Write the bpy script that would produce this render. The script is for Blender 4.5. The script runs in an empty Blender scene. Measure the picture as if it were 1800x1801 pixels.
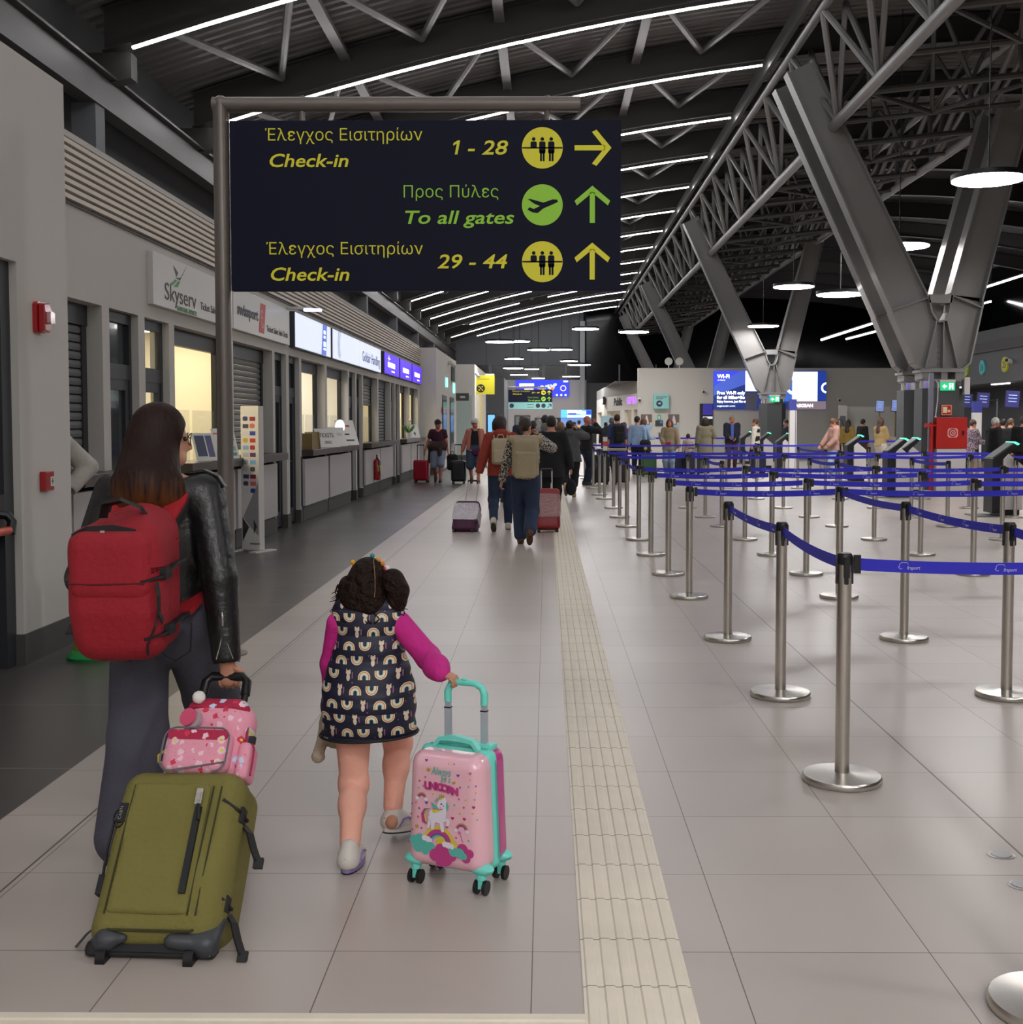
import bpy, bmesh, math, random
import numpy as np
from mathutils import Vector, Matrix
R = math.radians
random.seed(7)
SC = bpy.context.scene
COL = SC.collection
# ---------------------------------------------------------------- camera
FPX = 2050.0
PSI, TH = math.atan(13.0 / FPX), math.atan(100.0 / FPX)
cam_d = bpy.data.cameras.new('camera'); cam = bpy.data.objects.new('camera', cam_d); COL.objects.link(cam)
cam.location = (0, 0, 1.567)
cam.rotation_euler = (math.pi / 2 - TH, 0, PSI)
cam_d.sensor_fit = 'HORIZONTAL'; cam_d.sensor_width = 36.0; cam_d.lens = 36.0 * FPX / 1800.0
cam_d.shift_x = -48.0 / 1800.0; cam_d.shift_y = -55.5 / 1800.0
cam_d.clip_end = 300
SC.camera = cam
# ---------------------------------------------------------------- night outside, exposure
w = bpy.data.worlds.new('night'); SC.world = w; w.use_nodes = True
w.node_tree.nodes['Background'].inputs[0].default_value = (.004, .005, .008, 1)
w.node_tree.nodes['Background'].inputs[1].default_value = 1.0
SC.view_settings.view_transform = 'Standard'; SC.view_settings.look = 'None'
SC.view_settings.exposure = 0.0; SC.view_settings.gamma = 1.0; SC.view_settings.use_curve_mapping = False
SC.cycles.use_denoising = True
SC.cycles.max_bounces = 6; SC.cycles.diffuse_bounces = 3; SC.cycles.glossy_bounces = 3
SC.cycles.transparent_max_bounces = 8; SC.cycles.transmission_bounces = 4
SC.cycles.sample_clamp_indirect = 4.0
SC.cycles.caustics_reflective = False; SC.cycles.caustics_refractive = False
TUBE_W, DISC_W = 36.0, 50.0         # emission strength of the ceiling tubes and of the pendant discs
TUBE_Y = [20 + 5.1 * k for k in range(-11, 15)]
DISCS_FILL = [(7.5, 10., 5.7, .62), (7.5, 1., 5.7, .62), (12.5, 20., 5.7, .62), (13.2, 26., 5.3, .62), (14.4, 31., 5.3, .62), (15.4, 35.5, 5.5, .62), (12.5, 11., 5.5, .62), (2., -6., 5.5, .62), (7.5, -9., 5.5, .62), (-2., -20., 5.2, .62), (4., -18., 5.5, .62), (6., -5., 5.6, .62), (1.5, -2.5, 5.6, .62), (4.2, -9., 5.6, .62)]   # unseen lamps outside the view, added to brighten foreground and right side
DISCS = [(7.6, 20.3, 5.74, .62), (9.0, 30.0, 6.06, .75), (7.5, 35.6, 5.69, .62), (7.64, 30.5, 4.90, .62), (8.7, 47.0, 5.45, .62),
         (3.54, 47.4, 5.25, .62), (1.79, 53.4, 5.86, .62), (-1.95, 49.3, 4.99, .62), (-1.62, 72.0, 6.6, .62), (-.41, 64.0, 5.58, .62),
         (.87, 66.0, 5.72, .62), (-2.05, 75.0, 5.70, .62), (-2.01, 71.2, 4.92, .62), (-1.08, 88.0, 5.65, .55), (-1.9, 82.0, 4.97, .62),
         (1.60, 82.0, 5.93, .62), (1.76, 62.5, 4.69, .62), (1.80, 84.5, 4.95, .62), (-4.2, 82.0, 5.0, .55), (-.6, 89.0, 5.0, .5)]
# ---------------------------------------------------------------- helpers
def lin(h):
    h = h.lstrip('#'); c = [int(h[i:i + 2], 16) / 255 for i in (0, 2, 4)]
    return tuple(x / 12.92 if x <= .04045 else ((x + .055) / 1.055) ** 2.4 for x in c)
_M = {}
def mat(name, col='#808080', rough=.6, metal=0., emit=None, es=0., spec=None, coat=0., noise=None, bump=None, trans=0., alpha=1., sheen=0.):
    """procedural principled material; noise=(scale, amount) varies the colour, bump=(scale, strength)"""
    if name in _M: return _M[name]
    m = bpy.data.materials.new(name); _M[name] = m; m.use_nodes = True
    nt = m.node_tree; b = nt.nodes['Principled BSDF']
    c = lin(col) if isinstance(col, str) else col
    b.inputs['Base Color'].default_value = (*c, 1); b.inputs['Roughness'].default_value = rough; b.inputs['Metallic'].default_value = metal
    if spec is not None: b.inputs['Specular IOR Level'].default_value = spec
    if coat: b.inputs['Coat Weight'].default_value = coat; b.inputs['Coat Roughness'].default_value = .08
    if trans: b.inputs['Transmission Weight'].default_value = trans; b.inputs['IOR'].default_value = 1.05
    if sheen: b.inputs['Sheen Weight'].default_value = sheen
    if alpha < 1: b.inputs['Alpha'].default_value = alpha
    if emit: b.inputs['Emission Color'].default_value = (*(lin(emit) if isinstance(emit, str) else emit), 1); b.inputs['Emission Strength'].default_value = es
    m.diffuse_color = (*c, 1)
    if noise or bump: tc = nt.nodes.new('ShaderNodeTexCoord')
    if noise:
        n = nt.nodes.new('ShaderNodeTexNoise'); n.inputs['Scale'].default_value = noise[0]; n.inputs['Detail'].default_value = 4
        nt.links.new(tc.outputs['Object'], n.inputs['Vector'])
        mx = nt.nodes.new('ShaderNodeMix'); mx.data_type = 'RGBA'
        mx.inputs['A'].default_value = (*[x * (1 - noise[1]) for x in c], 1); mx.inputs['B'].default_value = (*[min(1, x * (1 + noise[1])) for x in c], 1)
        nt.links.new(n.outputs['Fac'], mx.inputs['Factor']); nt.links.new(mx.outputs['Result'], b.inputs['Base Color'])
    if bump:
        n2 = nt.nodes.new('ShaderNodeTexNoise'); n2.inputs['Scale'].default_value = bump[0]; n2.inputs['Detail'].default_value = 3
        nt.links.new(tc.outputs['Object'], n2.inputs['Vector'])
        bp = nt.nodes.new('ShaderNodeBump'); bp.inputs['Strength'].default_value = bump[1]; bp.inputs['Distance'].default_value = .02
        nt.links.new(n2.outputs['Fac'], bp.inputs['Height']); nt.links.new(bp.outputs['Normal'], b.inputs['Normal'])
    return m
def N(m, typ, **kw):
    n = m.node_tree.nodes.new('ShaderNode' + typ)
    for k, v in kw.items(): setattr(n, k, v)
    return n
def math_(m, op, a, b=None, c=None):
    n = N(m, 'Math', operation=op)
    for i, x in enumerate((a, b, c)):
        if x is None: continue
        if isinstance(x, (int, float)): n.inputs[i].default_value = x
        else: m.node_tree.links.new(x, n.inputs[i])
    return n.outputs[0]
def mixc(m, fac, a, b):
    n = N(m, 'Mix', data_type='RGBA')
    for key, x in (('Factor', fac), ('A', a), ('B', b)):
        if isinstance(x, (int, float)): n.inputs[key].default_value = x
        elif isinstance(x, (tuple, str)):
            n.inputs[key].default_value = (*(lin(x) if isinstance(x, str) else x), 1)
        else: m.node_tree.links.new(x, n.inputs[key])
    return n.outputs['Result']

def link(o, parent=None):
    COL.objects.link(o)
    if parent is not None: o.parent = parent
    return o
def tag(o, label=None, cat=None, group=None, kind=None):
    if label: o['label'] = label
    if cat: o['category'] = cat
    if group: o['group'] = group
    if kind: o['kind'] = kind
    return o
def thing(name, label, cat, loc=(0, 0, 0), rz=0., group=None):
    o = bpy.data.objects.new(name, None); COL.objects.link(o); o.empty_display_size = .1
    o.location = loc; o.rotation_euler = (0, 0, rz)
    return tag(o, label, cat, group)
def dup(src, loc=None, rz=None, label=None, group=None):
    r = src.copy(); COL.objects.link(r)
    if loc is not None: r.location = loc
    if rz is not None: r.rotation_euler = (0, 0, rz)
    if label: r['label'] = label
    if group: r['group'] = group
    for ch in src.children:
        c = ch.copy(); COL.objects.link(c); c.parent = r
        for g in ch.children:
            d = g.copy(); COL.objects.link(d); d.parent = c
    return r

class MB:
    """mesh builder: collects shapes, build() links them as ONE mesh object"""
    def __init__(s): s.v = []; s.f = []; s.mi = []; s.cur = 0
    def mi_(s, i): s.cur = i; return s
    def add(s, vs, fs, M=None):
        b = len(s.v)
        for p in vs:
            p = Vector(p)
            s.v.append(tuple(M @ p) if M is not None else tuple(p))
        for f in fs: s.f.append(tuple(b + i for i in f)); s.mi.append(s.cur)
        return s
    def box(s, lo, hi, M=None):
        (a, b, c), (d, e, f) = lo, hi
        return s.add([(a, b, c), (d, b, c), (d, e, c), (a, e, c), (a, b, f), (d, b, f), (d, e, f), (a, e, f)],
                     [(0, 3, 2, 1), (4, 5, 6, 7), (0, 1, 5, 4), (1, 2, 6, 5), (2, 3, 7, 6), (3, 0, 4, 7)], M)
    def cbox(s, c, h, M=None): return s.box([c[i] - h[i] for i in range(3)], [c[i] + h[i] for i in range(3)], M)
    def prism(s, pts, y0, y1, axis='y', M=None):
        """outline pts (u,w) extruded along axis; 'y': (x,z), 'x': (y,z), 'z': (x,y)"""
        n = len(pts)
        mk = {'y': lambda u, w, t: (u, t, w), 'x': lambda u, w, t: (t, u, w), 'z': lambda u, w, t: (u, w, t)}[axis]
        vs = [mk(u, w, y0) for u, w in pts] + [mk(u, w, y1) for u, w in pts]
        fs = [tuple(range(n)), tuple(range(2 * n - 1, n - 1, -1))] + [(i, i + n, (i + 1) % n + n, (i + 1) % n) for i in range(n)]
        return s.add(vs, fs, M)
    def cyl(s, p, q, r, r2=None, n=16, cap=True):
        p, q = Vector(p), Vector(q); r2 = r if r2 is None else r2
        d = (q - p).normalized(); a = Vector((0, 0, 1)) if abs(d.z) < .9 else Vector((1, 0, 0))
        u = d.cross(a).normalized(); w_ = d.cross(u)
        vs = []
        for c, rr in ((p, r), (q, r2)):
            for i in range(n):
                t = 2 * math.pi * i / n; vs.append(c + (u * math.cos(t) + w_ * math.sin(t)) * rr)
        fs = [(i, (i + 1) % n, (i + 1) % n + n, i + n) for i in range(n)]
        if cap: fs += [tuple(range(n - 1, -1, -1)), tuple(range(n, 2 * n))]
        return s.add(vs, fs)
    def lathe(s, prof, n=24, c=(0, 0, 0)):
        vs = []; fs = []
        for r, z in prof:
            for i in range(n):
                t = 2 * math.pi * i / n; vs.append((c[0] + r * math.cos(t), c[1] + r * math.sin(t), c[2] + z))
        for k in range(len(prof) - 1):
            for i in range(n): fs.append((k * n + i, k * n + (i + 1) % n, (k + 1) * n + (i + 1) % n, (k + 1) * n + i))
        fs += [tuple(range(n - 1, -1, -1)), tuple(range((len(prof) - 1) * n, len(prof) * n))]
        return s.add(vs, fs)
    def tube(s, pts, r, n=8, flat=None):
        """swept tube through points, r number or list; flat=(w,h) sweeps a ribbon box instead"""
        pts = [Vector(p) for p in pts]; m = len(pts); rs = r if isinstance(r, (list, tuple)) else [r] * m
        t0 = (pts[1] - pts[0]).normalized(); a = Vector((0, 0, 1)) if abs(t0.z) < .9 else Vector((1, 0, 0))
        u = t0.cross(a).normalized(); vs = []
        for i in range(m):
            t = (pts[min(i + 1, m - 1)] - pts[max(i - 1, 0)]).normalized()
            u = (u - t * u.dot(t)).normalized(); w_ = t.cross(u)
            if flat:
                for x, y in ((-1, -1), (1, -1), (1, 1), (-1, 1)): vs.append(pts[i] + u * x * flat[0] / 2 + w_ * y * flat[1] / 2)
            else:
                for k in range(n):
                    an = 2 * math.pi * k / n; vs.append(pts[i] + (u * math.cos(an) + w_ * math.sin(an)) * rs[i])
        n = 4 if flat else n
        fs = [(i * n + k, i * n + (k + 1) % n, (i + 1) * n + (k + 1) % n, (i + 1) * n + k) for i in range(m - 1) for k in range(n)]
        fs += [tuple(range(n - 1, -1, -1)), tuple(range((m - 1) * n, m * n))]
        return s.add(vs, fs)
    def ball(s, c, r, n=12, M=None):
        rr = r if isinstance(r, (tuple, list)) else (r, r, r); vs = [(c[0], c[1], c[2] - rr[2])]; h = n // 2
        for i in range(1, h):
            t = math.pi * i / h
            for k in range(n):
                p = 2 * math.pi * k / n; vs.append((c[0] + rr[0] * math.sin(t) * math.cos(p), c[1] + rr[1] * math.sin(t) * math.sin(p), c[2] - rr[2] * math.cos(t)))
        vs.append((c[0], c[1], c[2] + rr[2])); L = len(vs) - 1
        fs = [(0, 1 + (k + 1) % n, 1 + k) for k in range(n)]
        for i in range(h - 2):
            for k in range(n): fs.append((1 + i * n + k, 1 + i * n + (k + 1) % n, 1 + (i + 1) * n + (k + 1) % n, 1 + (i + 1) * n + k))
        b = 1 + (h - 2) * n
        fs += [(b + k, b + (k + 1) % n, L) for k in range(n)]
        return s.add(vs, fs, M)
    def build(s, name, m, parent=None, smooth=False, bevel=0., loc=None, seg=2):
        me = bpy.data.meshes.new(name); me.from_pydata(s.v, [], s.f)
        for x in (m if isinstance(m, (list, tuple)) else [m]): me.materials.append(x)
        if s.mi and max(s.mi) > 0: me.polygons.foreach_set('material_index', s.mi)
        bm = bmesh.new(); bm.from_mesh(me); bmesh.ops.recalc_face_normals(bm, faces=bm.faces)
        if bevel:
            es = [e for e in bm.edges if len(e.link_faces) == 2 and e.calc_face_angle(0) > .5]
            bmesh.ops.bevel(bm, geom=es, offset=bevel, segments=seg, affect='EDGES', profile=.6, clamp_overlap=True)
        bm.to_mesh(me); bm.free()
        if smooth:
            me.polygons.foreach_set('use_smooth', [True] * len(me.polygons))
            try: me.set_sharp_from_angle(angle=R(40))
            except Exception: pass
        o = bpy.data.objects.new(name, me); link(o, parent)
        if loc is not None: o.location = loc
        return o
def frame(o, right, up):
    """matrix whose x,y are right,up on a surface and z its outward normal"""
    r, u = Vector(right).normalized(), Vector(up).normalized(); n = r.cross(u)
    return Matrix(((r.x, u.x, n.x, o[0]), (r.y, u.y, n.y, o[1]), (r.z, u.z, n.z, o[2]), (0, 0, 0, 1)))
def textmesh(body, size, width=None, bold=0., shear=0., align='LEFT', ext=.0015, space=1.):
    c = bpy.data.curves.new('lettering', 'FONT'); c.body = body; c.size = size; c.offset = bold; c.shear = shear; c.align_x = align
    c.extrude = ext; c.resolution_u = 3; c.space_character = space
    o = bpy.data.objects.new('lettering', c); COL.objects.link(o); bpy.context.view_layer.update()
    dg = bpy.context.evaluated_depsgraph_get(); me = bpy.data.meshes.new_from_object(o.evaluated_get(dg)); dims = o.dimensions.copy()
    bpy.data.objects.remove(o); bpy.data.curves.remove(c)
    if width and dims.x > 0:
        s = width / dims.x
        for v in me.vertices: v.co.x *= s
    return me
def text(name, body, size, F, m, parent=None, at=(0, 0), off=.002, **kw):
    """lettering as a mesh lying on the surface frame F; size = capital height / .7"""
    me = textmesh(body, size, **kw); me.materials.clear(); me.materials.append(m)
    me.transform(F @ Matrix.Translation((at[0], at[1], off))); me.name = name
    return link(bpy.data.objects.new(name, me), parent)
def disc_pts(cx, cy, rx, ry=None, n=24, a0=0, a1=360):
    ry = rx if ry is None else ry; k = n if a1 - a0 >= 360 else n + 1
    return [(cx + rx * math.cos(R(a0 + (a1 - a0) * i / n)), cy + ry * math.sin(R(a0 + (a1 - a0) * i / n))) for i in range(k)]
def arc_band(cx, cy, r0, r1, a0=0, a1=180, n=14):
    return disc_pts(cx, cy, r1, n=n, a0=a0, a1=a1) + disc_pts(cx, cy, r0, n=n, a0=a0, a1=a1)[::-1]
def flat(mb, F, pts, off=.001, th=.001):
    """thin plate with outline pts on the surface frame F"""
    return mb.prism(pts, off, off + th, 'z', F)
def rect(x0, y0, x1, y1): return [(x0, y0), (x1, y0), (x1, y1), (x0, y1)]
def rrect(x0, y0, x1, y1, r, n=5):
    o = []
    for cx, cy, a in ((x1 - r, y0 + r, -90), (x1 - r, y1 - r, 0), (x0 + r, y1 - r, 90), (x0 + r, y0 + r, 180)):
        o += [(cx + r * math.cos(R(a + 90 * i / n)), cy + r * math.sin(R(a + 90 * i / n))) for i in range(n + 1)]
    return o

# ---------------------------------------------------------------- smooth bodies: distance fields meshed with surface nets
def V3(*a): return np.array(a, dtype=np.float32)
def _d(pr, P):
    t = pr[0]
    if t == 'c':                                   # tapered capsule a->b, radii ra, rb, optional flattening (axis, factor)
        a, b, ra, rb = np.asarray(pr[1], np.float32), np.asarray(pr[2], np.float32), pr[3], pr[4]
        fl = pr[5] if len(pr) > 5 else None
        q = P - a; s = b - a
        if fl is not None:
            ax = np.asarray(fl[0], np.float32); ax = ax / np.linalg.norm(ax); q = q + (q @ ax)[..., None] * ax * (fl[1] - 1); s = s + (s @ ax) * ax * (fl[1] - 1)
        h = np.clip((q @ s) / max(float(s @ s), 1e-9), 0, 1)
        return np.linalg.norm(q - h[..., None] * s, axis=-1) - (ra + (rb - ra) * h)
    if t == 'e':
        q = P - np.asarray(pr[1], np.float32)
        if len(pr) > 3 and pr[3] is not None: q = q @ np.asarray(pr[3], np.float32)
        r = np.asarray(pr[2], np.float32); k0 = np.linalg.norm(q / r, axis=-1); k1 = np.linalg.norm(q / (r * r), axis=-1)
        return k0 * (k0 - 1) / np.maximum(k1, 1e-6)
    if t == 'b':
        q = P - np.asarray(pr[1], np.float32)
        if len(pr) > 4 and pr[4] is not None: q = q @ np.asarray(pr[4], np.float32)
        q = np.abs(q) - (np.asarray(pr[2], np.float32) - pr[3])
        return np.linalg.norm(np.maximum(q, 0), axis=-1) + np.minimum(q.max(-1), 0) - pr[3]
def _bb(pr):
    if pr[0] == 'c':
        r = max(pr[3], pr[4]); a, b = np.asarray(pr[1]), np.asarray(pr[2]); return np.minimum(a, b) - r, np.maximum(a, b) + r
    r = np.linalg.norm(pr[2]) if len(pr) > (3 if pr[0] == 'e' else 4) else np.asarray(pr[2])
    return np.asarray(pr[1]) - r, np.asarray(pr[1]) + r
def grow(pr, t):
    """the same shape, thicker by t"""
    if pr[0] == 'c': return ('c', pr[1], pr[2], pr[3] + t, pr[4] + t) + tuple(pr[5:])
    if pr[0] == 'e': return ('e', pr[1], tuple(x + t for x in pr[2])) + tuple(pr[3:])
    return ('b', pr[1], tuple(x + t for x in pr[2]), pr[3] + t) + tuple(pr[4:])
def field(groups, vox):
    """groups: list of dict(p=prims, k=blend, clip=[(normal, d)...] keeps n.x<=d, cut=prims removed, k2 = blend with the other groups)"""
    lo = np.min([_bb(p)[0] for g in groups for p in g['p']], 0) - 3 * vox; hi = np.max([_bb(p)[1] for g in groups for p in g['p']], 0) + 3 * vox
    n = np.maximum(4, np.ceil((hi - lo) / vox).astype(int))
    ax = [(lo[i] + vox * np.arange(n[i])).astype(np.float32) for i in range(3)]
    tot = np.full(n, 1., np.float32)
    for g in groups:
        k = g.get('k', .03); f = np.full(n, 1., np.float32)
        for p in g['p']:
            a, b = _bb(p); m = k + 4 * vox
            i0 = np.maximum(0, ((a - m - lo) / vox).astype(int)); i1 = np.minimum(n, ((b + m - lo) / vox).astype(int) + 2)
            sl = tuple(slice(i0[i], i1[i]) for i in range(3))
            P = np.stack(np.meshgrid(ax[0][sl[0]], ax[1][sl[1]], ax[2][sl[2]], indexing='ij'), -1)
            d = _d(p, P).astype(np.float32); c = f[sl]
            h = np.maximum(k - np.abs(d - c), 0) / k
            f[sl] = np.minimum(d, c) - h * h * k * .25
        if g.get('clip') or g.get('cut'):
            P = np.stack(np.meshgrid(*ax, indexing='ij'), -1)
            for nn, dd in g.get('clip', []): f = np.maximum(f, P @ np.asarray(nn, np.float32) - dd)
            for p in g.get('cut', []): f = np.maximum(f, -_d(p, P).astype(np.float32))
        k2 = g.get('k2', .01); h = np.maximum(k2 - np.abs(f - tot), 0) / k2
        tot = np.minimum(f, tot) - h * h * k2 * .25
    return tot, lo
def nets(F, lo, vox):
    """surface nets: vertices and quads of the zero level"""
    n = np.array(F.shape); s = F < 0
    cell = lambda A, i, j, k: A[i:n[0] - 1 + i, j:n[1] - 1 + j, k:n[2] - 1 + k]
    cnt = sum(cell(s, i, j, k).astype(np.int8) for i in (0, 1) for j in (0, 1) for k in (0, 1))
    act = (cnt > 0) & (cnt < 8); idx = np.full(act.shape, -1, np.int64); A = np.argwhere(act); idx[act] = np.arange(len(A))
    acc = np.zeros((len(A), 3)); m = np.zeros(len(A))
    cs = [(i, j, k) for i in (0, 1) for j in (0, 1) for k in (0, 1)]
    for a in cs:
        for d in range(3):
            if a[d]: continue
            b = list(a); b[d] = 1
            fa = F[A[:, 0] + a[0], A[:, 1] + a[1], A[:, 2] + a[2]]; fb = F[A[:, 0] + b[0], A[:, 1] + b[1], A[:, 2] + b[2]]
            x = (fa < 0) != (fb < 0); t = np.where(x, fa / np.where(x, fa - fb, 1), 0)
            p = np.tile(np.array(a, float), (len(A), 1)); p[:, d] += t
            acc[x] += p[x]; m[x] += 1
    V = lo + vox * (A + acc / m[:, None])
    Q = []
    for d in range(3):
        u, w_ = (d + 1) % 3, (d + 2) % 3
        sl0 = [slice(1, n[i] - 1) for i in range(3)]; sl1 = list(sl0); sl0[d] = slice(0, n[d] - 1); sl1[d] = slice(1, n[d])
        s0, s1 = s[tuple(sl0)], s[tuple(sl1)]; E = np.argwhere(s0 != s1)
        if not len(E): continue
        off = np.ones(3, int); off[d] = 0; E = E + off
        def at(du, dw):
            c = E.copy(); c[:, u] -= du; c[:, w_] -= dw; return idx[c[:, 0], c[:, 1], c[:, 2]]
        q = np.stack([at(1, 1), at(0, 1), at(0, 0), at(1, 0)], 1)
        inside = s[E[:, 0], E[:, 1], E[:, 2]]; q[~inside] = q[~inside][:, ::-1]
        Q.append(q[(q >= 0).all(1)])
    return V, np.concatenate(Q)
def blob(name, groups, vox, m, parent=None, extra=None, pick=None):
    """mesh of a distance field as one object; extra = MB whose faces join the same mesh; pick(centres)->material indices"""
    if isinstance(groups, list) and groups and isinstance(groups[0], tuple): groups = [dict(p=groups)]
    F, lo = field(groups, vox); V, Q = nets(F, lo, vox)
    vs = V.tolist(); fs = Q.tolist(); mi = None
    if pick is not None: mi = [int(i) for i in pick(V[Q].mean(1))]
    if extra is not None:
        b = len(vs); vs += list(extra.v); fs += [[i + b for i in f] for f in extra.f]
        mi = (mi or [0] * len(Q)) + list(extra.mi)
    me = bpy.data.meshes.new(name); me.from_pydata(vs, [], fs)
    for x in (m if isinstance(m, (list, tuple)) else [m]): me.materials.append(x)
    if mi: me.polygons.foreach_set('material_index', mi)
    me.polygons.foreach_set('use_smooth', [True] * len(me.polygons))
    return link(bpy.data.objects.new(name, me), parent)
def rotm(x=0, y=0, z=0):
    return np.array(Matrix.Rotation(R(z), 3, 'Z') @ Matrix.Rotation(R(y), 3, 'Y') @ Matrix.Rotation(R(x), 3, 'X'))
# ---------------------------------------------------------------- shared materials
WHITE = mat('white wall paint', '#c9c6c0', .75, noise=(.6, .03))
CREAM = mat('cream interior paint', '#d8cfb4', .8)
DARKFR = mat('dark grey frame', '#33353a', .45)
SHUT = mat('grey shutter', '#75777a', .5, metal=.3)
KICK = mat('grey skirting', '#4b4a48', .6)
STEEL = mat('painted steel grey', '#858382', .4, metal=.25, noise=(1.5, .08))
ROOFST = mat('dark roof steel', '#4a4746', .5, metal=.25)
BRUSH = mat('brushed stainless steel', '#cdc9c2', .28, metal=1., noise=(30, .06))
BLACK = mat('black plastic', '#101012', .4)
GLASS = mat('clear glass', '#9fb0b4', .03, alpha=.14, spec=.6)
DGLASS = mat('dark glass', '#0a0c0f', .12, spec=.25)
GREY = mat('grey wall paint', '#6d7073', .7)
ROOFD = mat('roof deck sheet', '#6a6766', .5, metal=.25)
TUBE = mat('tube lens', '#ffffff', .5, emit='#fdfbfd', es=TUBE_W)
DISC = mat('disc lens', '#ffffff', .5, emit='#fdfaf8', es=DISC_W)
def struct(mb, name, m, **kw): return tag(mb.build(name, m, **kw), kind='structure')

# ---------------------------------------------------------------- floor
def floor_mat():
    m = mat('floor tiles', '#a49a92', .34, spec=.45); nt = m.node_tree; b = nt.nodes['Principled BSDF']
    tc = N(m, 'TexCoord'); sp = N(m, 'SeparateXYZ'); nt.links.new(tc.outputs['Object'], sp.inputs[0]); X, Y = sp.outputs[0], sp.outputs[1]
    def joint(v, o, s, w_):
        a = math_(m, 'PINGPONG', math_(m, 'SUBTRACT', v, o), s / 2); return math_(m, 'LESS_THAN', a, w_)
    jl = math_(m, 'MAXIMUM', joint(X, -.04, .589, .0017), joint(Y, 3.39, .598, .0017))
    for x0 in (-1.83, 1.73):
        jl = math_(m, 'MAXIMUM', jl, math_(m, 'LESS_THAN', math_(m, 'ABSOLUTE', math_(m, 'SUBTRACT', X, x0)), .004))
    n = N(m, 'TexNoise'); n.inputs['Scale'].default_value = .9; n.inputs['Detail'].default_value = 5; nt.links.new(tc.outputs['Object'], n.inputs['Vector'])
    # every tile a slightly different shade
    fx = math_(m, 'FLOOR', math_(m, 'DIVIDE', math_(m, 'ADD', X, .04), .589)); fy = math_(m, 'FLOOR', math_(m, 'DIVIDE', math_(m, 'SUBTRACT', Y, 3.39), .598))
    cb = N(m, 'CombineXYZ'); nt.links.new(fx, cb.inputs[0]); nt.links.new(fy, cb.inputs[1])
    wn = N(m, 'TexWhiteNoise'); nt.links.new(cb.outputs[0], wn.inputs['Vector'])
    f = math_(m, 'ADD', math_(m, 'MULTIPLY', n.outputs['Fac'], .7), math_(m, 'MULTIPLY', wn.outputs['Value'], .35))
    light = mixc(m, jl, mixc(m, f, '#aaa099', '#bab0a9'), '#5d514b')
    jd = math_(m, 'MAXIMUM', joint(X, -2.16, 1.2, .002), joint(Y, 6.42, 1.2, .0035))
    dark = mixc(m, jd, mixc(m, n.outputs['Fac'], '#4a4645', '#575250'), '#8b8680')
    isd = math_(m, 'MULTIPLY', math_(m, 'LESS_THAN', X, -2.16), math_(m, 'LESS_THAN', Y, 43.))
    nt.links.new(mixc(m, isd, light, dark), b.inputs['Base Color'])
    r = math_(m, 'ADD', math_(m, 'MULTIPLY', n.outputs['Fac'], .12), .26); nt.links.new(r, b.inputs['Roughness'])
    return m
struct(MB().box((-9, -42, -.1), (30, 100, 0)), 'floor', floor_mat())
def tactile_mat():
    m = mat('tactile paving', '#c3b59b', .6); nt = m.node_tree; b = nt.nodes['Principled BSDF']
    tc = N(m, 'TexCoord'); sp = N(m, 'SeparateXYZ'); nt.links.new(tc.outputs['Object'], sp.inputs[0])
    j = math_(m, 'LESS_THAN', math_(m, 'PINGPONG', math_(m, 'ADD', sp.outputs[1], .11), .149), .0022)
    n = N(m, 'TexNoise'); n.inputs['Scale'].default_value = 7; n.inputs['Detail'].default_value = 6; nt.links.new(tc.outputs['Object'], n.inputs['Vector'])
    nt.links.new(mixc(m, j, mixc(m, n.outputs['Fac'], '#d8cfbd', '#e8dfce'), '#6f6350'), b.inputs['Base Color'])
    return m
TAC = tactile_mat()
def ridged(mb, length, wid, nr, M=None):
    """paving strip along y with raised bars"""
    mb.box((0, 0, 0), (wid, length, .003), M); s = wid / nr
    for i in range(nr):
        mb.prism([(i * s + .008, .003), (i * s + s - .008, .003), (i * s + s - .013, .0075), (i * s + .013, .0075)], 0, length, 'y', M)
    return mb
struct(ridged(MB(), 72, .30, 6, Matrix.Translation((.103, 2.72, 0))), 'trim_1', TAC)
struct(ridged(MB(), 8, .30, 6, frame((.103, 2.72, 0), (0, 1, 0), (-1, 0, 0))), 'trim_2', TAC)

# ---------------------------------------------------------------- roof
def zl(x): return 9.75 + .21 * x - .0075 * x * x          # height of the tubes across the hall
XR = [-8.2 + i * 1.508 for i in range(25)]
def deck():
    mb = MB(); ys = []
    y = -42.0
    while y < 99:
        ys += [(y, 0), (y + .12, 0), (y + .16, .05), (y + .28, .05)]; y += .32
    for x in XR:
        for yy, dz in ys: mb.v.append((x, yy, zl(x) + .98 + dz))
    n = len(ys)
    for i in range(len(XR) - 1):
        for k in range(n - 1): mb.f.append((i * n + k, (i + 1) * n + k, (i + 1) * n + k + 1, i * n + k + 1)); mb.mi.append(0)
    return mb
struct(deck(), 'ceiling', ROOFD)
def curved_beam(y, dz, h, fw, tw, x0=-7.6, x1=28., nx=22):
    """I-beam following the roof curve"""
    mb = MB(); xs = [x0 + (x1 - x0) * i / nx for i in range(nx + 1)]
    for (a, b, hw) in ((dz, dz + .025, fw / 2), (dz + .025, dz + h - .025, tw / 2), (dz + h - .025, dz + h, fw / 2)):
        base = len(mb.v)
        for x in xs:
            z = zl(x); mb.v += [(x, y - hw, z + a), (x, y + hw, z + a), (x, y + hw, z + b), (x, y - hw, z + b)]
        for i in range(nx):
            for k in range(4): mb.f.append((base + i * 4 + k, base + i * 4 + (k + 1) % 4, base + (i + 1) * 4 + (k + 1) % 4, base + (i + 1) * 4 + k)); mb.mi.append(0)
    return mb
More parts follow.
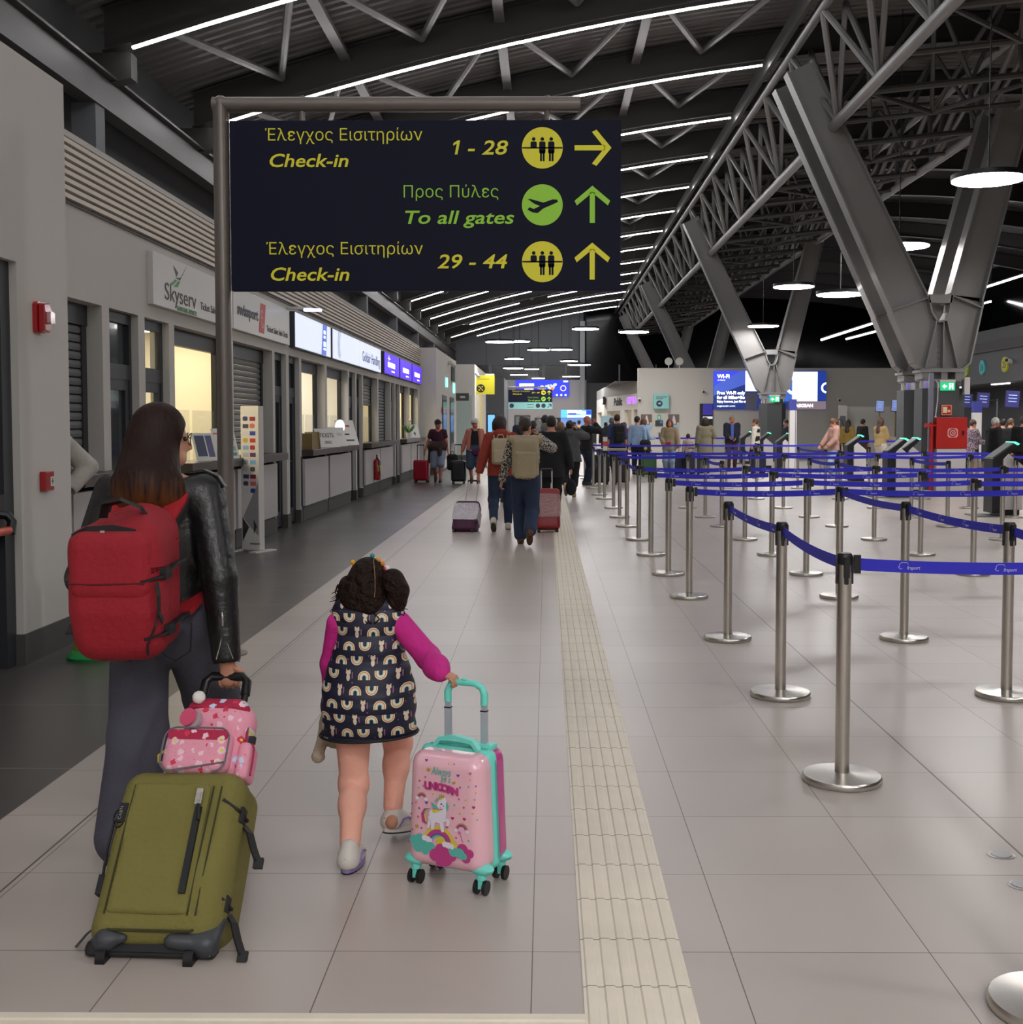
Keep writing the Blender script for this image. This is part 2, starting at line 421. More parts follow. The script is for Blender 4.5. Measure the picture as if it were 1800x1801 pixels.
for y in TUBE_Y:
    struct(curved_beam(y + .35, .2, .72, .3, .03), 'roof_beam', ROOFST)
PX_ = [-7.0, -4.3, -1.0, 2.3, 5.6]
for x in PX_[1:4]:
    struct(MB().box((x - .11, -41, zl(x) + .62), (x + .11, 97, zl(x) + .66)).box((x - .02, -41, zl(x) + .66), (x + .02, 97, zl(x) + .9)), 'roof_purlin', STEEL)
for k, y in enumerate([t for t in TUBE_Y if t > 9][:-1]):
    mb = MB()
    for i in range(4):
        xa, xb = PX_[i], PX_[i + 1]; xm = (xa + xb) / 2; ya, yb = y + .5, y + 5.2
        mb.cyl((xa + .1, ya, zl(xa) + .6), (xm, yb, zl(xm) + .6), .08, n=8); mb.cyl((xb - .1, ya, zl(xb) + .6), (xm, yb, zl(xm) + .6), .08, n=8)
    struct(mb, 'roof_brace', STEEL)
# eave girder, posts and rear wall on the left
struct(MB().box((-7.65, -41, 6.82), (-7.35, 97, 6.86)).box((-7.5, -41, 6.86), (-7.46, 97, 7.43)).box((-7.65, -41, 7.43), (-7.35, 97, 7.47)), 'eave_girder', ROOFST)
for y in (9.9, 19.5, 29.1, 38.7, 48.3, 57.9, 67.5, 77.1, 86.7):
    struct(MB().box((-7.78, y - .2, 0), (-7.38, y + .2, 6.82)), 'eave_post', GREY)
for y in TUBE_Y:
    struct(MB().prism([(-7.9, 7.3), (-7.1, 7.47), (-7.1, 7.9), (-7.9, 7.9)], y + .2, y + .5, 'y'), 'beam_bracket', ROOFST)
struct(MB().box((-8.2, -42, 0), (-8.0, 99, 9)), 'wall_left', mat('dark grey wall', '#4d4e50', .8))  # rear wall in one even dark grey
struct(MB().box((27, -42, 0), (27.2, 99, 13)), 'wall_right', mat('night glazing right', '#050608', .12))
struct(MB().box((-8.2, -42.2, 0), (27.2, -42, 13)), 'wall_back', WHITE)
# linear ceiling lights
SEGS = {}
def tube_light(y, x0, x1, seen=True):
    n = max(2, int((x1 - x0) / 1.2)); xs = [x0 + (x1 - x0) * i / n for i in range(n + 1)]
    side = 'right' if x0 > 8 else 'left'
    k = TUBE_Y.index(y) if y in TUBE_Y else -1
    t = thing('linear_ceiling_light', 'x', 'ceiling light', (0, y, 0), 0, 'linear lights under the roof beams')
    MB().tube([(x, 0, zl(x) + .065) for x in xs], 0, flat=(.1, .09)).build('housing', ROOFST, t)
    MB().tube([(x, 0, zl(x)) for x in xs], 0, flat=(.062, .03)).build('lens', TUBE, t)
    return t
tubes = []
for y in TUBE_Y:
    k = round((y - 20) / 5.1)
    segs = {11: [(-7, -1.75), (.1, 5.5)], 12: [(-5.3, 5.5)], 14: [(-5.4, 5.5)]}.get(k, [(-7, 5.5)])
    for a, b in segs: tubes.append((y, tube_light(y, a, b)))
ORD = ['first', 'second', 'third', 'fourth', 'fifth', 'sixth', 'seventh', 'eighth', 'ninth', 'tenth', 'eleventh', 'twelfth', 'thirteenth', 'fourteenth', 'fifteenth', 'sixteenth']
vis = [t for y, t in tubes if y >= 19]
for i, t in enumerate(vis): t['label'] = 'bright linear ceiling light, %s of the row counting away from the viewer' % ORD[i]
hid = [t for y, t in tubes if y < 19]
for t in hid: t['label'] = 'bright linear ceiling light overhead behind the viewer'
for i, (y, a, b, lab) in enumerate(((58., 13.6, 25., 'upper of the two bright light lines seen through the nearest steel V on the right'), (70., 17.9, 26.5, 'lower of the two bright light lines seen through the nearest steel V on the right'))):
    t = thing('linear_ceiling_light', lab, 'ceiling light', (0, y, 0), 0, 'light lines over the check-in desks')
    zz = (lambda x: 5.7 + (x - 13.6) * .32) if i == 0 else (lambda x: 6.6 + (x - 17.9) * .26)
    MB().tube([(x, 0, zz(x) + .08) for x in (a, (a + b) / 2, b)], 0, flat=(.05, .07)).build('housing', ROOFST, t)
    MB().tube([(x, 0, zz(x)) for x in (a, (a + b) / 2, b)], .045).build('lens', TUBE, t)

# ---------------------------------------------------------------- longitudinal trusses
def tube_truss(name, xl, zlo, xu, zu, y0, y1, r=.13, seg=3.3, rb=.075):
    mb = MB()
    mb.cyl((xl, y0, zlo), (xl, y1, zlo), r, n=12); mb.cyl((xu, y0, zu), (xu, y1, zu), r * .9, n=12)
    n = int((y1 - y0) / seg)
    for i in range(n):
        ya = y0 + (y1 - y0) * i / n; yb = y0 + (y1 - y0) * (i + 1) / n; ym = (ya + yb) / 2
        mb.cyl((xu, ya, zu), (xl, ym, zlo), rb, n=7, cap=False); mb.cyl((xl, ym, zlo), (xu, yb, zu), rb, n=7, cap=False)
        mb.cyl((xu + .5, ya, zu + .1), (xl, ym, zlo), rb * .9, n=7, cap=False); mb.cyl((xl, ym, zlo), (xu + .5, yb, zu + .1), rb * .9, n=7, cap=False)
    return struct(mb, name, STEEL, smooth=True)
tube_truss('roof_truss', 6.78, 8.58, 6.0, 10.6, -41, 96)
tube_truss('roof_truss', 11.15, 9.05, 11.6, 11.1, -41, 96, r=.12)
struct(MB().box((5.62, -41, 10.55), (5.72, 97, 10.95)), 'roof_purlin', ROOFST)
# space frame between the two trusses: a cross tube, diagonals and hangers in every bay
for k, y in enumerate([t for t in TUBE_Y if t > 8]):
    mb = MB(); a, b = Vector((6.78, y, 8.58)), Vector((11.15, y, 9.05))
    mb.cyl(a, b, .075, n=8)
    m1 = Vector((8.2, y, 10.7)); m2 = Vector((9.9, y, 10.95))
    mb.cyl(m1, m2, .06, n=7); mb.cyl((6.1, y, 10.6), m1, .06, n=7); mb.cyl(m2, (11.6, y, 11.1), .06, n=7)
    for p, q in ((a, m1), (m1, (9.0, y, 8.82)), ((9.0, y, 8.82), m2), (m2, b)): mb.cyl(p, q, .05, n=7)
    for s in (2.55,):
        c = Vector((9.0, y + 2.55, 8.82))
        if s == 2.55:
            for p in (a, b, m1, m2): mb.cyl(p, c, .055, n=7)
        else:
            for p in (Vector((6.78, y + 5.1, 8.58)), Vector((11.15, y + 5.1, 9.05))): mb.cyl(p, c, .055, n=7)
    mb.cyl((6.78, y + 2.55, 8.58), (11.15, y + 2.55, 9.05), .06, n=7)
    struct(mb, 'space_frame', ROOFST, smooth=True)

# ---------------------------------------------------------------- V shaped supports
def v_frame(parent, y, th=.42, xc=9.4):
    """one plate-and-flange V in the plane y; base at z 2.85"""
    zb = 2.86
    L0, L1, Rr0, Rr1 = (8.86, zb + .35), (5.72, 10.2), (9.94, zb + .35), (11.05, 9.15)
    web = MB(); fl = MB(); wt = .03
    def ibeam(p, q, w0, w1):
        d = Vector((q[0] - p[0], q[1] - p[1])).normalized(); nrm = Vector((-d.y, d.x))
        a = [(p[0] + nrm.x * w0, p[1] + nrm.y * w0), (q[0] + nrm.x * w1, q[1] + nrm.y * w1), (q[0] - nrm.x * w1, q[1] - nrm.y * w1), (p[0] - nrm.x * w0, p[1] - nrm.y * w0)]
        web.prism(a, y - wt / 2, y + wt / 2, 'y')
        for s in (1, -1):
            e = [(p[0] + s * nrm.x * w0, p[1] + s * nrm.y * w0), (q[0] + s * nrm.x * w1, q[1] + s * nrm.y * w1), (q[0] + s * nrm.x * (w1 - .035), q[1] + s * nrm.y * (w1 - .035)), (p[0] + s * nrm.x * (w0 - .035), p[1] + s * nrm.y * (w0 - .035))]
            fl.prism(e, y - th / 2, y + th / 2, 'y')
    la, lb = (8.62, 4.4), (5.95, 9.95); ra, rb = (9.95, 4.55), (11.1, 9.15)
    ibeam(la, lb, .47, .34); ibeam(ra, rb, .40, .34)
    # gusset: joins both arms above the bearing
    g = [(8.92, zb), (9.88, zb), (10.05, zb + .12), (10.36, 4.55), (9.58, 4.63), (9.5, 4.12), (9.38, 3.98), (9.24, 4.02), (9.1, 4.3), (9.05, 4.6), (8.2, 4.22), (8.72, zb + .14)]
    web.prism(g, y - wt / 2, y + wt / 2, 'y')
    for p, q in (((8.92, zb), (9.88, zb)), ((9.88, zb), (10.06, zb + .14)), ((10.06, zb + .14), (10.35, 4.45)), ((8.92, zb), (8.74, zb + .14)), ((8.74, zb + .14), (8.2, 4.2)),
                 ((9.05, 4.58), (9.14, 4.2)), ((9.14, 4.2), (9.28, 3.98)), ((9.28, 3.98), (9.44, 4.0)), ((9.44, 4.0), (9.55, 4.2)), ((9.55, 4.2), (9.6, 4.6))):
        d = (Vector(q) - Vector(p)).normalized(); nn = Vector((-d.y, d.x)) * .02
        fl.prism([(p[0] + nn.x, p[1] + nn.y), (q[0] + nn.x, q[1] + nn.y), (q[0] - nn.x, q[1] - nn.y), (p[0] - nn.x, p[1] - nn.y)], y - th / 2, y + th / 2, 'y')
    st = MB()
    for p, q in (((9.25, 4.0), (9.0, zb)), ((9.42, 4.0), (9.42, zb)), ((9.5, 4.0), (9.78, zb)), ((8.22, 4.25), (9.07, 4.55)), ((9.6, 4.6), (10.33, 4.3))):
        d = (Vector(q) - Vector(p)).normalized(); nn = Vector((-d.y, d.x)) * .012
        st.prism([(p[0] + nn.x, p[1] + nn.y), (q[0] + nn.x, q[1] + nn.y), (q[0] - nn.x, q[1] - nn.y), (p[0] - nn.x, p[1] - nn.y)], y - th / 2, y + th / 2, 'y')
    for z in (2.98, 3.12, 3.26, 3.4, 3.54, 3.68, 3.82): st.cyl((9.36, y - .05, z), (9.36, y + .05, z), .02, n=6)
    fl.prism(rect(9.06, 4.42, 9.62, 4.62), y - th / 2, y + th / 2, 'y')
    web.build('web_plate', STEEL, parent); fl.build('flange', STEEL, parent); st.build('stiffener', STEEL, parent)
    MB().box((8.85, y - .32, 2.78), (9.95, y + .32, 2.84)).box((8.9, y - .28, 2.62), (9.15, y + .28, 2.78)).box((9.35, y - .28, 2.62), (9.5, y + .28, 2.78)).box((9.68, y - .28, 2.62), (9.9, y + .28, 2.78)).box((8.95, y - .3, 2.58), (9.85, y + .3, 2.62)).build('bearing', STEEL, parent)
def pillar(parent, y, w_=.5, h=2.58):
    MB().prism([(9.4 - w_, y - w_ * .6), (9.4 - w_ * .6, y - w_), (9.4 + w_ * .6, y - w_), (9.4 + w_, y - w_ * .6), (9.4 + w_, y + w_ * .6), (9.4 + w_ * .6, y + w_), (9.4 - w_ * .6, y + w_), (9.4 - w_, y + w_ * .6)], 0, 2.4, 'z').build('casing', mat('anthracite casing', '#45474a', .5), parent)
    MB().lathe([(.46, 2.36), (.46, h)], 20, (9.4, y, 0)).build('pillar_core', mat('polished core', '#c9c6c4', .12, metal=.8), parent, smooth=True)
VL = ['double steel V support with the red hose cabinet at its foot', 'steel V support standing in front of the big lit advertising screen', 'steel V support rising behind the white wall', 'farthest steel V support behind the white wall']
for i, ys in enumerate(((28.0, 29.4), (48.6,), (70.,), (91.,))):
    t = tag(bpy.data.objects.new('support_column', None), VL[i], 'column', kind='structure'); COL.objects.link(t)
    for y in ys: v_frame(t, y); pillar(t, y)
# ---------------------------------------------------------------- left side: near block, ticket counters, louvers
WX = -3.9
def em(name, col, s=1.): return mat(name, col, .5, emit=col, es=s)
# near white block with the emergency door
struct(MB().box((-8, 7.49, 0), (-3.39, 8.28, 3.94)).box((-8, -41, 2.6), (-3.39, 7.49, 3.94)).box((-8, -41, 0), (-3.39, 5.3, 2.6)).box((-8, 5.3, 0), (-3.62, 7.49, 2.6)), 'wall_near', WHITE)
struct(MB().box((-3.39, 7.49, 0), (-3.378, 8.292, .2)).box((-3.62, 7.478, 0), (-3.378, 7.49, .2)).box((-3.9, 8.28, 0), (-3.378, 8.292, .2)).box((-3.39, -41, 0), (-3.378, 5.3, .2)), 'baseboard_near', KICK)
d = tag(bpy.data.objects.new('door_1', None), 'dark grey emergency door at the left edge with red push bar', 'door', kind='structure'); COL.objects.link(d)
MB().box((-3.6, 7.36, 0), (-3.44, 7.49, 2.6)).box((-3.6, 5.3, 2.47), (-3.44, 7.36, 2.6)).build('door_frame', DARKFR, d)
MB().box((-3.56, 5.3, 0), (-3.5, 7.355, 2.465)).build('door_leaf', mat('charcoal door', '#232527', .5), d)
MB().box((-3.499, 5.35, .3), (-3.495, 7.2, 2.3)).build('pane', DGLASS, d)
pb = MB().tube([(-3.36, 5.4, .9), (-3.36, 7.24, .9)], .026, n=12).build('push_bar', mat('red push bar', '#c8431f', .35), d, smooth=True)
MB().box((-3.5, 7.2, .86), (-3.42, 7.32, 1.12)).tube([(-3.45, 7.27, 1.0), (-3.39, 7.29, .99), (-3.36, 7.29, .95), (-3.36, 7.26, .88)], .03, n=10).build('end_bracket', BLACK, d)
# long shop building behind the counters
OPS = [('W', 8.7, 10.26, 1), ('D', 10.43, 11.17), ('D', 11.35, 12.08), ('W', 12.25, 14.37, 0), ('W', 14.55, 16.63, .97), ('D', 16.77, 17.5), ('D', 17.69, 18.43), ('W', 18.6, 20.55, 0), ('W', 20.76, 22.96, 0),
       ('D', 23.1, 23.85), ('D', 24.0, 24.72), ('W', 24.85, 26.97, .36), ('W', 27.12, 29.24, 1), ('D', 29.34, 30.05), ('D', 30.2, 30.95), ('W', 31.1, 33.1, 0), ('W', 33.3, 35.44, 0)]
mb = MB().box((WX - .2, 8.29, 2.6), (WX, 35.98, 3.37)).box((WX - .2, 8.29, 0), (WX, OPS[0][1], 2.6))
for i, o in enumerate(OPS):
    y1 = OPS[i + 1][1] if i + 1 < len(OPS) else 35.98
    mb.box((WX - .2, o[2], .1), (WX, y1, 2.6))
    if o[0] == 'W': mb.box((WX - .2, o[1], 0), (WX - .1, o[2], 1.06))
struct(mb, 'wall_counters', WHITE)
mb = MB()
for i, o in enumerate(OPS):
    y1 = OPS[i + 1][1] if i + 1 < len(OPS) else 35.98
    mb.box((WX - .1, o[2] - .02, 0), (WX + .012, y1 + .02, .2))
struct(mb, 'baseboard_counters', KICK)
struct(MB().box((-8, 8.28, 3.9), (WX, 36, 3.95)), 'shop_roof', WHITE)
# louver band: rails and slats
lv = tag(bpy.data.objects.new('louver_band', None), 'beige horizontal louver band running above the ticket counters', 'louver', kind='structure'); COL.objects.link(lv)
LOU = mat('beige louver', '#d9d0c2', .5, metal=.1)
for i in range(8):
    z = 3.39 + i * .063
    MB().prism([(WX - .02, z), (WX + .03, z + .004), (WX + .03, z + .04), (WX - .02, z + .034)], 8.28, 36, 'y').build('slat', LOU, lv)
MB().box((WX - .1, 8.28, 3.37), (WX - .03, 36, 3.9)).build('backing', mat('brownish louver backing', '#857c70', .8), lv)  # brownish backing board behind the slats
for k in range(23): MB().box((WX - .03, 8.9 + k * 1.2, 3.38), (WX - .005, 8.93 + k * 1.2, 3.9)).build('stile', KICK, lv)
struct(MB().box((WX, 8.28, 3.355), (WX + .015, 36, 3.375)), 'trim_3', KICK)
# rooms behind
ROOMW = mat('lit interior wall', '#e2dcc8', .8); ROOMD = mat('unlit interior wall', '#4a4c4e', .8)  # darkness of the unlit rooms is put into their wall colour
PANEL = mat('room light panel', '#ffffff', .5, emit='#fff0cf', es=9.)
PANELC = mat('room light panel cool', '#ffffff', .5, emit='#fdf6ee', es=9.)
for n, (a, b, lit) in enumerate(((8.3, 11.25, 0), (11.27, 16.7, 1), (16.72, 18.5, 0), (18.52, 23.02, 2), (23.04, 24.75, 0), (24.77, 27.05, 1), (27.07, 31.0, 0), (31.02, 35.95, 1))):
    xb = -6.3
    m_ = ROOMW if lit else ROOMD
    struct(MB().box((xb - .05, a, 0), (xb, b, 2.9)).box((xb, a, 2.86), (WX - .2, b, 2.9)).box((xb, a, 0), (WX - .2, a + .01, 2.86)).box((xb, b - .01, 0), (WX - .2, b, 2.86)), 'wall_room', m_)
    if lit: struct(MB().box((-5.6, a + .5, 2.83), (-4.7, b - .5, 2.855)), 'ceiling_panel', PANEL if lit == 1 else PANELC)
# windows and doors
wn = dn = 1
for i, o in enumerate(OPS):
    y0, y1 = o[1], o[2]; xi = WX - .17
    if o[0] == 'W':
        w_ = tag(bpy.data.objects.new('window_%d' % wn, None), kind='structure'); COL.objects.link(w_); wn += 1
        MB().box((xi - .03, y0, 2.42), (xi + .04, y1, 2.6)).box((xi - .03, y1 - .1, 1.1), (xi + .03, y1 - .0, 2.42)).box((xi - .03, y0, 1.1), (xi + .03, y0 + .05, 2.42)).build('frame', BLACK if o[3] < 1 else DARKFR, w_)
        if o[3]:
            z0 = 1.12 if o[3] == 1 else 2.42 - 1.3 * o[3]
            mb = MB(); n = int((2.42 - z0) / .075)
            for k in range(n):
                z = 2.42 - (k + 1) * .075; mb.prism([(xi - .01, z), (xi + .012, z + .006), (xi + .018, z + .034), (xi + .012, z + .064), (xi - .01, z + .072)], y0 + .05, y1 - .1, 'y')
            mb.build('shutter', SHUT, w_)
        if o[3] < 1:
            for a, b in ((y0 + .1, (y0 + y1) / 2 - .06), ((y0 + y1) / 2 + .06, y1 - .15)):
                MB().box((xi + .005, a, 1.15), (xi + .012, b, 1.72)).build('glass_screen', GLASS, w_)
    else:
        d = tag(bpy.data.objects.new('door_%d' % (dn + 1), None), kind='structure'); COL.objects.link(d); dn += 1
        x = WX - .07
        MB().box((x - .06, y0, 0), (x, y0 + .06, 2.6)).box((x - .06, y1 - .06, 0), (x, y1, 2.6)).box((x - .06, y0 + .06, 2.5), (x, y1 - .06, 2.6)).box((x - .06, y0 + .06, 1.98), (x, y1 - .06, 2.12)).build('door_frame', DARKFR, d)
        lf = MB().box((x - .05, y0 + .06, .03), (x - .01, y0 + .15, 1.98)).box((x - .05, y1 - .15, .03), (x - .01, y1 - .06, 1.98)).box((x - .05, y0 + .15, 1.88), (x - .01, y1 - .15, 1.98)).box((x - .05, y0 + .15, .03), (x - .01, y1 - .15, .25)).build('door_leaf', DARKFR, d)
        MB().box((x - .04, y0 + .15, .25), (x - .03, y1 - .15, 1.88)).build('pane', GLASS if i == 2 else mat('smoky door glass', '#3c4448', .06, alpha=.55, spec=.6), d)
        MB().box((x - .04, y0 + .06, 2.12), (x - .03, y1 - .06, 2.5)).build('transom', GLASS if i == 2 else _M['smoky door glass'], d)
        if i % 2 == 0: MB().box((x - .005, y0 + .08, .98), (x + .05, y0 + .12, 1.02)).box((x + .02, y0 + .08, .98), (x + .05, y0 + .2, 1.0)).build('door_handle', BLACK, d)
# counters
LEDGE = mat('dark steel ledge', '#5d5754', .32, metal=.7)
CPAN = mat('white counter panel', '#c4c0bf', .5)
CL = ['ticket counter ledge nearest the viewer partly behind the near white block', 'ticket counter under the half lowered shutter with brochure stands', 'ticket counter holding the white ticket signs and the open wooden box', 'ticket counter with the red fire extinguisher in front of it', 'farthest ticket counter with the green plant on it']
for n, (a, b, wins) in enumerate(((9.35, 10.75, (0,)), (12.2, 16.75, (3, 4)), (18.55, 23.05, (7, 8)), (24.75, 29.6, (11, 12)), (31.05, 35.85, (15, 16)))):
    t = thing('ticket_counter', CL[n], 'counter', (WX, (a + b) / 2, 0), 0); c = (a + b) / 2
    def P(m_, nm, mt, **k): o = m_.build(nm, mt, t, **k); o.location = (-WX, -c, 0); return o
    P(MB().box((WX - .2, a + .02, 1.06), (WX + .02, b - .02, 1.15)).box((WX + .02, a, 1.05), (WX + .19, b, 1.15)), 'worktop', LEDGE, bevel=.004)
    for k in wins:
        y0, y1 = OPS[k][1] + (.75 if k == 0 else -.03), OPS[k][2] + .03
        P(MB().box((WX - .005, y0, .25), (WX + .05, y1, 1.0)), 'front_panel', CPAN, bevel=.003)
        P(MB().box((WX - .005, y0, .004), (WX + .018, y1, .25)), 'plinth', KICK)
        P(MB().box((WX - .004, y0 - .08, .25), (WX + .01, y0, 1.04)), 'shadow_gap', BLACK)
# fascia signs
def onwall(y, z, x=WX): return frame((x, y, z), (0, 1, 0), (0, 0, 1))
SIGNW = mat('white sign panel', '#c9c6c1', .3); INK = mat('dark sign ink', '#2e2e30', .5); GREENINK = mat('green sign ink', '#3f8f4a', .5); REDINK = mat('red sign ink', '#cf4a3e', .5)
def fascia(y0, y1, lab, face=SIGNW, z0=2.735, z1=3.255, dep=.06, nm='fascia_sign'):
    t = thing(nm, lab, 'sign', (WX, y0, z0))
    MB().box((0, 0, 0), (dep, y1 - y0, z1 - z0)).build('panel', face, t, bevel=.004)
    if face is not SIGNW: MB().box((0, -.035, -.012), (dep - .012, y1 - y0 + .035, z1 - z0 + .012)).build('frame', DARKFR, t)
    return t, frame((dep, 0, 0), (0, 1, 0), (0, 0, 1))
t, F = fascia(11.44, 14.33, 'white ticket desk sign with a bird logo and green stripes above the lit window')
text('lettering', 'Skyserv', .25, F, INK, t, (.33, .085), width=1.05)
text('caption', 'HANDLING SERVICES', .07, F, GREENINK, t, (.72, .01), width=.68)
text('caption', 'Ticket Sales Info Desk', .12, F, INK, t, (1.55, .1), width=1.25)
lg = MB(); flat(lg, F, [(.62, .46), (.78, .40), (.72, .35)]); flat(lg, F, [(.68, .34), (.86, .36), (1.06, .5), (.84, .33)]); lg.build('bird_logo', INK, t)
lg = MB(); flat(lg, F, [(.5, .25), (.6, .25), (.74, .32), (.68, .32)]); flat(lg, F, [(.64, .24), (.76, .25), (.84, .32), (.78, .32)]); lg.build('stripe_logo', GREENINK, t)
t, F = fascia(14.36, 17.5, 'white ticket desk sign with bold black lettering and a red slanted mark')
text('lettering', 'swissport', .2, F, INK, t, (.18, .2), width=1.05, bold=.006)
lg = MB(); flat(lg, F, [(1.26, .05), (1.55, .05), (1.66, .45), (1.37, .45)]); o = lg.build('red_mark', REDINK, t)
lg = MB(); flat(lg, F, arc_band(1.44, .3, .05, .06, 20, 330), .002); flat(lg, F, arc_band(1.46, .17, .04, .05, 100, 380), .002); lg.build('swirl', SIGNW, t)
text('caption', 'Ticket Sales Info Desk', .12, F, INK, t, (1.7, .1), width=1.3)
LBW = em('lightbox white', '#e4ecff', .72); LBB = em('lightbox blue', '#5f7fe0', .6); LBP = em('lightbox violet', '#5a2ff0', .8); LBWT = em('lightbox white print', '#ffffff', 2.2); LBI = em('lightbox pale ink', '#3f549c', .22)
t, F = fascia(17.75, 20.62, 'glowing white lightbox with a slanted blue band, first in the lit row', LBW, dep=.1, nm='lightbox_sign')
lg = MB(); flat(lg, F, [(2.0, .0), (2.42, .0), (2.52, .52), (2.15, .52)]); lg.build('blue_band', LBB, t)
lg = MB(); flat(lg, F, rect(2.22, .36, 2.38, .42), .003); flat(lg, F, rect(2.22, .29, 2.36, .33), .003); flat(lg, F, rect(2.2, .15, 2.38, .23), .003); flat(lg, F, rect(2.2, .09, 2.38, .12), .003); lg.build('band_print', LBWT, t)
t, F = fascia(20.86, 23.76, 'glowing white lightbox with thin curved blue lines, second in the lit row', LBW, dep=.1, nm='lightbox_sign')
lg = MB()
for q in range(4): flat(lg, F, arc_band(.85, .27, .2 + q * .06, .215 + q * .06, 110, 250 - 12 * q))
lg.build('curved_lines', LBI, t)
t, F = fascia(23.8, 26.85, 'glowing white lightbox with pale blue lettering, third in the lit row', LBW, dep=.1, nm='lightbox_sign')
text('lettering', 'Goldair Handling', .3, F, LBI, t, (.35, .13), width=2.5)
for a, b, lab, body in ((27.5, 30.2, 'violet lightbox with a small compass star, nearest of the violet three', 'TICKETING'), (30.45, 33.0, 'violet lightbox with short white lettering, middle of the violet three', 'Swissair'), (33.2, 35.6, 'violet lightbox with white lettering, farthest of the violet three', 'AEGEAN')):
    t, F = fascia(a, b, lab, LBP, dep=.1, nm='lightbox_sign', z0=2.76)
    lg = MB()
    flat(lg, F, rect(.55, .17, 1.85, .29)); flat(lg, F, rect(1.2, .07, 1.8, .1))
    if a < 28: flat(lg, F, [(.7, .38), (.74, .3), (.78, .38), (.74, .46)]); flat(lg, F, [(.5, .372), (.74, .36), (1.1, .372), (.74, .385)])
    lg.build('white_print', LBWT, t)
# small projector lamp, sounder, call point
t = thing('projector_lamp', 'small white lamp arm sticking out above the first glowing lightbox', 'lamp', (WX, 17.6, 3.3))
MB().box((0, -.03, -.02), (.38, .03, .02)).build('arm', WHITE, t, bevel=.01); MB().box((.26, -.06, -.05), (.52, .06, -.01)).build('lamp_head', em('cool lamp', '#c8d4ff', 2.), t, bevel=.01)
RED = mat('glossy red plastic', '#a3141b', .25, coat=.4)
t = thing('alarm_sounder', 'red fire alarm sounder high on the near white wall', 'alarm', (-3.39, 7.78, 2.27))
MB().prism(rrect(-.07, -.105, .07, .105, .03), 0, .03, 'x').build('base', RED, t); MB().prism([(-.055, -.09), (.03, -.1), (.062, -.04), (.062, .05), (.03, .1), (-.055, .09)], .03, .075, 'x').build('sounder', RED, t, bevel=.008)
MB().prism(rrect(-.02, -.04, .05, .04, .015), .075, .1, 'x').build('strobe', mat('clear strobe', '#d0b0b0', .1), t)
t = thing('call_point', 'red manual fire call point on the near white wall', 'call point', (-3.39, 7.83, 1.18))
MB().box((0, -.065, -.065), (.045, .065, .065)).build('housing', RED, t, bevel=.006); MB().box((.045, .005, -.035), (.048, .055, .03)).build('press_plate', mat('call point plate', '#d8d4ce', .4), t); MB().box((.0482, .012, -.006), (.049, .048, .002)).box((.0482, .026, -.02), (.049, .034, .02)).build('arrow_mark', BLACK, t)
# extinguisher, floor sign totem, counter objects
t = thing('fire_extinguisher', 'red fire extinguisher hanging in front of the ticket counter', 'extinguisher', (-3.78, 26.0, .3))
MB().lathe([(.005, 0), (.07, .01), (.078, .04), (.078, .4), (.06, .46), (.025, .49), (.025, .52)], 18).build('cylinder', RED, t, smooth=True); MB().box((-.015, -.02, .52), (.015, .02, .56)).box((-.01, -.09, .56), (.01, .03, .575)).box((-.01, -.08, .53), (.01, .03, .54)).build('valve', BLACK, t); MB().tube([(0, -.03, .53), (.05, -.07, .45), (.07, -.08, .25), (.07, -.08, .1)], .012).build('hose', BLACK, t, smooth=True); MB().prism(disc_pts(0, 0, .0795, n=12, a0=-70, a1=40) + disc_pts(0, 0, .078, n=12, a0=-70, a1=40)[::-1], .2, .34, 'z').build('label', mat('yellow label', '#c9c43a', .5), t)
t = thing('floor_sign', 'tall slim white floor sign with two columns of airline logos', 'floor sign', (-3.6, 14.25, 0), R(-24))
POSTM = mat('white floor sign', '#d5d2cd', .35)
MB().box((-.135, -.05, .02), (.135, .05, 1.78)).build('panel', POSTM, t, bevel=.006)
MB().box((-.2, -.2, 0), (-.13, .2, .015)).box((.09, -.2, 0), (.2, .2, .015)).build('feet', POSTM, t)
F = frame((0, -.05, 0), (1, 0, 0), (0, 0, 1)); lc = ['#2d3a66', '#8d1f2c', '#3a3f55', '#d06a5a', '#cfcdd2', '#24429a', '#c9a63a', '#c0392f', '#7fa8d8', '#b52b35', '#b9b7bd', '#6a3a6a', '#9aa0ac', '#7fb4e0', '#c9c6c9', '#55555c']
for k in range(22):
    u, v = -.1 + (k % 2) * .105, 1.6 - (k // 2) * .088
    lg = MB(); flat(lg, F, rect(u, v, u + .085, v + .05) if k % 3 else rrect(u, v, u + .075, v + .055, .02)); lg.build('logo', mat('logo ink %d' % (k % 16), lc[k % 16], .5), t)
lg = MB(); flat(lg, F, [(-.11, .42), (.12, .85), (.12, .2), (.0, .3)], .001); lg.build('grey_print', mat('grey print', '#8f8f92', .5), t)
lg = MB(); flat(lg, F, [(-.12, .12), (-.12, .42), (-.02, .3)], .002); flat(lg, F, [(.05, .22), (.05, .4), (.1, .31)], .002); lg.build('arrow_print', INK, t)
text('lettering', 'swissport', .04, F, INK, t, (-.01, .09))
PAPER = mat('printed white card', '#d8d8d6', .4); CARDB = mat('card blue print', '#3c7fc8', .5); CARDR = mat('card red print', '#c9443c', .5); CARDG = mat('card green print', '#8fb39a', .5); ACR = mat('clear acrylic', '#dfe6ea', .05, alpha=.25)
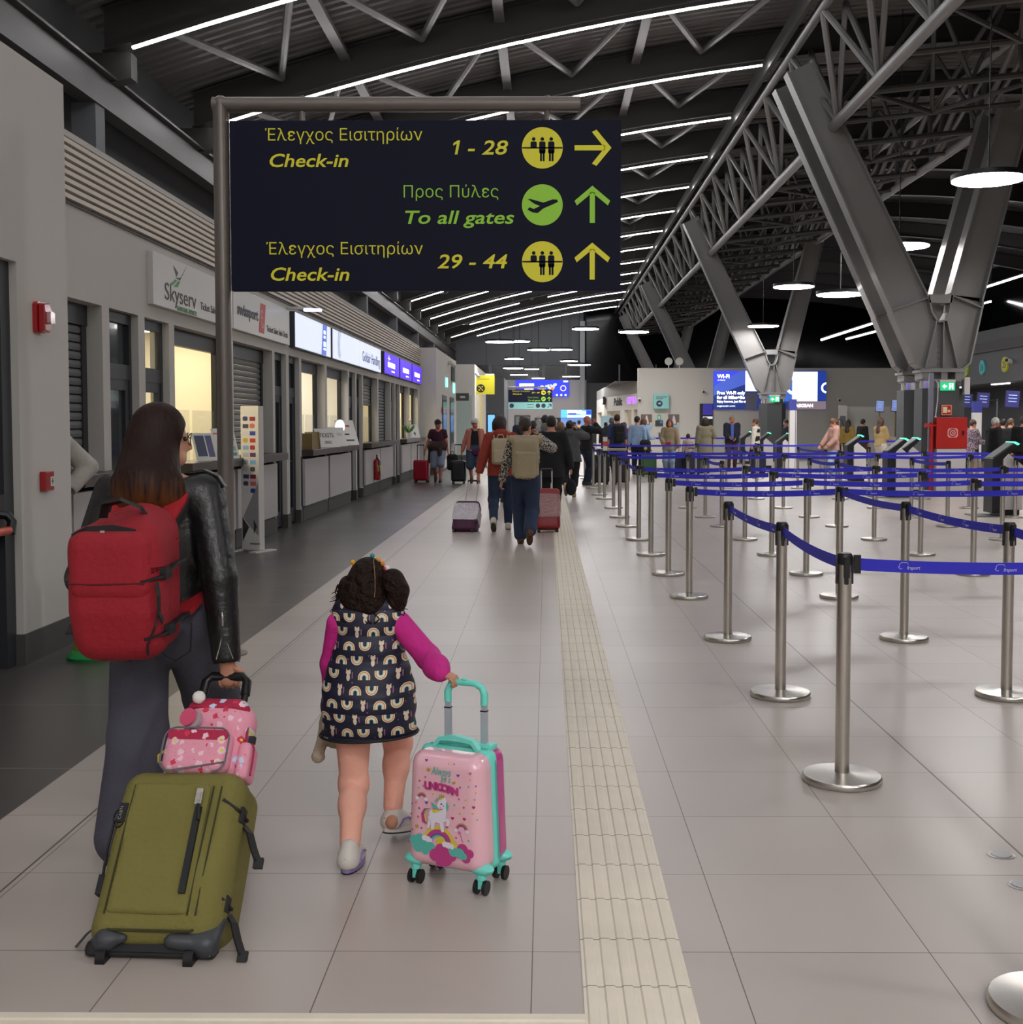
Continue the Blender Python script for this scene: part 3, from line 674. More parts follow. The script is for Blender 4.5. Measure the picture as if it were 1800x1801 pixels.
def easel(nm, lab, y, w_, h, x=-3.76, rz=0., marks=(), tilt=18):
    t = thing(nm, lab, 'counter sign', (x, y, 1.151), rz)
    Fp = frame((0, -w_ / 2, .004), (0, 1, 0), (-math.sin(R(tilt)), 0, math.cos(R(tilt))))
    MB().box((0, 0, 0), (w_, h, .008), Fp).build('card', PAPER, t)
    MB().add([(-.16, -w_ / 2, 0), (0.01, -w_ / 2, 0), (0.01, w_ / 2, 0), (-.16, w_ / 2, 0), (-.16, -w_ / 2, .004), (0.01, -w_ / 2, .004), (0.01, w_ / 2, .004), (-.16, w_ / 2, .004)], [(0, 3, 2, 1), (4, 5, 6, 7), (0, 1, 5, 4), (1, 2, 6, 5), (2, 3, 7, 6), (3, 0, 4, 7)]).build('foot', ACR, t)
    for m_, pts in marks:
        lg = MB(); flat(lg, Fp, pts, .008); lg.build('print', m_, t)
    return t, Fp
easel('brochure_stand', 'brochure stand with dark photo cover beside the glass, left of the sign pole', 12.9, .30, .32, rz=R(-30), marks=[(mat('dark photo print', '#4a4f66', .5), rect(.03, .05, .17, .29)), (mat('violet photo print', '#5f5f86', .5), rect(.19, .04, .28, .29))])
easel('brochure_stand', 'brochure stand with red header and blue panel, right of the sign pole', 13.75, .34, .37, rz=R(-35), marks=[(CARDR, rect(.02, .30, .31, .315)), (CARDB, rect(.05, .03, .2, .16)), (CARDG, rect(.22, .09, .31, .15)), (mat('card teal print', '#4f9aa0', .5), rect(.22, .03, .31, .07)), (INK, rect(.16, .22, .31, .24))])
t = thing('wooden_box', 'open wooden box with slanted end standing on the ticket counter', 'box', (-3.85, 18.95, 1.151))
WOOD = mat('golden wood', '#7d6a3a', .5); MB().prism([(-.3, 0), (.32, 0), (.2, .26), (-.3, .26)], -.1, .1, 'x').build('box_body', WOOD, t); MB().prism([(.3, 0), (.34, 0), (.22, .28), (.18, .28)], -.12, .12, 'x').build('end_board', mat('pale wood', '#a8996a', .5), t)
t, Fp = easel('ticket_sign', 'white card sign reading TICKETS OFFICE on the ticket counter', 20.2, .62, .34, rz=R(-25)); text('lettering', 'TICKETS', .11, Fp, INK, t, (.1, .18), off=.009, width=.4); text('lettering', 'OFFICE', .08, Fp, INK, t, (.2, .06), off=.009, width=.2)
easel('ticket_sign', 'pale blank card between the TICKETS sign and the red lettered card', 21.2, .5, .36, rz=R(-25), marks=[(mat('faint print', '#b9b7ba', .5), rect(.1, .2, .4, .25))])
easel('ticket_sign', 'white card sign with a red line at the far end of the counter', 22.3, .62, .5, rz=R(-25), marks=[(CARDR, rect(.1, .36, .45, .4)), (INK, rect(.2, .2, .38, .23)), (INK, rect(.1, .08, .5, .11))])
t = thing('desk_lamp', 'small bright white lamp on the counter beside the red lettered card', 'lamp', (-3.85, 21.75, 1.151)); MB().lathe([(.09, 0), (.09, .02), (.02, .03), (.015, .3)], 14).build('lamp_base', BLACK, t); MB().ball((0, 0, .36), (.09, .13, .13)).build('lamp_shade', em('lamp shade glow', '#ffffff', 2.5), t, smooth=True)
t = thing('potted_plant', 'small green orchid plant in a white pot on the farthest counter', 'plant', (-3.82, 32.4, 1.151)); MB().lathe([(.06, 0), (.09, .16), (.08, .16)], 14).build('pot', PAPER, t, smooth=True)
mb = MB()
for k in range(9):
    a = k * 2.4; mb.prism([(0, 0), (.05, .12), (.02, .3), (-.03, .12)], -.003, .003, 'y', Matrix.Translation((0, 0, .15)) @ Matrix.Rotation(a, 4, 'Z') @ Matrix.Rotation(R(35), 4, 'Y'))
mb.build('leaf', mat('plant green', '#4d7a3a', .5), t)
mb = MB().tube([(0, 0, .15), (.03, .05, .4), (.02, .16, .52)], .006)
mb.build('stem', _M['plant green'], t); MB().ball((.02, .16, .52), .035).ball((.02, .1, .5), .03).build('flower', mat('cream petals', '#d8c8b0', .6), t)
easel('notice_card', 'white card with a heart mark beside the plant on the farthest counter', 33.6, .6, .4, rz=R(-20), marks=[(INK, [(.3, .06), (.37, .14), (.33, .18), (.3, .15), (.27, .18), (.23, .14)])])
# litter bin near the block
t = thing('litter_bin', 'round bin with green grass print and green base behind the red backpack', 'bin', (-3.04, 7.72, 0))
GRN = mat('bin green plastic', '#1f8f4a', .35); MB().lathe([(.155, 0), (.165, .02), (.14, .05), (.115, .06)], 28).build('base_ring', GRN, t, smooth=True)
MB().lathe([(.112, .05), (.112, .62), (.1, .63)], 28).build('bin_body', mat('bin white print', '#cfd3cc', .4), t, smooth=True)
mb = MB(); n = 36
for k in range(n):
    a = 2 * math.pi * k / n; h = .13 + .03 * ((k * 7) % 5) / 5
    F2 = frame((.1125 * math.cos(a), .1125 * math.sin(a), 0), (-math.sin(a), math.cos(a), 0), (0, 0, 1)); flat(mb, F2, [(-.0105, .05), (.0105, .05), (.0105, h - .04), (0, h), (-.0105, h - .03)])
mb.build('grass_print', mat('grass print', '#6fae2c', .5), t)
# far white blocks at the end of the counters
struct(MB().box((-8, 36, 0), (-3.39, 44.0, 3.9)).box((-8, 49, 0), (-3.0, 58, 4.05)), 'wall_block', WHITE)
struct(MB().box((-3.4, 35.99, 0), (-3.38, 44, .2)).box((-3.95, 35.98, 0), (-3.38, 36, .2)).box((-4.2, 48.98, 0), (-2.98, 49, .25)), 'baseboard_block', KICK)
struct(MB().box((-3.95, 48.97, .25), (-3.12, 48.99, 2.75)), 'wall_glass_panel', mat('pale green glass wall', '#a9b8b4', .15))
struct(MB().box((-3.0, 52, 0), (-2.98, 54.5, 3.0)), 'wall_niche', mat('yellowish niche', '#d8c788', .7))  # flat plate in one yellowish colour
for a, b in ((38.0, 39.6), (41.0, 42.6)):
    d = tag(bpy.data.objects.new('door_%d' % (dn + 1), None), kind='structure'); COL.objects.link(d); dn += 1
    MB().box((-3.39, a, 0), (-3.37, b, 2.5)).build('door_frame', DARKFR, d); MB().box((-3.37, a + .15, .1), (-3.362, b - .15, 2.35)).build('pane', DGLASS, d)
struct(MB().box((-4.2, 44.0, 2.6), (-3.6, 44.6, 2.62)), 'trim_4', KICK)
t = thing('exit_sign', 'small lit exit sign on the far white block, nearer of two', 'exit sign', (-3.37, 39.3, 2.95)); MB().box((0, -.2, -.16), (.05, .2, .16)).build('lit_panel', em('exit cyan', '#9fe8e0', 1.2), t)
t = thing('exit_sign', 'small lit exit sign on the far white block, farther of two', 'exit sign', (-3.37, 42.4, 2.85)); MB().box((0, -.2, -.18), (.05, .2, .18)).build('lit_panel', _M['exit cyan'], t)
t = thing('wall_speaker', 'grey box hanging high on the far white block above the exit signs', 'speaker', (-3.37, 42.0, 3.35)); MB().box((0, -.35, -.28), (.12, .35, .28)).build('cabinet', SHUT, t, bevel=.01)
t = thing('wall_camera', 'white camera tube high on the far white block', 'camera', (-3.3, 40.6, 3.62)); MB().cyl((0, -.3, .06), (.1, .3, -.06), .06).build('camera_body', WHITE, t, smooth=True); MB().box((-.09, -.02, -.02), (.02, .02, .12)).build('bracket', WHITE, t)
t = thing('hanging_plate', 'dark grey hanging plate with a white mark beside the far doors', 'sign', (-3.1, 43.2, 2.55)); MB().box((-.24, -.03, -.14), (.24, .03, .14)).build('plate', KICK, t); MB().box((-.08, -.034, -.04), (.1, -.03, .04)).build('white_mark', WHITE, t)
t = thing('call_point', 'small red call point beside the door of the far white block', 'call point', (-3.37, 37.8, 2.0)); MB().box((0, -.1, -.1), (.05, .1, .1)).build('housing', RED, t)
YEL = mat('yellow sign board', '#b5ac22', .5)
t = thing('hanging_sign', 'square yellow sign with a black round pictogram beside the far white block', 'sign', (-2.62, 50.0, 3.23)); MB().box((-.41, -.03, -.41), (.41, .03, .4)).build('board', YEL, t)
F = frame((-.41, -.03, -.41), (1, 0, 0), (0, 0, 1)); lg = MB(); flat(lg, F, disc_pts(.23, .25, .18)); lg.build('pictogram', BLACK, t); lg = MB()
for k in range(4): flat(lg, F, disc_pts(.23 + .1 * math.cos(k * 1.57 + .8), .25 + .1 * math.sin(k * 1.57 + .8), .03), .002)
flat(lg, F, [(.19, .22), (.23, .34), (.27, .22)], .002); lg.build('pictogram_detail', YEL, t); lg = MB(); flat(lg, F, rect(.08, .64, .6, .66)); flat(lg, F, rect(.2, .73, .42, .74)); lg.build('caption', BLACK, t)
t = thing('camera_dome', 'white camera on the corner of the far block above the yellow sign', 'camera', (-2.95, 49.2, 3.6)); MB().cyl((0, 0, .08), (.12, -.1, -.08), .07).build('camera_body', WHITE, t, smooth=True)
# ---------------------------------------------------------------- pendant discs
DL = ['largest round disc lamp hanging in front of the nearest steel V', 'round disc lamp half hidden behind the nearest V between its arms', 'round disc lamp just left of the second V, upper of two side by side', 'round disc lamp just right of and below the one beside the second V', 'round disc lamp seen between the arms of the second V',
      'round disc lamp in front of the far end of the truss', 'round disc lamp at the far end over the left edge of the truss', 'wide round disc lamp over the far directory, left of an overlapping pair', 'smaller disc lamp overlapped by the wide one over the far directory', 'left of two disc lamps that touch side by side under the gable',
      'right of two disc lamps that touch side by side under the gable', 'small disc lamp below the overlapping pair under the gable', 'disc lamp just above the far dark windows on the left', 'little disc lamp right behind the one above the dark windows', 'disc lamp across the dark windows above the far directory',
      'dark rimmed disc lamp seen edge on beside the far column', 'disc lamp close to the far column at the right', 'low disc lamp right over the blue advertising panel', 'dim disc lamp above the yellow square sign', 'faint small disc lamp at the top edge of the blue advertising panel']
for i, (x, y, z, r) in enumerate(DISCS):
    t = thing('disc_lamp', DL[i], 'pendant lamp', (x, y, z), 0, 'round pendant lamps')
    MB().lathe([(r - .02, .012), (r, .012), (r, .1), (.12, .12), (.1, .15)], 40).build('housing', BLACK, t, smooth=True)
    MB().lathe([(r - .015, .0), (r - .015, .012)], 40).build('lens', DISC, t)
    MB().cyl((0, 0, .12), (0, 0, zl(x) + 1.0 - z), .012, n=6).build('cable', BLACK, t)
for x, y, z, r in DISCS_FILL:
    t = thing('disc_lamp', 'unseen round disc lamp added outside the view for more light', 'pendant lamp', (x, y, z), 0, 'round pendant lamps')
    MB().lathe([(r - .02, .012), (r, .012), (r, .1), (.12, .12)], 32).build('housing', BLACK, t); MB().lathe([(r - .015, .0), (r - .015, .012)], 32).build('lens', DISC, t); MB().cyl((0, 0, .12), (0, 0, zl(x) + 1.0 - z), .012, n=6).build('cable', BLACK, t)
# ---------------------------------------------------------------- far end
struct(MB().box((-8.2, 96, 6.35), (3.05, 96.3, 13)), 'wall_gable', mat('blue grey gable', '#73777c', .8))
struct(MB().box((-8.2, 96, 0), (3.3, 96.3, 5.15)), 'wall_far', mat('far white wall', '#c4c1be', .7))
struct(MB().box((-8.2, 96.2, 5.15), (3.05, 96.3, 6.35)), 'window_30', DGLASS)
struct(MB().box((3.3, 96, 0), (27, 96.3, 4.9)), 'wall_far_right', mat('far grey wall', '#4b4c4f', .7))
struct(MB().box((3.3, 96.2, 4.9), (27, 96.3, 13)), 'window_31', DGLASS)
for x in (-4.6, -.2): struct(MB().box((x - .12, 95.9, 5.1), (x + .12, 96.1, 6.4)), 'window_mullion', SHUT)
struct(MB().box((2.75, 95.4, 0), (3.15, 95.9, 9.9)), 'far_post', mat('pale post', '#a9aeb2', .4))
for x in (1.6, 6., 9.): struct(MB().box((x - .06, 95.9, 4.9), (x + .06, 96.1, 6.4)), 'window_mullion', SHUT)
for n, (a, b, z, m_) in enumerate(((-2.6, -1.3, 2.25, mat('far glass door', '#7f8d90', .2)), (-.95, -.1, 2.05, mat('far olive door', '#63645f', .6)), (.3, 1.2, 2.05, mat('far dark door', '#2f3338', .5)))):
    d = tag(bpy.data.objects.new('door_%d' % (dn + 1 + n), None), kind='structure'); COL.objects.link(d)
    MB().box((a, 95.9, 0), (b, 96, z)).build('door_frame', KICK, d); MB().box((a + .08, 95.86, .05), (b - .08, 95.9, z - .1)).build('door_leaf', m_, d)
dn += 3
t = thing('advertising_display', 'glowing blue advertising display high on the far wall', 'advert', (-2.5, 95.9, 3.78)); MB().box((0, -.1, 0), (4.35, .1, 1.36)).build('panel', em('ad blue', '#2f3fd8', 1.1), t)
F = frame((0, -.1, 0), (1, 0, 0), (0, 0, 1)); lg = MB(); flat(lg, F, rect(.3, .86, 1.5, 1.06)); flat(lg, F, rect(.72, .56, 1.45, .68)); flat(lg, F, rrect(3.9, 1.18, 4.3, 1.3, .05))
for k in range(3): flat(lg, F, rrect(3.3 + .36 * k, .06, 3.45 + .36 * k, .2, .05))
lg.build('white_print', LBWT, t)
lg = MB(); random.seed(3)
for k in range(26):
    a = random.random(); flat(lg, F, disc_pts(1.75 + 1.6 * a, .62 + .25 * a + random.uniform(-.14, .16), random.uniform(.05, .13), n=8), .001 + .0004 * k)
lg.build('splash', em('ad pale splash', '#c9d2f2', 1.1), t)
lg = MB(); flat(lg, F, disc_pts(2.1, .68, .12)); flat(lg, F, disc_pts(3.0, .65, .14)); lg.build('orange_print', em('ad orange', '#d98a4a', 1.), t, )
for o_ in t.children:
    if o_.name.startswith('orange'): o_.location.y = -.02
lg = MB(); flat(lg, F, arc_band(3.9, .68, .18, .25, 0, 359), .02); o = lg.build('ring', em('ad ring', '#f0d4d0', 1.3), t)
t = thing('shop_kiosk', 'kiosk booth with a glowing pale blue header at the far end', 'kiosk', (.95, 75, 0)); MB().box((0, 0, 1.95), (1.95, .5, 2.45)).build('header', em('kiosk header blue', '#4fa4f0', 1.3), t); MB().box((0, .1, 0), (1.95, .5, 1.95)).build('back_panel', em('kiosk back blue', '#6f8fc8', .45), t)
F = frame((0, 0, 1.95), (1, 0, 0), (0, 0, 1)); lg = MB(); flat(lg, F, rect(.4, .26, 1.1, .46)); flat(lg, F, disc_pts(1.25, .36, .12)); flat(lg, F, rect(1.3, .22, 1.6, .4)); flat(lg, F, rect(.4, .02, 1.9, .16)); lg.build('white_print', LBWT, t)
lg = MB(); flat(lg, F, rrect(.45, .18, 1.0, .3, .04), .003); flat(lg, F, rect(1.62, .2, 1.93, .48), .003); lg.build('blue_print', em('kiosk print blue', '#2b46c8', .9), t)
t = thing('roll_up_banner', 'pale blue roll up banner with a round motif beside the shop front', 'banner', (3.05, 58.6, 0), R(8)); MB().box((-.3, -.02, .05), (.3, .02, 1.95)).build('banner_cloth', mat('banner sky blue', '#9fc4d8', .6), t); MB().box((-.32, -.12, 0), (.32, .12, .05)).build('foot', BLACK, t)
F = frame((-.3, -.02, .05), (1, 0, 0), (0, 0, 1)); lg = MB(); flat(lg, F, disc_pts(.3, 1.25, .2)); lg.build('round_print', mat('banner peach', '#d8b890', .6), t)
# dark partition and info totem
struct(MB().box((-3.5, 61, 0), (-2.2, 67, 3.95)), 'wall_partition', mat('slate partition', '#54575c', .7))
t = thing('info_totem', 'slim black totem with a glowing blue screen by the dark partition', 'totem', (-2.42, 51.5, 0)); MB().box((-.2, -.05, 0), (.2, .05, 2.05)).build('totem_body', BLACK, t, bevel=.02); MB().box((-.15, -.055, 1.2), (.15, -.05, 1.95)).build('screen', em('screen sky blue', '#5f9fe8', .9), t)
# shop front on the right
SHOPW = mat('shop white', '#cfcbc4', .6)
def wallseg(p, q, z0, z1, name, m_, th=.2):
    p, q = Vector((p[0], p[1])), Vector((q[0], q[1])); d_ = (q - p).normalized(); n_ = Vector((-d_.y, d_.x)) * th
    if n_.x < 0: n_ = -n_
    return struct(MB().prism([(p.x, p.y), (q.x, q.y), (q.x + n_.x, q.y + n_.y), (p.x + n_.x, p.y + n_.y)], z0, z1, 'z'), name, m_)
SA, SB, SCc = (2.98, 69.), (3.03, 61.), (4.09, 52.25)
for p, q in ((SA, SB), (SB, SCc)):
    wallseg(p, q, 2.92, 3.45, 'wall_shop_fascia', mat('shop grey fascia', '#8b8985', .6)); wallseg(p, q, 2.2, 2.92, 'wall_shop', SHOPW)
def lerp2(p, q, f): return (p[0] + (q[0] - p[0]) * f, p[1] + (q[1] - p[1]) * f)
for p, q, a, b in ((SA, SB, 0, .12), (SA, SB, .7, 1.), (SB, SCc, 0., .1), (SB, SCc, .52, .64), (SB, SCc, .84, .9)): wallseg(lerp2(p, q, a), lerp2(p, q, b), 0, 2.2, 'wall_shop', SHOPW)
struct(MB().box((7.2, 52.4, 0), (7.3, 69, 3.)), 'wall_shop_back', mat('warm shop interior', '#7d6f58', .7)); struct(MB().box((3.2, 69, 0), (7.3, 69.2, 3.4)), 'wall_shop_side', SHOPW)
struct(MB().box((4.4, 53, 2.85), (7.2, 68.9, 2.9)), 'shop_ceiling', SHOPW); struct(MB().box((5.2, 54, 2.8), (5.6, 68, 2.845)), 'ceiling_panel', PANEL)
struct(MB().box((3.1, 52.4, 3.45), (7.3, 69.2, 3.47)), 'shop_roof', KICK)
dv = (Vector((SCc[0], SCc[1], 0)) - Vector((SB[0], SB[1], 0))).normalized()
F = frame((*SB, 2.36), -dv if False else dv, (0, 0, 1)); 
F = frame((SB[0] - .01, SB[1], 2.36), dv, (0, 0, 1))
t = thing('shop_sign', 'black shop lettering on the white front at the far right of the hall', 'sign', (0, 0, 0)); text('lettering', 'Public', .5, F, BLACK, t, (2.9, .1), width=2.2, bold=.02)
t = thing('shop_sign', 'violet glowing shop lettering beside the white wall corner', 'sign', (0, 0, 0)); text('lettering', 'GEFYRA', .45, F, em('violet letters', '#b06fe0', 1.2), t, (6.3, .12), width=2.4, bold=.02)
t = thing('shop_lightbox', 'small dark sign with a white square on the shop corner', 'sign', (3.05, 60.6, 2.75)); MB().box((-.12, -.3, -.2), (0, .3, .2)).build('case', BLACK, t); MB().box((-.125, -.15, -.1), (-.12, .15, .1)).build('lit_square', LBWT, t)
# ---------------------------------------------------------------- white wall with the big screen
WY = 52.
def onfront(x, z, y=WY): return frame((x, y, z), (1, 0, 0), (0, 0, 1))
struct(MB().box((4.08, WY, 0), (16.2, WY + .3, 4.03)), 'wall_advert', mat('warm white wall', '#c2bfb7', .7))
t = thing('advertising_screen', 'very large glowing blue and white advertising screen on the white wall', 'screen', (7.43, WY, 2.2)); MB().box((0, -.12, 0), (4.98, 0, 1.7)).build('screen_case', em('screen navy', '#22357c', .75), t)
F = frame((0, -.12, 0), (1, 0, 0), (0, 0, 1))
def fl1(nm, pts, m_, off=.001):
    lg = MB(); flat(lg, F, pts, off); return lg.build(nm, m_, t)
fl1('blue_print', [(0, .6), (1.4, 1.1), (1.4, 1.7), (0, 1.7)], em('screen mid blue', '#4a63c8', .8)); fl1('blue_print', [(0, 1.02), (1.2, 1.7), (0, 1.7)], em('screen bright blue', '#3b49e0', .95), .002)
fl1('white_print', rect(1.4, .8, 2.3, 1.7), em('screen pale', '#dfe8f6', 1.2), .002); fl1('white_print', rect(3.48, .1, 4.6, 1.66), em('screen white', '#eef6fa', 1.35), .002); fl1('blue_print', rect(2.3, .35, 3.48, 1.7), em('screen blue', '#3f68c8', .9), .002)
fl1('blue_print', rect(4.6, .4, 4.98, 1.66), em('screen deep blue', '#1f3c9c', .8), .003); fl1('tail_print', rect(3.48, .0, 4.98, .36), em('screen mauve', '#8a7a86', .7), .004); fl1('pattern_print', arc_band(3.6, 1.05, .3, .42, 100, 300), LBWT, .004); fl1('pattern_print', arc_band(5.0, .95, .16, .24, 95, 265), LBWT, .005)
fl1('dark_print', [(1.42, .02), (1.9, .02), (1.98, .75), (1.42, .72)], em('screen dark grey', '#4a4a58', .5), .004)
text('lettering', 'Wi-Fi', .24, F, LBWT, t, (.16, 1.38), off=.004, bold=.006); text('lettering', 'on board', .09, F, LBWT, t, (.17, 1.27), off=.004)
text('lettering', 'Free Wi-Fi only', .2, F, LBWT, t, (.15, .66), off=.004, bold=.007, width=1.24); text('lettering', 'for all Miles+Bo', .2, F, LBWT, t, (.15, .46), off=.004, bold=.007, width=1.24); text('lettering', 'Enjoy internet, just like at', .15, F, LBWT, t, (.15, .3), off=.004, bold=.002, width=1.27); text('lettering', 'aegeanair.com', .1, F, LBWT, t, (.15, .12), off=.004, width=.8)
text('lettering', 'AEGEAN', .2, F, LBWT, t, (3.62, .1), off=.006, bold=.006, width=.8)
TURQ = mat('turquoise sign', '#86c4c0', .5); PURP = mat('deep purple print', '#2c2140', .5)
t = thing('box_sign', 'turquoise cube sign with a purple round pictogram on the white wall', 'sign', (4.77, WY, 2.23)); MB().box((0, -.3, 0), (.66, 0, .64)).build('sign_box', TURQ, t); F = frame((0, -.3, 0), (1, 0, 0), (0, 0, 1)); fl1('pictogram', disc_pts(.24, .22, .14), PURP); fl1('caption', rect(.08, .5, .56, .53), KICK); fl1('caption', rect(.08, .42, .4, .45), KICK); fl1('pictogram_detail', [(.17, .2), (.3, .18), (.3, .28), (.2, .26)], TURQ, .003)
for x, lab in ((4.22, 'framed travel poster on the white wall, left of the green notice'), (5.43, 'framed travel poster on the white wall, right of the green notice')):
    t = thing('poster', lab, 'poster', (x, WY, 1.32)); MB().box((0, -.03, 0), (.49, 0, .66)).build('sheet', mat('poster brown photo', '#6b5a58', .5), t); F = frame((0, -.03, 0), (1, 0, 0), (0, 0, 1)); fl1('blue_strip', rect(0, 0, .49, .2), mat('poster blue', '#8fb4d8', .5)); fl1('pale_tower', [(.16, .24), (.36, .24), (.28, .6), (.22, .6)], mat('poster pale', '#d0c4be', .5)); fl1('yellow_label', rect(.4, .2, .48, .3), mat('poster yellow', '#d8c45a', .5), .002)
t = thing('notice', 'small green notice between the two posters', 'notice', (4.95, WY, 1.72)); MB().box((0, -.02, 0), (.16, 0, .24)).build('sheet', mat('notice green', '#5fae8a', .5), t); MB().box((.05, -.024, .04), (.11, -.02, .18)).build('white_print', PAPER, t)
t = thing('wall_monitor', 'small dark wall display under the green notice', 'screen', (4.86, WY, 1.46)); MB().box((0, -.05, 0), (.34, 0, .25)).build('case', DARKFR, t); MB().box((.2, -.054, .12), (.32, -.05, .22)).build('screen_print', CARDB, t)
t = thing('dispenser', 'small silver dispenser on the white wall below the wall display', 'dispenser', (5.0, WY, .95)); MB().box((0, -.1, 0), (.11, 0, .24)).build('case', BRUSH, t, bevel=.01); MB().box((.02, -.105, .02), (.06, -.1, .2)).build('dark_slot', BLACK, t)
t = thing('vending_niche', 'black niche with a purple glowing top panel beside the big screen', 'machine', (6.83, WY, 0)); MB().box((0, -.08, 0), (.58, 0, 2.45)).build('case', BLACK, t); MB().box((.14, -.09, 1.95), (.56, -.08, 2.43)).build('lit_panel', em('purple panel', '#2a2580', .8), t); MB().box((.14, -.09, 1.78), (.56, -.08, 1.88)).build('white_strip', em('pale strip', '#cfd4dc', .8), t)
for x, z, lab in ((4.15, 2.62, 'left corner of the white wall'), (6.98, 2.98, 'the white wall just left of the big screen'), (13.0, 2.62, 'the white wall right of the big screen')):
    t = thing('security_camera', 'small white camera on %s' % lab, 'camera', (x, WY, z)); MB().cyl((0, -.2, 0), (0, 0, .04), .07).build('camera_body', WHITE, t, smooth=True); MB().ball((0, -.2, -.02), .05).build('lens', BLACK, t)
for x, lab in ((5.45, 'left of the two round white mirrors on top of the white wall'), (5.93, 'right of the two round white mirrors on top of the white wall')):
    t = thing('round_mirror', lab, 'mirror', (x, WY + .1, 4.03)); MB().cyl((0, 0, 0), (0, 0, .14), .02).build('stand', WHITE, t); MB().cyl((0, -.04, .3), (0, .04, .3), .17, n=24).build('disc', WHITE, t)
# ---------------------------------------------------------------- right hand check-in wall
DGW = mat('grey bulkhead', '#606263', .6)
struct(MB().box((16, 22, 3.02), (16.3, 52, 4.15)), 'wall_bulkhead', DGW); struct(MB().box((15.9, 22, 4.15), (16.3, 52, 4.5)), 'trim_5', mat('bulkhead strip', '#4c4b4a', .6)); struct(MB().box((16, 22, 4.5), (16.3, 52, 4.95)), 'wall_bulkhead', DGW)
struct(MB().box((18.2, 22, 0), (18.4, 52, 3.05)), 'wall_desks', mat('desk wall grey', '#55575a', .6)); struct(MB().box((16.3, 22, 3.0), (18.2, 52, 3.05)), 'ceiling_desks', DGW)
for y, nn, m_ in ((44.6, '27', mat('lime disc', '#b7cf2a', .5)), (42.9, '26', mat('turquoise disc', '#4fc0c4', .5)), (40.8, '25', mat('yellow disc', '#cdc92c', .5)), (38.9, '24', _M['lime disc'])):
    t = thing('desk_number', 'round desk number sign %s over the check-in desks' % {'27': 'twenty-seven', '26': 'twenty-six', '25': 'twenty-five', '24': 'cut by the right frame edge'}[nn], 'sign', (16, y, 3.62)); MB().prism(disc_pts(0, 0, .27, n=32), -.06, 0, 'x').build('disc', m_, t)
    F = frame((-.06, 0, 0), (0, -1, 0), (0, 0, 1)); text('lettering', nn, .32, F, INK, t, (0, -.11), align='CENTER')
t = thing('security_camera', 'white camera on the grey wall beside the round twenty-five sign', 'camera', (16, 40.2, 3.68)); MB().cyl((-.25, -.1, .05), (0, .1, 0), .08).build('camera_body', WHITE, t, smooth=True); MB().ball((-.25, -.1, .05), .06).build('lens', BLACK, t)
for y, l_, lab in ((45.6, .7, 'farther of two'), (41.5, 1.5, 'nearer of two')):
    t = thing('strip_light', 'short strip light under the grey bulkhead, %s' % lab, 'light', (16.1, y, 2.97)); MB().box((-.05, -l_ / 2, -.02), (.05, l_ / 2, .02)).build('lens', em('strip white', '#ffffff', 4.), t); MB().box((-.06, -l_ / 2, .02), (.06, l_ / 2, .05)).build('housing', WHITE, t)
SCRP = em('monitor indigo', '#2c2a68', .5); SCRB = em('monitor steel blue', '#7c90c8', .6)
for x, y, z, w_, h_, m_, lab in ((15.0, 41.7, 2.37, .36, .52, SCRP, 'indigo desk monitor nearest the fire hose column'), (14.9, 39.9, 2.36, .42, .54, SCRP, 'indigo desk monitor, middle of the three on the right'), (14.9, 37.4, 2.34, .44, .56, SCRP, 'indigo desk monitor at the right edge'),
                                ((13.7), 48., 2.28, .34, .48, SCRB, 'steel blue monitor left of the double column, left one'), (14.35, 48., 2.3, .36, .5, SCRB, 'steel blue monitor left of the double column, right one')):
    t = thing('desk_monitor', lab, 'monitor', (x, y, z), R(-8)); Mx = Matrix.Rotation(R(4), 4, 'Y'); MB().box((-w_ / 2, 0, -h_ / 2), (w_ / 2, .06, h_ / 2), Mx).build('case', BLACK, t); MB().box((-w_ / 2 + .015, -.006, -h_ / 2 + .03), (w_ / 2 - .015, 0, h_ / 2 - .015), Mx).build('screen', m_, t)
    F = Mx @ frame((-w_ / 2, -.006, -h_ / 2), (1, 0, 0), (0, 0, 1)); lg = MB()
    for k in range(3): flat(lg, F, rect(.09, .2 + k * .1, w_ - .09, .225 + k * .1))
    lg.build('screen_text', em('monitor text', '#9fb4e8', .7), t)
    if m_ is SCRP: MB().box((w_ / 2, .0, -.02), (w_ / 2 + .25, .05, .02)).build('arm', BLACK, t); MB().cyl((w_ / 2 + .25, .03, .05), (w_ / 2 + .25, .03, -z), .025).build('stand', SHUT, t)
    else: MB().cyl((0, .08, -h_ / 2), (0, .08, -z), .025).build('stand', WOOD, t)
# fire fittings on the nearest double column
GRNL = em('exit green', '#1fae74', 1.0)
def exit_sign(x, y, z, s, lab):
    t = thing('exit_sign', lab, 'exit sign', (x, y, z)); MB().box((-.17 * s, 0, 0), (.17 * s, .03, .2 * s)).build('lit_panel', GRNL, t); MB().box((-.18 * s, -.01, .2 * s), (.18 * s, .08, .25 * s)).build('housing', WHITE, t)
    F = frame((-.17 * s, 0, 0), (1, 0, 0), (0, 0, 1)); lg = MB(); 
    for pts in ([(.04, .1), (.1, .155), (.1, .12), (.15, .12), (.15, .08), (.1, .08), (.1, .045)], rect(.2, .03, .23, .17), rect(.27, .03, .3, .17), rect(.2, .15, .3, .17), [(.235, .05), (.26, .09), (.255, .13), (.24, .13), (.23, .09)]): flat(lg, F, [(a * s, b * s) for a, b in pts])
    lg.build('pictogram', em('exit white', '#eafff4', 1.2), t)
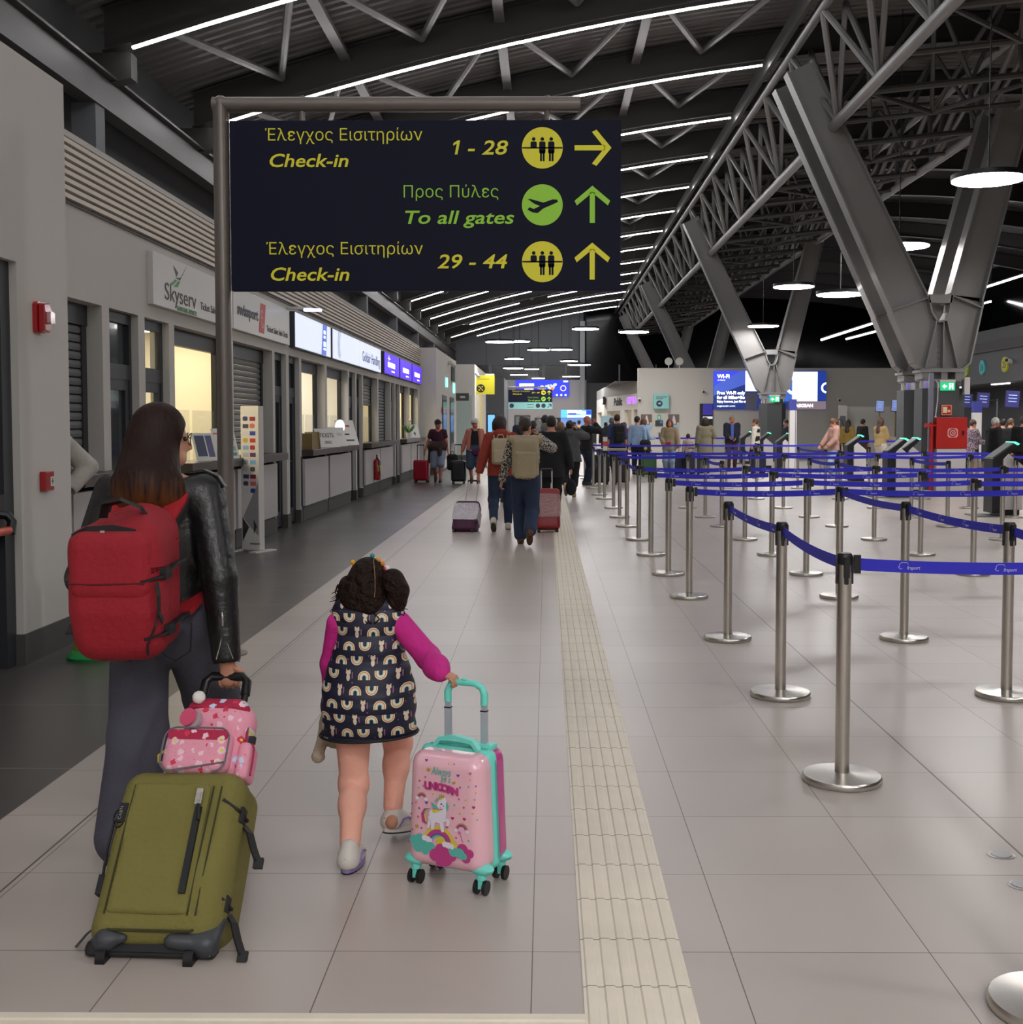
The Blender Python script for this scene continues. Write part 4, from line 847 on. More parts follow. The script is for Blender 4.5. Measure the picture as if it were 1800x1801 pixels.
exit_sign(9.42, 27.465, 2.34, 1., 'green lit exit sign with white arrow on the nearest double column'); exit_sign(9.4, 48.06, 2.45, 1.2, 'green lit exit sign on the column in front of the big screen')
t = thing('hose_cabinet', 'red fire hose cabinet at the foot of the nearest double column', 'cabinet', (9.47, 27.28, .98)); HR = mat('fire red paint', '#b3201a', .35)
MB().box((-.36, 0, 0), (.36, .2, .73)).build('cabinet_body', HR, t, bevel=.008); F = frame((-.36, 0, 0), (1, 0, 0), (0, 0, 1)); fl1('door', rect(.02, .02, .7, .71), HR)
lg = MB(); flat(lg, F, rrect(.26, .26, .5, .48, .06) , .003); lg.build('hose_label', mat('pale label', '#e0a8a4', .5), t); lg = MB(); flat(lg, F, arc_band(.38, .37, .07, .1, 0, 359), .005); flat(lg, F, arc_band(.38, .37, .02, .045, 0, 359), .005); lg.build('label_print', HR, t); MB().box((.24, -.02, .32), (.28, 0, .42)).build('latch', BLACK, t)
t = thing('cabinet_plinth', 'white box carrying the red fire hose cabinet', 'plinth', (9.47, 27.26, 0)); MB().box((-.35, 0, 0), (.33, .22, .975)).build('plinth_box', CPAN, t, bevel=.006)
t = thing('fire_sign', 'small red square fire hose sign above the red cabinet', 'sign', (9.4, 27.48, 1.76)); MB().box((-.125, -.02, 0), (.125, 0, .25)).build('plate', HR, t); F = frame((-.125, -.02, 0), (1, 0, 0), (0, 0, 1)); fl1('pictogram', rect(.04, .06, .14, .2), mat('cream print', '#e6d8b0', .5)); fl1('pictogram', disc_pts(.18, .1, .03), _M['cream print']); fl1('border', [(.01, .01), (.24, .01), (.24, .24), (.01, .24), (.01, .02), (.02, .02), (.02, .23), (.23, .23), (.23, .02), (.01, .02)], _M['cream print'])
t = thing('fire_pipe', 'red standing fire water pipe left of the red cabinet', 'pipe', (9.02, 27.35, 0)); MB().cyl((0, 0, 0), (0, 0, 1.6), .045, n=14).cyl((-.1, 0, 1.52), (.14, 0, 1.52), .035).build('pipe', HR, t, smooth=True); MB().cyl((-.16, 0, 1.52), (-.1, 0, 1.52), .05).build('valve', HR, t)
t = thing('grey_box', 'pale grey electrical box on the right side of the double column', 'box', (9.82, 27.5, 2.25)); MB().box((-.03, -.1, 0), (.1, .1, .4)).build('case', CPAN, t, bevel=.008); MB().box((-.06, -.05, .05), (-.03, .02, .35)).build('bracket', KICK, t)
struct(MB().box((8.97, 27.4, .9), (9.07, 27.5, 2.75)), 'trim_6', mat('lilac steel strip', '#a8a8bc', .25, metal=.7))
t = thing('column_cable', 'loose white cable hanging down the nearest column', 'cable', (9.13, 27.44, 0)); MB().tube([(0, 0, 2.58), (.05, -.02, 2.5), (.04, -.02, 2.1), (.0, -.02, 1.75)], .012).build('cable_run', WHITE, t); MB().box((-.02, -.03, 1.6), (.02, 0, 1.75)).build('plug', WHITE, t)
# hall totems
t = thing('queue_totem', 'slim white and blue standing totem in front of the big screen', 'totem', (7.15, 33.9, 0)); MB().box((-.1, -.08, .03), (.1, .08, 1.95)).build('white_panel', POSTM, t); MB().box((-.1, -.082, 1.95), (.1, .08, 2.27)).build('blue_top', mat('totem blue', '#3a3f94', .5), t); MB().box((.06, -.084, .03), (.075, -.08, 1.95)).build('stripe', _M['totem blue'], t); MB().box((-.2, -.2, 0), (.2, .2, .03)).build('base', BRUSH, t)
t = thing('queue_totem', 'slim white and blue standing totem between the desk monitors on the right', 'totem', (13.1, 35.6, 0)); MB().box((-.13, -.08, .03), (.13, .08, 1.9)).build('white_panel', POSTM, t); MB().box((-.13, -.082, 1.9), (.13, .08, 2.24)).build('blue_top', _M['totem blue'], t); MB().box((-.25, -.2, 0), (.25, .2, .03)).build('base', BRUSH, t)
t = thing('tall_panel', 'tall white panel leaning column near the far left of the double column', 'panel', (13.0, 50.5, 0)); MB().box((-.35, 0, 0), (.0, .1, 2.35)).build('panel', POSTM, t); MB().box((-.3, -.01, 1.1), (-.06, 0, 1.9)).build('grey_print', SHUT, t)
struct(MB().box((13.0, 50.9, 0), (15.2, 51, 2.3)), 'wall_desk_screen', mat('pale desk screen', '#c9c6c0', .6))
t = thing('metal_detector', 'thin grey arch frame standing by the far check-in queue', 'arch', (11.8, 47.0, 0)); MB().tube([(-.15, 0, 0), (-.15, 0, 1.5), (-.1, 0, 1.68), (.0, 0, 1.75), (.1, 0, 1.68), (.15, 0, 1.5), (.15, 0, 0)], .025).build('arch_frame', KICK, t, smooth=True); MB().box((-.3, -.1, 0), (.3, .1, .02)).build('base', KICK, t)
# self service kiosks
def kiosk(x, y, s, lab, rz=0.):
    t = thing('check_in_kiosk', lab, 'kiosk', (x, y, 0), rz, 'self service kiosks'); w_ = .2
    MB().prism([(-.22, .06), (-.06, .06), (-.06, .95), (.2, 1.2), (.13, 1.24), (-.22, .98)], -w_, w_, 'y').build('column', BLACK, t, bevel=.01)
    MB().prism([(-.215, .995), (-.19, .975), (.165, 1.225), (.135, 1.25)], -w_ + .03, w_ - .03, 'y').build('screen', mat('kiosk screen', '#3f4744', .55), t)
    MB().prism([(.135, 1.235), (.2, 1.205), (.225, 1.23), (.15, 1.265)], -w_, w_, 'y').build('status_light', em('kiosk green', '#4fe8b0', 2.2), t)
    MB().prism([(-.05, .12), (.28, .12), (.28, .86), (.04, 1.06), (-.05, .97)], -w_ - .03, w_ + .03, 'y').build('cabinet', CPAN, t, bevel=.01)
    MB().box((-.1, -.2, .02), (.24, .2, .12)).build('foot', BLACK, t); MB().box((-.5, -.3, 0), (.32, .3, .02)).build('base_plate', mat('kiosk base plate', '#6f7470', .4, metal=.5), t)
for x, y, lab in ((7.72, 19.8, 'self service kiosk standing nearest the viewer at the right'), (7.42, 24.8, 'self service kiosk, left one of the pair before the red hose cabinet'), (7.98, 25.75, 'self service kiosk, right one of the pair before the red hose cabinet'), (8.3, 31.5, 'self service kiosk beside the woman in the pink hooded top'),
                 (7.62, 37.6, 'self service kiosk at the foot of the second column, right one'), (7.55, 40.5, 'self service kiosk at the foot of the second column, left one'), (7.72, 45.2, 'self service kiosk right beside the man in the navy jacket, front one'), (7.98, 46.4, 'self service kiosk right beside the man in the navy jacket, rear one'), (11.0, 43.5, 'self service kiosk far back near the desk screens')):
    kiosk(x, y, 1, lab)
t = thing('desk_counter', 'white desk counter far back left of the double column', 'counter', (13.2, 45., 0)); MB().box((-.4, -.3, 0), (.75, .3, 1.0)).build('cabinet', CPAN, t); MB().box((-.42, -.32, 1.0), (.77, .32, 1.05)).build('worktop', WHITE, t)
# floor fittings
for x, y, lab in ((1.655, 4.18, 'round steel floor outlet cover set in the tiles, whole one'), (1.62, 3.9, 'round steel floor outlet cover cut by the right frame edge')):
    t = thing('floor_outlet', lab, 'floor outlet', (x, y, 0)); MB().lathe([(.05, 0), (.05, .002), (.042, .004), (.04, .003)], 28).build('ring', BRUSH, t); MB().lathe([(.036, .002), (.036, .005)], 28).build('cover', mat('outlet cover', '#b5b5b8', .35, metal=.6), t)
# ---------------------------------------------------------------- directory signs
SIGNB = mat('sign navy board', '#10122a', .6, spec=.2); SY = mat('sign yellow glow ink', '#dcd52a', .5, emit='#c3bd22', es=.14); SG = mat('sign green glow ink', '#93cf35', .5, emit='#86bd2c', es=.12)  # slight emission put into both inks to brighten the lettering
POLE = mat('bronze grey steel tube', '#77706a', .33, metal=.4)
def directory(x, y, lab, rows, turquoise=False, lean=0.):
    t = thing('directory_sign', lab, 'directory sign', (x, y, 0)); k = 2.6 / 681
    fr = MB().cyl((0, 0, .02), (0, 0, 3.71), .053, n=20).cyl((-.053, 0, 3.685), (2.39, 0, 3.685), .05, n=20)
    fr.ball((0, 0, 3.69), .055, n=14); fr.build('pole_frame', POLE, t, smooth=True); MB().lathe([(.13, 0), (.13, .012), (.06, .02)], 28).build('base_plate', POLE, t)
    for hx in (.54, 2.17): MB().cyl((hx, 0, 3.55), (hx, 0, 3.74), .02, n=10).build('hanger', POLE, t)
    W_, Hh = 2.6, 294 * k; z0 = 2.452
    MB().box((.062, -.03, z0), (.062 + W_, .03, z0 + Hh)).build('board', SIGNB, t, bevel=.004)
    F = frame((.062, -.03, z0), (1, 0, 0), (0, 0, 1)); S = lambda u, v: (u * k, v * k)
    for r_, (gr, en, num, ink, pic, arrow, cy) in enumerate(rows):
        u0 = 61 if num else 300
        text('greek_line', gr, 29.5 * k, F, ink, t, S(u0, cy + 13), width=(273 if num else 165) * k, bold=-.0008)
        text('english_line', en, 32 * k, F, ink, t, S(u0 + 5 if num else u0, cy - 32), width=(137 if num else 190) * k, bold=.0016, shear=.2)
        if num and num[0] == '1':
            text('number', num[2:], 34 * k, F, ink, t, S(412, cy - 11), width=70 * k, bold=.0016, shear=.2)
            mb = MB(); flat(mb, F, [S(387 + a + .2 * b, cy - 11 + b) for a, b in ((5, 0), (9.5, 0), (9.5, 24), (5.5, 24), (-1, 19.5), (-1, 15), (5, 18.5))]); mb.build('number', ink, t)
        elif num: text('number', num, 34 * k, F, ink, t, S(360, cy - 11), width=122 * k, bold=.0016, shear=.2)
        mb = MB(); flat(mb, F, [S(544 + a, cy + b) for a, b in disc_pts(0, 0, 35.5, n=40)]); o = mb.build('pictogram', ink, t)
        mb = MB()
        def pl(pts): flat(mb, F, [S(544 + a, cy + b) for a, b in pts], .0025)
        if pic == 'desk':
            pl(rect(-35, -1.2, 35, 1.2))
            for px, full in ((-15, 0), (0, 1), (15.5, 1)):
                pl(disc_pts(px, 15, 3.2, n=12)); pl(rrect(px - 5.5, -1 if not full else -10, px + 5.5, 11, 3.)); 
                if full: pl(rect(px - 4, -23, px - .6, -4)); pl(rect(px + .6, -23, px + 4, -4))
        else: pl([(-25, 8), (-20, 10), (0, 4), (18, 9), (25, 9), (28, 6), (20, 1), (6, -4), (-10, -14), (-17, -14), (-4, -2), (-14, -5), (-22, -6), (-26, -8), (-14, -14), (-9, -14), (-2, -1)] if False else [(-25, 10), (-20, 10), (2, 4), (18, 9.5), (26, 9), (27, 5), (16, 0), (2, -6), (-8, -14), (-17, -13), (-26, -8), (-22, -4), (-15, -7), (-4, -2), (-14, 2)])
        mb.build('pictogram_detail', SIGNB, o)
        mb = MB(); rot = {'up': 0, 'right': -90, 'diag': -45}[arrow]; cr, sr = math.cos(R(rot)), math.sin(R(rot))
        for pts in (rect(-4.5, -31, 4.5, 22), [(0, 33), (-31, 7), (-27, -1), (0, 21), (27, -1), (31, 7)]): flat(mb, F, [S(631 + a * cr - b * sr, cy + a * sr + b * cr) for a, b in pts])
        mb.build('arrow', ink, t)
    if turquoise:
        MB().box((.062, -.032, z0 - .02), (.062 + W_, .032, z0 + .37)).build('turquoise_strip', TURQ, t); F = frame((.062, -.032, z0 - .02), (1, 0, 0), (0, 0, 1)); mb = MB()
        for u in (.2, 1.75, 2.08): flat(mb, F, disc_pts(u, .19, .13))
        mb.build('pictogram', PURP, t); mb = MB(); flat(mb, F, rect(1.1, .24, 1.5, .27)); flat(mb, F, rect(1.1, .09, 1.5, .12)); mb.build('caption', KICK, t)
        mb = MB(); flat(mb, F, [(2.3, .08), (2.33, .05), (2.5, .22), (2.5, .12), (2.55, .12), (2.55, .3), (2.37, .3), (2.37, .25), (2.47, .25)]); mb.build('arrow', PURP, t)
    return t
CI = ('Έλεγχος Εισιτηρίων', 'Check-in')
directory(-2.165, 7.85, 'large dark blue directory sign hanging from a bent steel pole in the foreground', [(*CI, '1 - 28', SY, 'desk', 'right', 246), ('Προς Πύλες', 'To all gates', None, SG, 'plane', 'up', 148), (*CI, '29 - 44', SY, 'desk', 'up', 50)])
directory(-2.3, 69, 'far directory sign with a turquoise strip under its dark rows', [(*CI, '29 - 44', SY, 'desk', 'up', 246), ('Προς Πύλες', 'To all gates', None, SG, 'plane', 'up', 148)], turquoise=True)
# ---------------------------------------------------------------- queue posts with belts
GRID = {5.06: (1.30, 2.66), 6.66: (1.35, 2.65), 8.42: (1.32, 2.60), 10.46: (1.29, 2.64, 4.49), 12.06: (1.27, 2.70, 4.43), 13.86: (1.25, 2.69, 4.46), 15.68: (1.25, 2.68, 4.42, 6.14), 17.7: (1.23, 2.67, 4.42, 6.10),
        19.46: (1.23, 2.66, 4.40, 6.10, 7.83), 21.56: (1.25, 2.62, 4.39, 6.11, 7.82), 24.16: (1.21, 4.36, 6.10, 7.80), 25.55: (1.17, 4.33, 6.12, 9.42), 28.22: (1.14, 4.36, 6.09, 7.81), 29.66: (1.13,), 31.4: (1.14, 9.25), 33.1: (1.14, 4.25, 6.02, 7.78), 34.85: (1.15,)}
BELT = mat('blue woven belt', '#2a27c0', .65); BELTW = mat('belt white print', '#b9bce0', .6)
_cap = None
def post_proto(pname):
    t = thing(pname, 'x', 'queue post', (0, 0, 0), 0, 'queue posts with blue belts')
    MB().lathe([(.168, 0), (.172, .006), (.172, .022), (.166, .03), (.06, .036), (.04, .04)], 40).build('base', BRUSH, t, smooth=True)
    MB().cyl((0, 0, .034), (0, 0, .97), .031, n=24).build('pole', BRUSH, t, smooth=True)
    mb = MB().lathe([(.032, .955), (.034, .96), (.034, .995), (.028, 1.005)], 24)
    for a in range(4):
        F = Matrix.Rotation(a * math.pi / 2, 4, 'Z'); mb.prism(rrect(-.009, .87, .009, .99, .006), -.037, -.03, 'y', F)
    for a in (0, 2): F = Matrix.Rotation(a * math.pi / 2, 4, 'Z'); mb.box((-.012, -.045, .9), (.012, -.03, .985), F)
    mb.build('belt_head', BLACK, t, smooth=True); return t
PP = post_proto('queue_post'); first = True; POSTS = {}
ORDL = ['first', 'second', 'third', 'fourth', 'fifth', 'sixth', 'seventh', 'eighth', 'ninth', 'tenth', 'eleventh', 'twelfth', 'thirteenth', 'fourteenth', 'fifteenth', 'sixteenth', 'seventeenth', 'eighteenth']
COLN = {1: 'left line beside the tactile strip', 2: 'second line from the left', 4: 'third line from the left', 6: 'fourth line from the left', 7: 'fifth line from the left', 9: 'rightmost line before the column'}
cnt = {}
for y in sorted(GRID):
    for x in GRID[y]:
        key = int(x) if int(x) in COLN else 2; cnt[key] = cnt.get(key, 0) + 1
        if first: t = PP; t.location = (x, y, 0); first = False
        else: t = dup(PP, (x, y, 0))
        t['label'] = 'steel queue post, %s away from the viewer in the %s' % (ORDL[cnt[key] - 1], COLN[key]); POSTS[(y, x)] = t
near = dup(PP, (1.36, 3.05, 0), label='steel queue post whose round base is cut by the bottom right corner')
LOGO = textmesh('fraport', .022, bold=.0002, shear=.2, ext=.0004)
LOGO_V = [tuple(v.co) for v in LOGO.vertices]; LOGO_F = [tuple(p.vertices) for p in LOGO.polygons]
def belt(p, q, sag=.02, dens=.42, both=False):
    par = POSTS[p]; a = Vector((p[1], p[0], .956)); b = Vector((q[1], q[0], .956)); d_ = (b - a); L = d_.length; d_.normalize(); nrm = Vector((d_.y, -d_.x, 0))
    if nrm.y > .01 or (abs(nrm.y) <= .01 and nrm.x > 0): nrm = -nrm
    a0, L0 = a + d_ * .045, L - .09; n = 10; mb = MB(); hw = .0265; zz = lambda s: -sag * 4 * (s / L0) * (1 - s / L0)
    pts = [(a0 + d_ * (L0 * i / n), zz(L0 * i / n)) for i in range(n + 1)]; o_ = Vector(par.location)
    vs = []
    for c, dz in pts:
        for sn, sz in ((-1, -1), (1, -1), (1, 1), (-1, 1)): vs.append(c - o_ + nrm * .001 * sn + Vector((0, 0, dz + hw * sz)))
    fs = [(i * 4 + k, i * 4 + (k + 1) % 4, (i + 1) * 4 + (k + 1) % 4, (i + 1) * 4 + k) for i in range(n) for k in range(4)] + [(0, 1, 2, 3), (n * 4 + 3, n * 4 + 2, n * 4 + 1, n * 4)]
    mb.add(vs, fs); bo = mb.build('belt', BELT, par)
    MB().cbox(tuple(a - o_ + d_ * .055), (.014 if abs(d_.x) > .5 else .01, .014 if abs(d_.y) > .5 else .01, .04)).build('belt_clip', BLACK, par)
    if p[0] < 16.5:
        lg = MB(); s = .22
        rgt = Vector((0, 0, 1)).cross(nrm) 
        while s < L0 - .15:
            c = a0 + d_ * s - o_ + Vector((0, 0, zz(s))); F = frame(c + nrm * .0013, rgt, (0, 0, 1))
            lg.add([(vx * .9 + .006, vy - .012, vz) for vx, vy, vz in LOGO_V], LOGO_F, F)
            for (cx, cy, r0, a0_, a1_) in ((-.012, .004, .014, 60, 200), (.0, .006, .012, 20, 110), (-.02, .002, .01, 180, 300)): flat(lg, F, arc_band(cx, cy, r0, r0 + .002, a0_, a1_, 7), 0, .0006)
            s += dens
        lg.build('belt_print', BELTW, bo)
def run(y, xs):
    for a, b in zip(xs[:-1], xs[1:]): belt((y, a), (y, b))
for y in (10.46, 12.06, 13.86, 15.68, 21.56, 24.16, 33.1): run(y, GRID[y])
run(5.06, GRID[5.06])
def col(x_of, ys):
    for a, b in zip(ys[:-1], ys[1:]):
        xa = min(GRID[a], key=lambda v: abs(v - x_of)); xb = min(GRID[b], key=lambda v: abs(v - x_of)); belt((a, xa), (b, xb))
col(1.32, [5.06, 6.66, 8.42]); col(2.62, [10.46, 8.42, 6.66, 5.06]); col(1.24, [19.46, 17.7, 15.68]); col(2.67, [19.46, 17.7]); col(4.42, [19.46, 17.7, 15.68]); col(6.1, [19.46, 17.7])
col(1.17, [24.16, 25.55, 28.22]); col(4.35, [24.16, 25.55, 28.22]); col(6.1, [28.22, 25.55])
# belts running on to posts outside the view at the right
def stub(y, x, x2):
    par = POSTS[(y, x)]; MB().cbox(((x2 - x) / 2, 0, .945), ((x2 - x) / 2 - .04, .001, .0265)).build('belt', BELT, par); MB().cbox((.055, 0, .945), (.014, .01, .04)).build('belt_clip', BLACK, par)
for y, x2 in ((10.46, 6.2), (12.06, 6.14), (13.86, 6.14), (15.68, 7.83), (21.56, 9.4), (24.16, 9.4)): stub(y, GRID[y][-1], x2)
for x, y, lab in ((4.0, 49.5, 'queue post in the far line before the white wall, leftmost'), (7.0, 49.5, 'queue post in the far line before the white wall, middle'), (10.8, 40.8, 'queue post far back between the kiosks and the white wall, left one'), (13.2, 40.8, 'queue post far back between the kiosks and the white wall, right one')):
    t = dup(PP, (x, y, 0), label=lab, group='queue posts with blue belts'); 
    for ch in list(t.children):
        if ch.name.startswith('belt') and not ch.name.startswith('belt_head'):
            for g_ in list(ch.children): bpy.data.objects.remove(g_)
            bpy.data.objects.remove(ch)
    MB().box((.04, -.001, .91), (2.3 if x > 10 else 3., .001, .98)).build('belt', BELT, t)
for ch in list(near.children):
    if ch.name.startswith('belt') and not ch.name.startswith('belt_head'):
            for g_ in list(ch.children): bpy.data.objects.remove(g_)
            bpy.data.objects.remove(ch)
t = thing('post_sign', 'small red and white card in a frame on top of a queue post', 'sign', (1.22, 24.1, 1.0)); MB().box((-.055, -.01, 0), (.055, .01, .3)).build('frame', KICK, t); MB().box((-.045, -.013, .1), (.045, -.01, .2)).build('red_print', CARDR, t); MB().box((-.045, -.012, .01), (.045, -.01, .29)).build('sheet', PAPER, t)
t = thing('side_table', 'small table with a beige top behind the left line of posts', 'table', (1.75, 31.2, 0)); MB().box((-.4, -.3, .85), (.4, .3, .9)).build('table_top', mat('beige top', '#a79c8c', .5), t)
for a, b in ((-.36, -.26), (.36, -.26), (-.36, .26), (.36, .26)): MB().cyl((a, b, 0), (a, b, .85), .02).build('leg', KICK, t)
# ---------------------------------------------------------------- people
SK1 = mat('skin light', '#c08a70', .5); SK2 = mat('skin tan', '#9a6248', .5); SK3 = mat('skin reddish', '#b8705c', .5)
EYEM = mat('eye dark', '#17120f', .2); LIPM = mat('lips', '#7d3f3a', .5)
_fab = {}
def cloth(c, rough=.85, bump=.25):
    return mat('cloth ' + c, c, rough, bump=(60, bump), noise=(9, .12))
def leather(c): return mat('leather ' + c, c, .38, bump=(25, .3))
def hairm(c): return mat('hair ' + c, c, .5, noise=(40, .45), bump=(70, .5))
def npv(*a): return np.array(a, float)
def ik(a, t, l1, l2, pole):
    d = t - a; L = np.linalg.norm(d); L = min(L, (l1 + l2) * .998); u = d / np.linalg.norm(d)
    x = (l1 * l1 - l2 * l2 + L * L) / (2 * L); hgt = math.sqrt(max(l1 * l1 - x * x, 0)); p = pole - u * (pole @ u); p = p / (np.linalg.norm(p) + 1e-9)
    return a + u * x + p * hgt, a + u * L
def hand_parts(w_, d, n, s, curl, mb, flip=1, nseg=6):
    """palm capsule for the body field and five finger tubes into mb"""
    d = d / np.linalg.norm(d); n = n - d * (n @ d); n = n / np.linalg.norm(n); side = np.cross(d, n) * flip
    palm = ('c', w_ + d * .02 * s, w_ + d * .07 * s, .024 * s, .034 * s, (n, 1.9))
    for i in range(4):
        b = w_ + d * .088 * s + side * (.028 - .019 * i) * s; L = (.062, .072, .067, .05)[i] * s; pts = [b - d * .02 * s, b]; a = curl * .35
        for k in range(3):
            a += curl * (.45, .9, .7)[k]; dd = d * math.cos(a) + n * math.sin(a); pts.append(pts[-1] + dd * L * (.42, .33, .27)[k])
        mb.tube(pts, [.0095 * s, .0098 * s, .0088 * s, .008 * s, .0062 * s], n=nseg)
    b = w_ + d * .03 * s + side * .024 * s; t1 = b + (d * .55 + side * .65 + n * .3) * .04 * s; t2 = t1 + (d * .75 + side * .1 + n * (.25 + .5 * min(curl, 1))) * .034 * s
    mb.tube([b, t1, t2], [.013 * s, .0105 * s, .0075 * s], n=nseg)
    return palm
def person(label, x, y, rz=0., h=1.7, g=1., vox=.017, skin=None, top=None, bot=None, shoe=None, hair=None, la=(-.09, 0, .085), ra=(.09, 0, .085), lw=(-.25, .02, .80), rw=(.25, .02, .80),
           turn=0., nod=0., lean=0., curl=.5, lhd=None, rhd=None, lhn=None, rhn=None, lpole=None, rpole=None, armk=1., face=False, hat=None, group=None, hipz=.90, lkp=None, rkp=None, lroll=0., child=1., hands=True, twist=0., sole=None):
    """a clothed figure facing local +y; joints in metres for a 1.70 m adult, scaled to h.
    returns the body object (top-level); hair and clothes are its children"""
    s = h / 1.7; SKN = skin or SK1; P = lambda a: npv(*a) * s
    Lr = np.array(Matrix.Rotation(R(-lean), 3, 'X')) @ np.array(Matrix.Rotation(R(twist), 3, 'Z')); hip = npv(0, 0, hipz) * s
    T = lambda a: hip + Lr @ (npv(*a) * s - npv(0, 0, .90) * s)           # torso points follow the lean
    hl, hr = hip + npv(-.088, 0, -.01) * s * g, hip + npv(.088, 0, -.01) * s * g
    al, ar = P(la), P(ra); fwd = npv(0, 1, 0)
    kl, al = ik(hl, al, .43 * s, .415 * s, npv(*(lkp or (-.08, 1, .1)))); kr, ar = ik(hr, ar, .43 * s, .415 * s, npv(*(rkp or (.08, 1, .1))))
    sl, sr = T((-.172 * (.9 + .1 * g), -.01, 1.385)), T((.172 * (.9 + .1 * g), -.01, 1.385))
    el, wl = ik(sl, P(lw), .285 * s * armk, .25 * s * armk, npv(*(lpole or (-.5, -1, -.2)))); er, wr = ik(sr, P(rw), .285 * s * armk, .25 * s * armk, npv(*(rpole or (.5, -1, -.2))))
    nb, hc = T((0, -.015, 1.44)), T((0, .02, 1.585)); HM = np.array(Matrix.Rotation(R(turn), 3, 'Z')) @ np.array(Matrix.Rotation(R(-nod - lean * .5), 3, 'X')) @ np.array(Matrix.Rotation(R(lroll), 3, 'Y'))
    hs = s * child; HP = lambda a: hc + HM @ (npv(*a) * hs)
    E = lambda c, r, k=0.: ('e', HP(c), tuple((q + k) * hs for q in r), HM)
    Cc = lambda a, b, ra_, rb_, k=0.: ('c', HP(a), HP(b), (ra_ + k) * hs, (rb_ + k) * hs)
    flat_ = (Lr @ npv(0, 1, 0), 1.45)
    torso = [('c', T((0, 0, .92)), T((0, 0, 1.0)), .158 * g * s, .14 * g * s, flat_), ('c', T((0, 0, 1.0)), T((0, 0, 1.2)), .14 * g * s, .155 * s * (.6 + .4 * g), flat_), ('c', T((0, -.005, 1.2)), T((0, -.005, 1.31)), .158 * s * (.7 + .3 * g), .15 * s, flat_), ('c', T((-.12, -.012, 1.375)), T((.12, -.012, 1.375)), .062 * s, .062 * s), ('c', T((-.07, -.015, 1.4)), nb, .05 * s, .05 * s), ('c', T((.07, -.015, 1.4)), nb, .05 * s, .05 * s)]
    neck = [('c', T((0, -.02, 1.40)), HP((0, -.02, -.07)), .056 * s, .05 * s)]
    head = [E((0, -.008, .022), (.074, .094, .098)), E((0, .025, -.055), (.056, .064, .062)), Cc((0, .082, .012), (0, .103, -.028), .009, .014), E((.076, -.008, -.012), (.010, .020, .030)), E((-.076, -.008, -.012), (.010, .020, .030)), Cc((-.025, .07, -.075), (.025, .07, -.075), .018, .018)]
    larm = [('c', sl, el, .048 * s * g, .039 * s), ('c', el, wl, .039 * s, .025 * s)]; rarm = [('c', sr, er, .048 * s * g, .039 * s), ('c', er, wr, .039 * s, .025 * s)]
    lleg = [('c', hl, kl, .088 * g * s, .056 * s), ('c', kl, al, .056 * s, .036 * s)]; rleg = [('c', hr, kr, .088 * g * s, .056 * s), ('c', kr, ar, .056 * s, .036 * s)]
    kx = [('e', kl + (al - kl) * .3 + npv(0, -.015, 0) * s, (.05 * s, .055 * s, .1 * s)), ('e', kr + (ar - kr) * .3 + npv(0, -.015, 0) * s, (.05 * s, .055 * s, .1 * s))]
    def foot(k, a):
        shin = (a - k) / np.linalg.norm(a - k); t = fwd - shin * (fwd @ shin) * .55; t[2] = t[2] - (.0 if a[2] < .1 * s else .25); t = t / np.linalg.norm(t)
        if a[2] < .1 * s: t = npv(0, 1, 0)
        return t
    fl_, fr_ = foot(kl, al), foot(kr, ar); up = npv(0, 0, 1)
    feet = []
    for a, t in ((al, fl_), (ar, fr_)):
        dn = npv(0, 0, -1) - t * (-t[2]); dn = dn / np.linalg.norm(dn); feet.append((a + dn * .045 * s - t * .03 * s, a + dn * .05 * s + t * .15 * s, t, dn))
    fp = [('c', f[0], f[1], .032 * s, .028 * s) for f in feet] + [('c', a, f[0], .034 * s, .03 * s) for a, f in zip((al, ar), feet)]
    fing = MB(); palms = []
    if hands:
        for w_, e, hd, hn, fp_ in ((wl, el, lhd, lhn, -1), (wr, er, rhd, rhn, 1)):
            d = npv(*hd) if hd is not None else (w_ - e); n = npv(*hn) if hn is not None else (npv(-fp_ * .8, .3, 0)); palms.append(hand_parts(w_, d, n, s * (.93 if child > 1 else 1), curl, fing, fp_, 6))
    body = blob('person', [dict(p=torso + neck + larm + rarm + lleg + rleg + kx + fp + palms, k=.035 * s), dict(p=head, k=.025 * s, k2=.02)], vox, SKN, extra=fing)
    body.location = (x, y, 0); body.rotation_euler = (0, 0, rz); tag(body, label, 'person', group)
    A = dict(hip=hip, T=T, HP=HP, HM=HM, sl=sl, sr=sr, el=el, er=er, wl=wl, wr=wr, kl=kl, kr=kr, al=al, ar=ar, s=s, body=body, hc=hc, Lr=Lr)
    G = lambda ps, t: [grow(p, t) for p in ps]
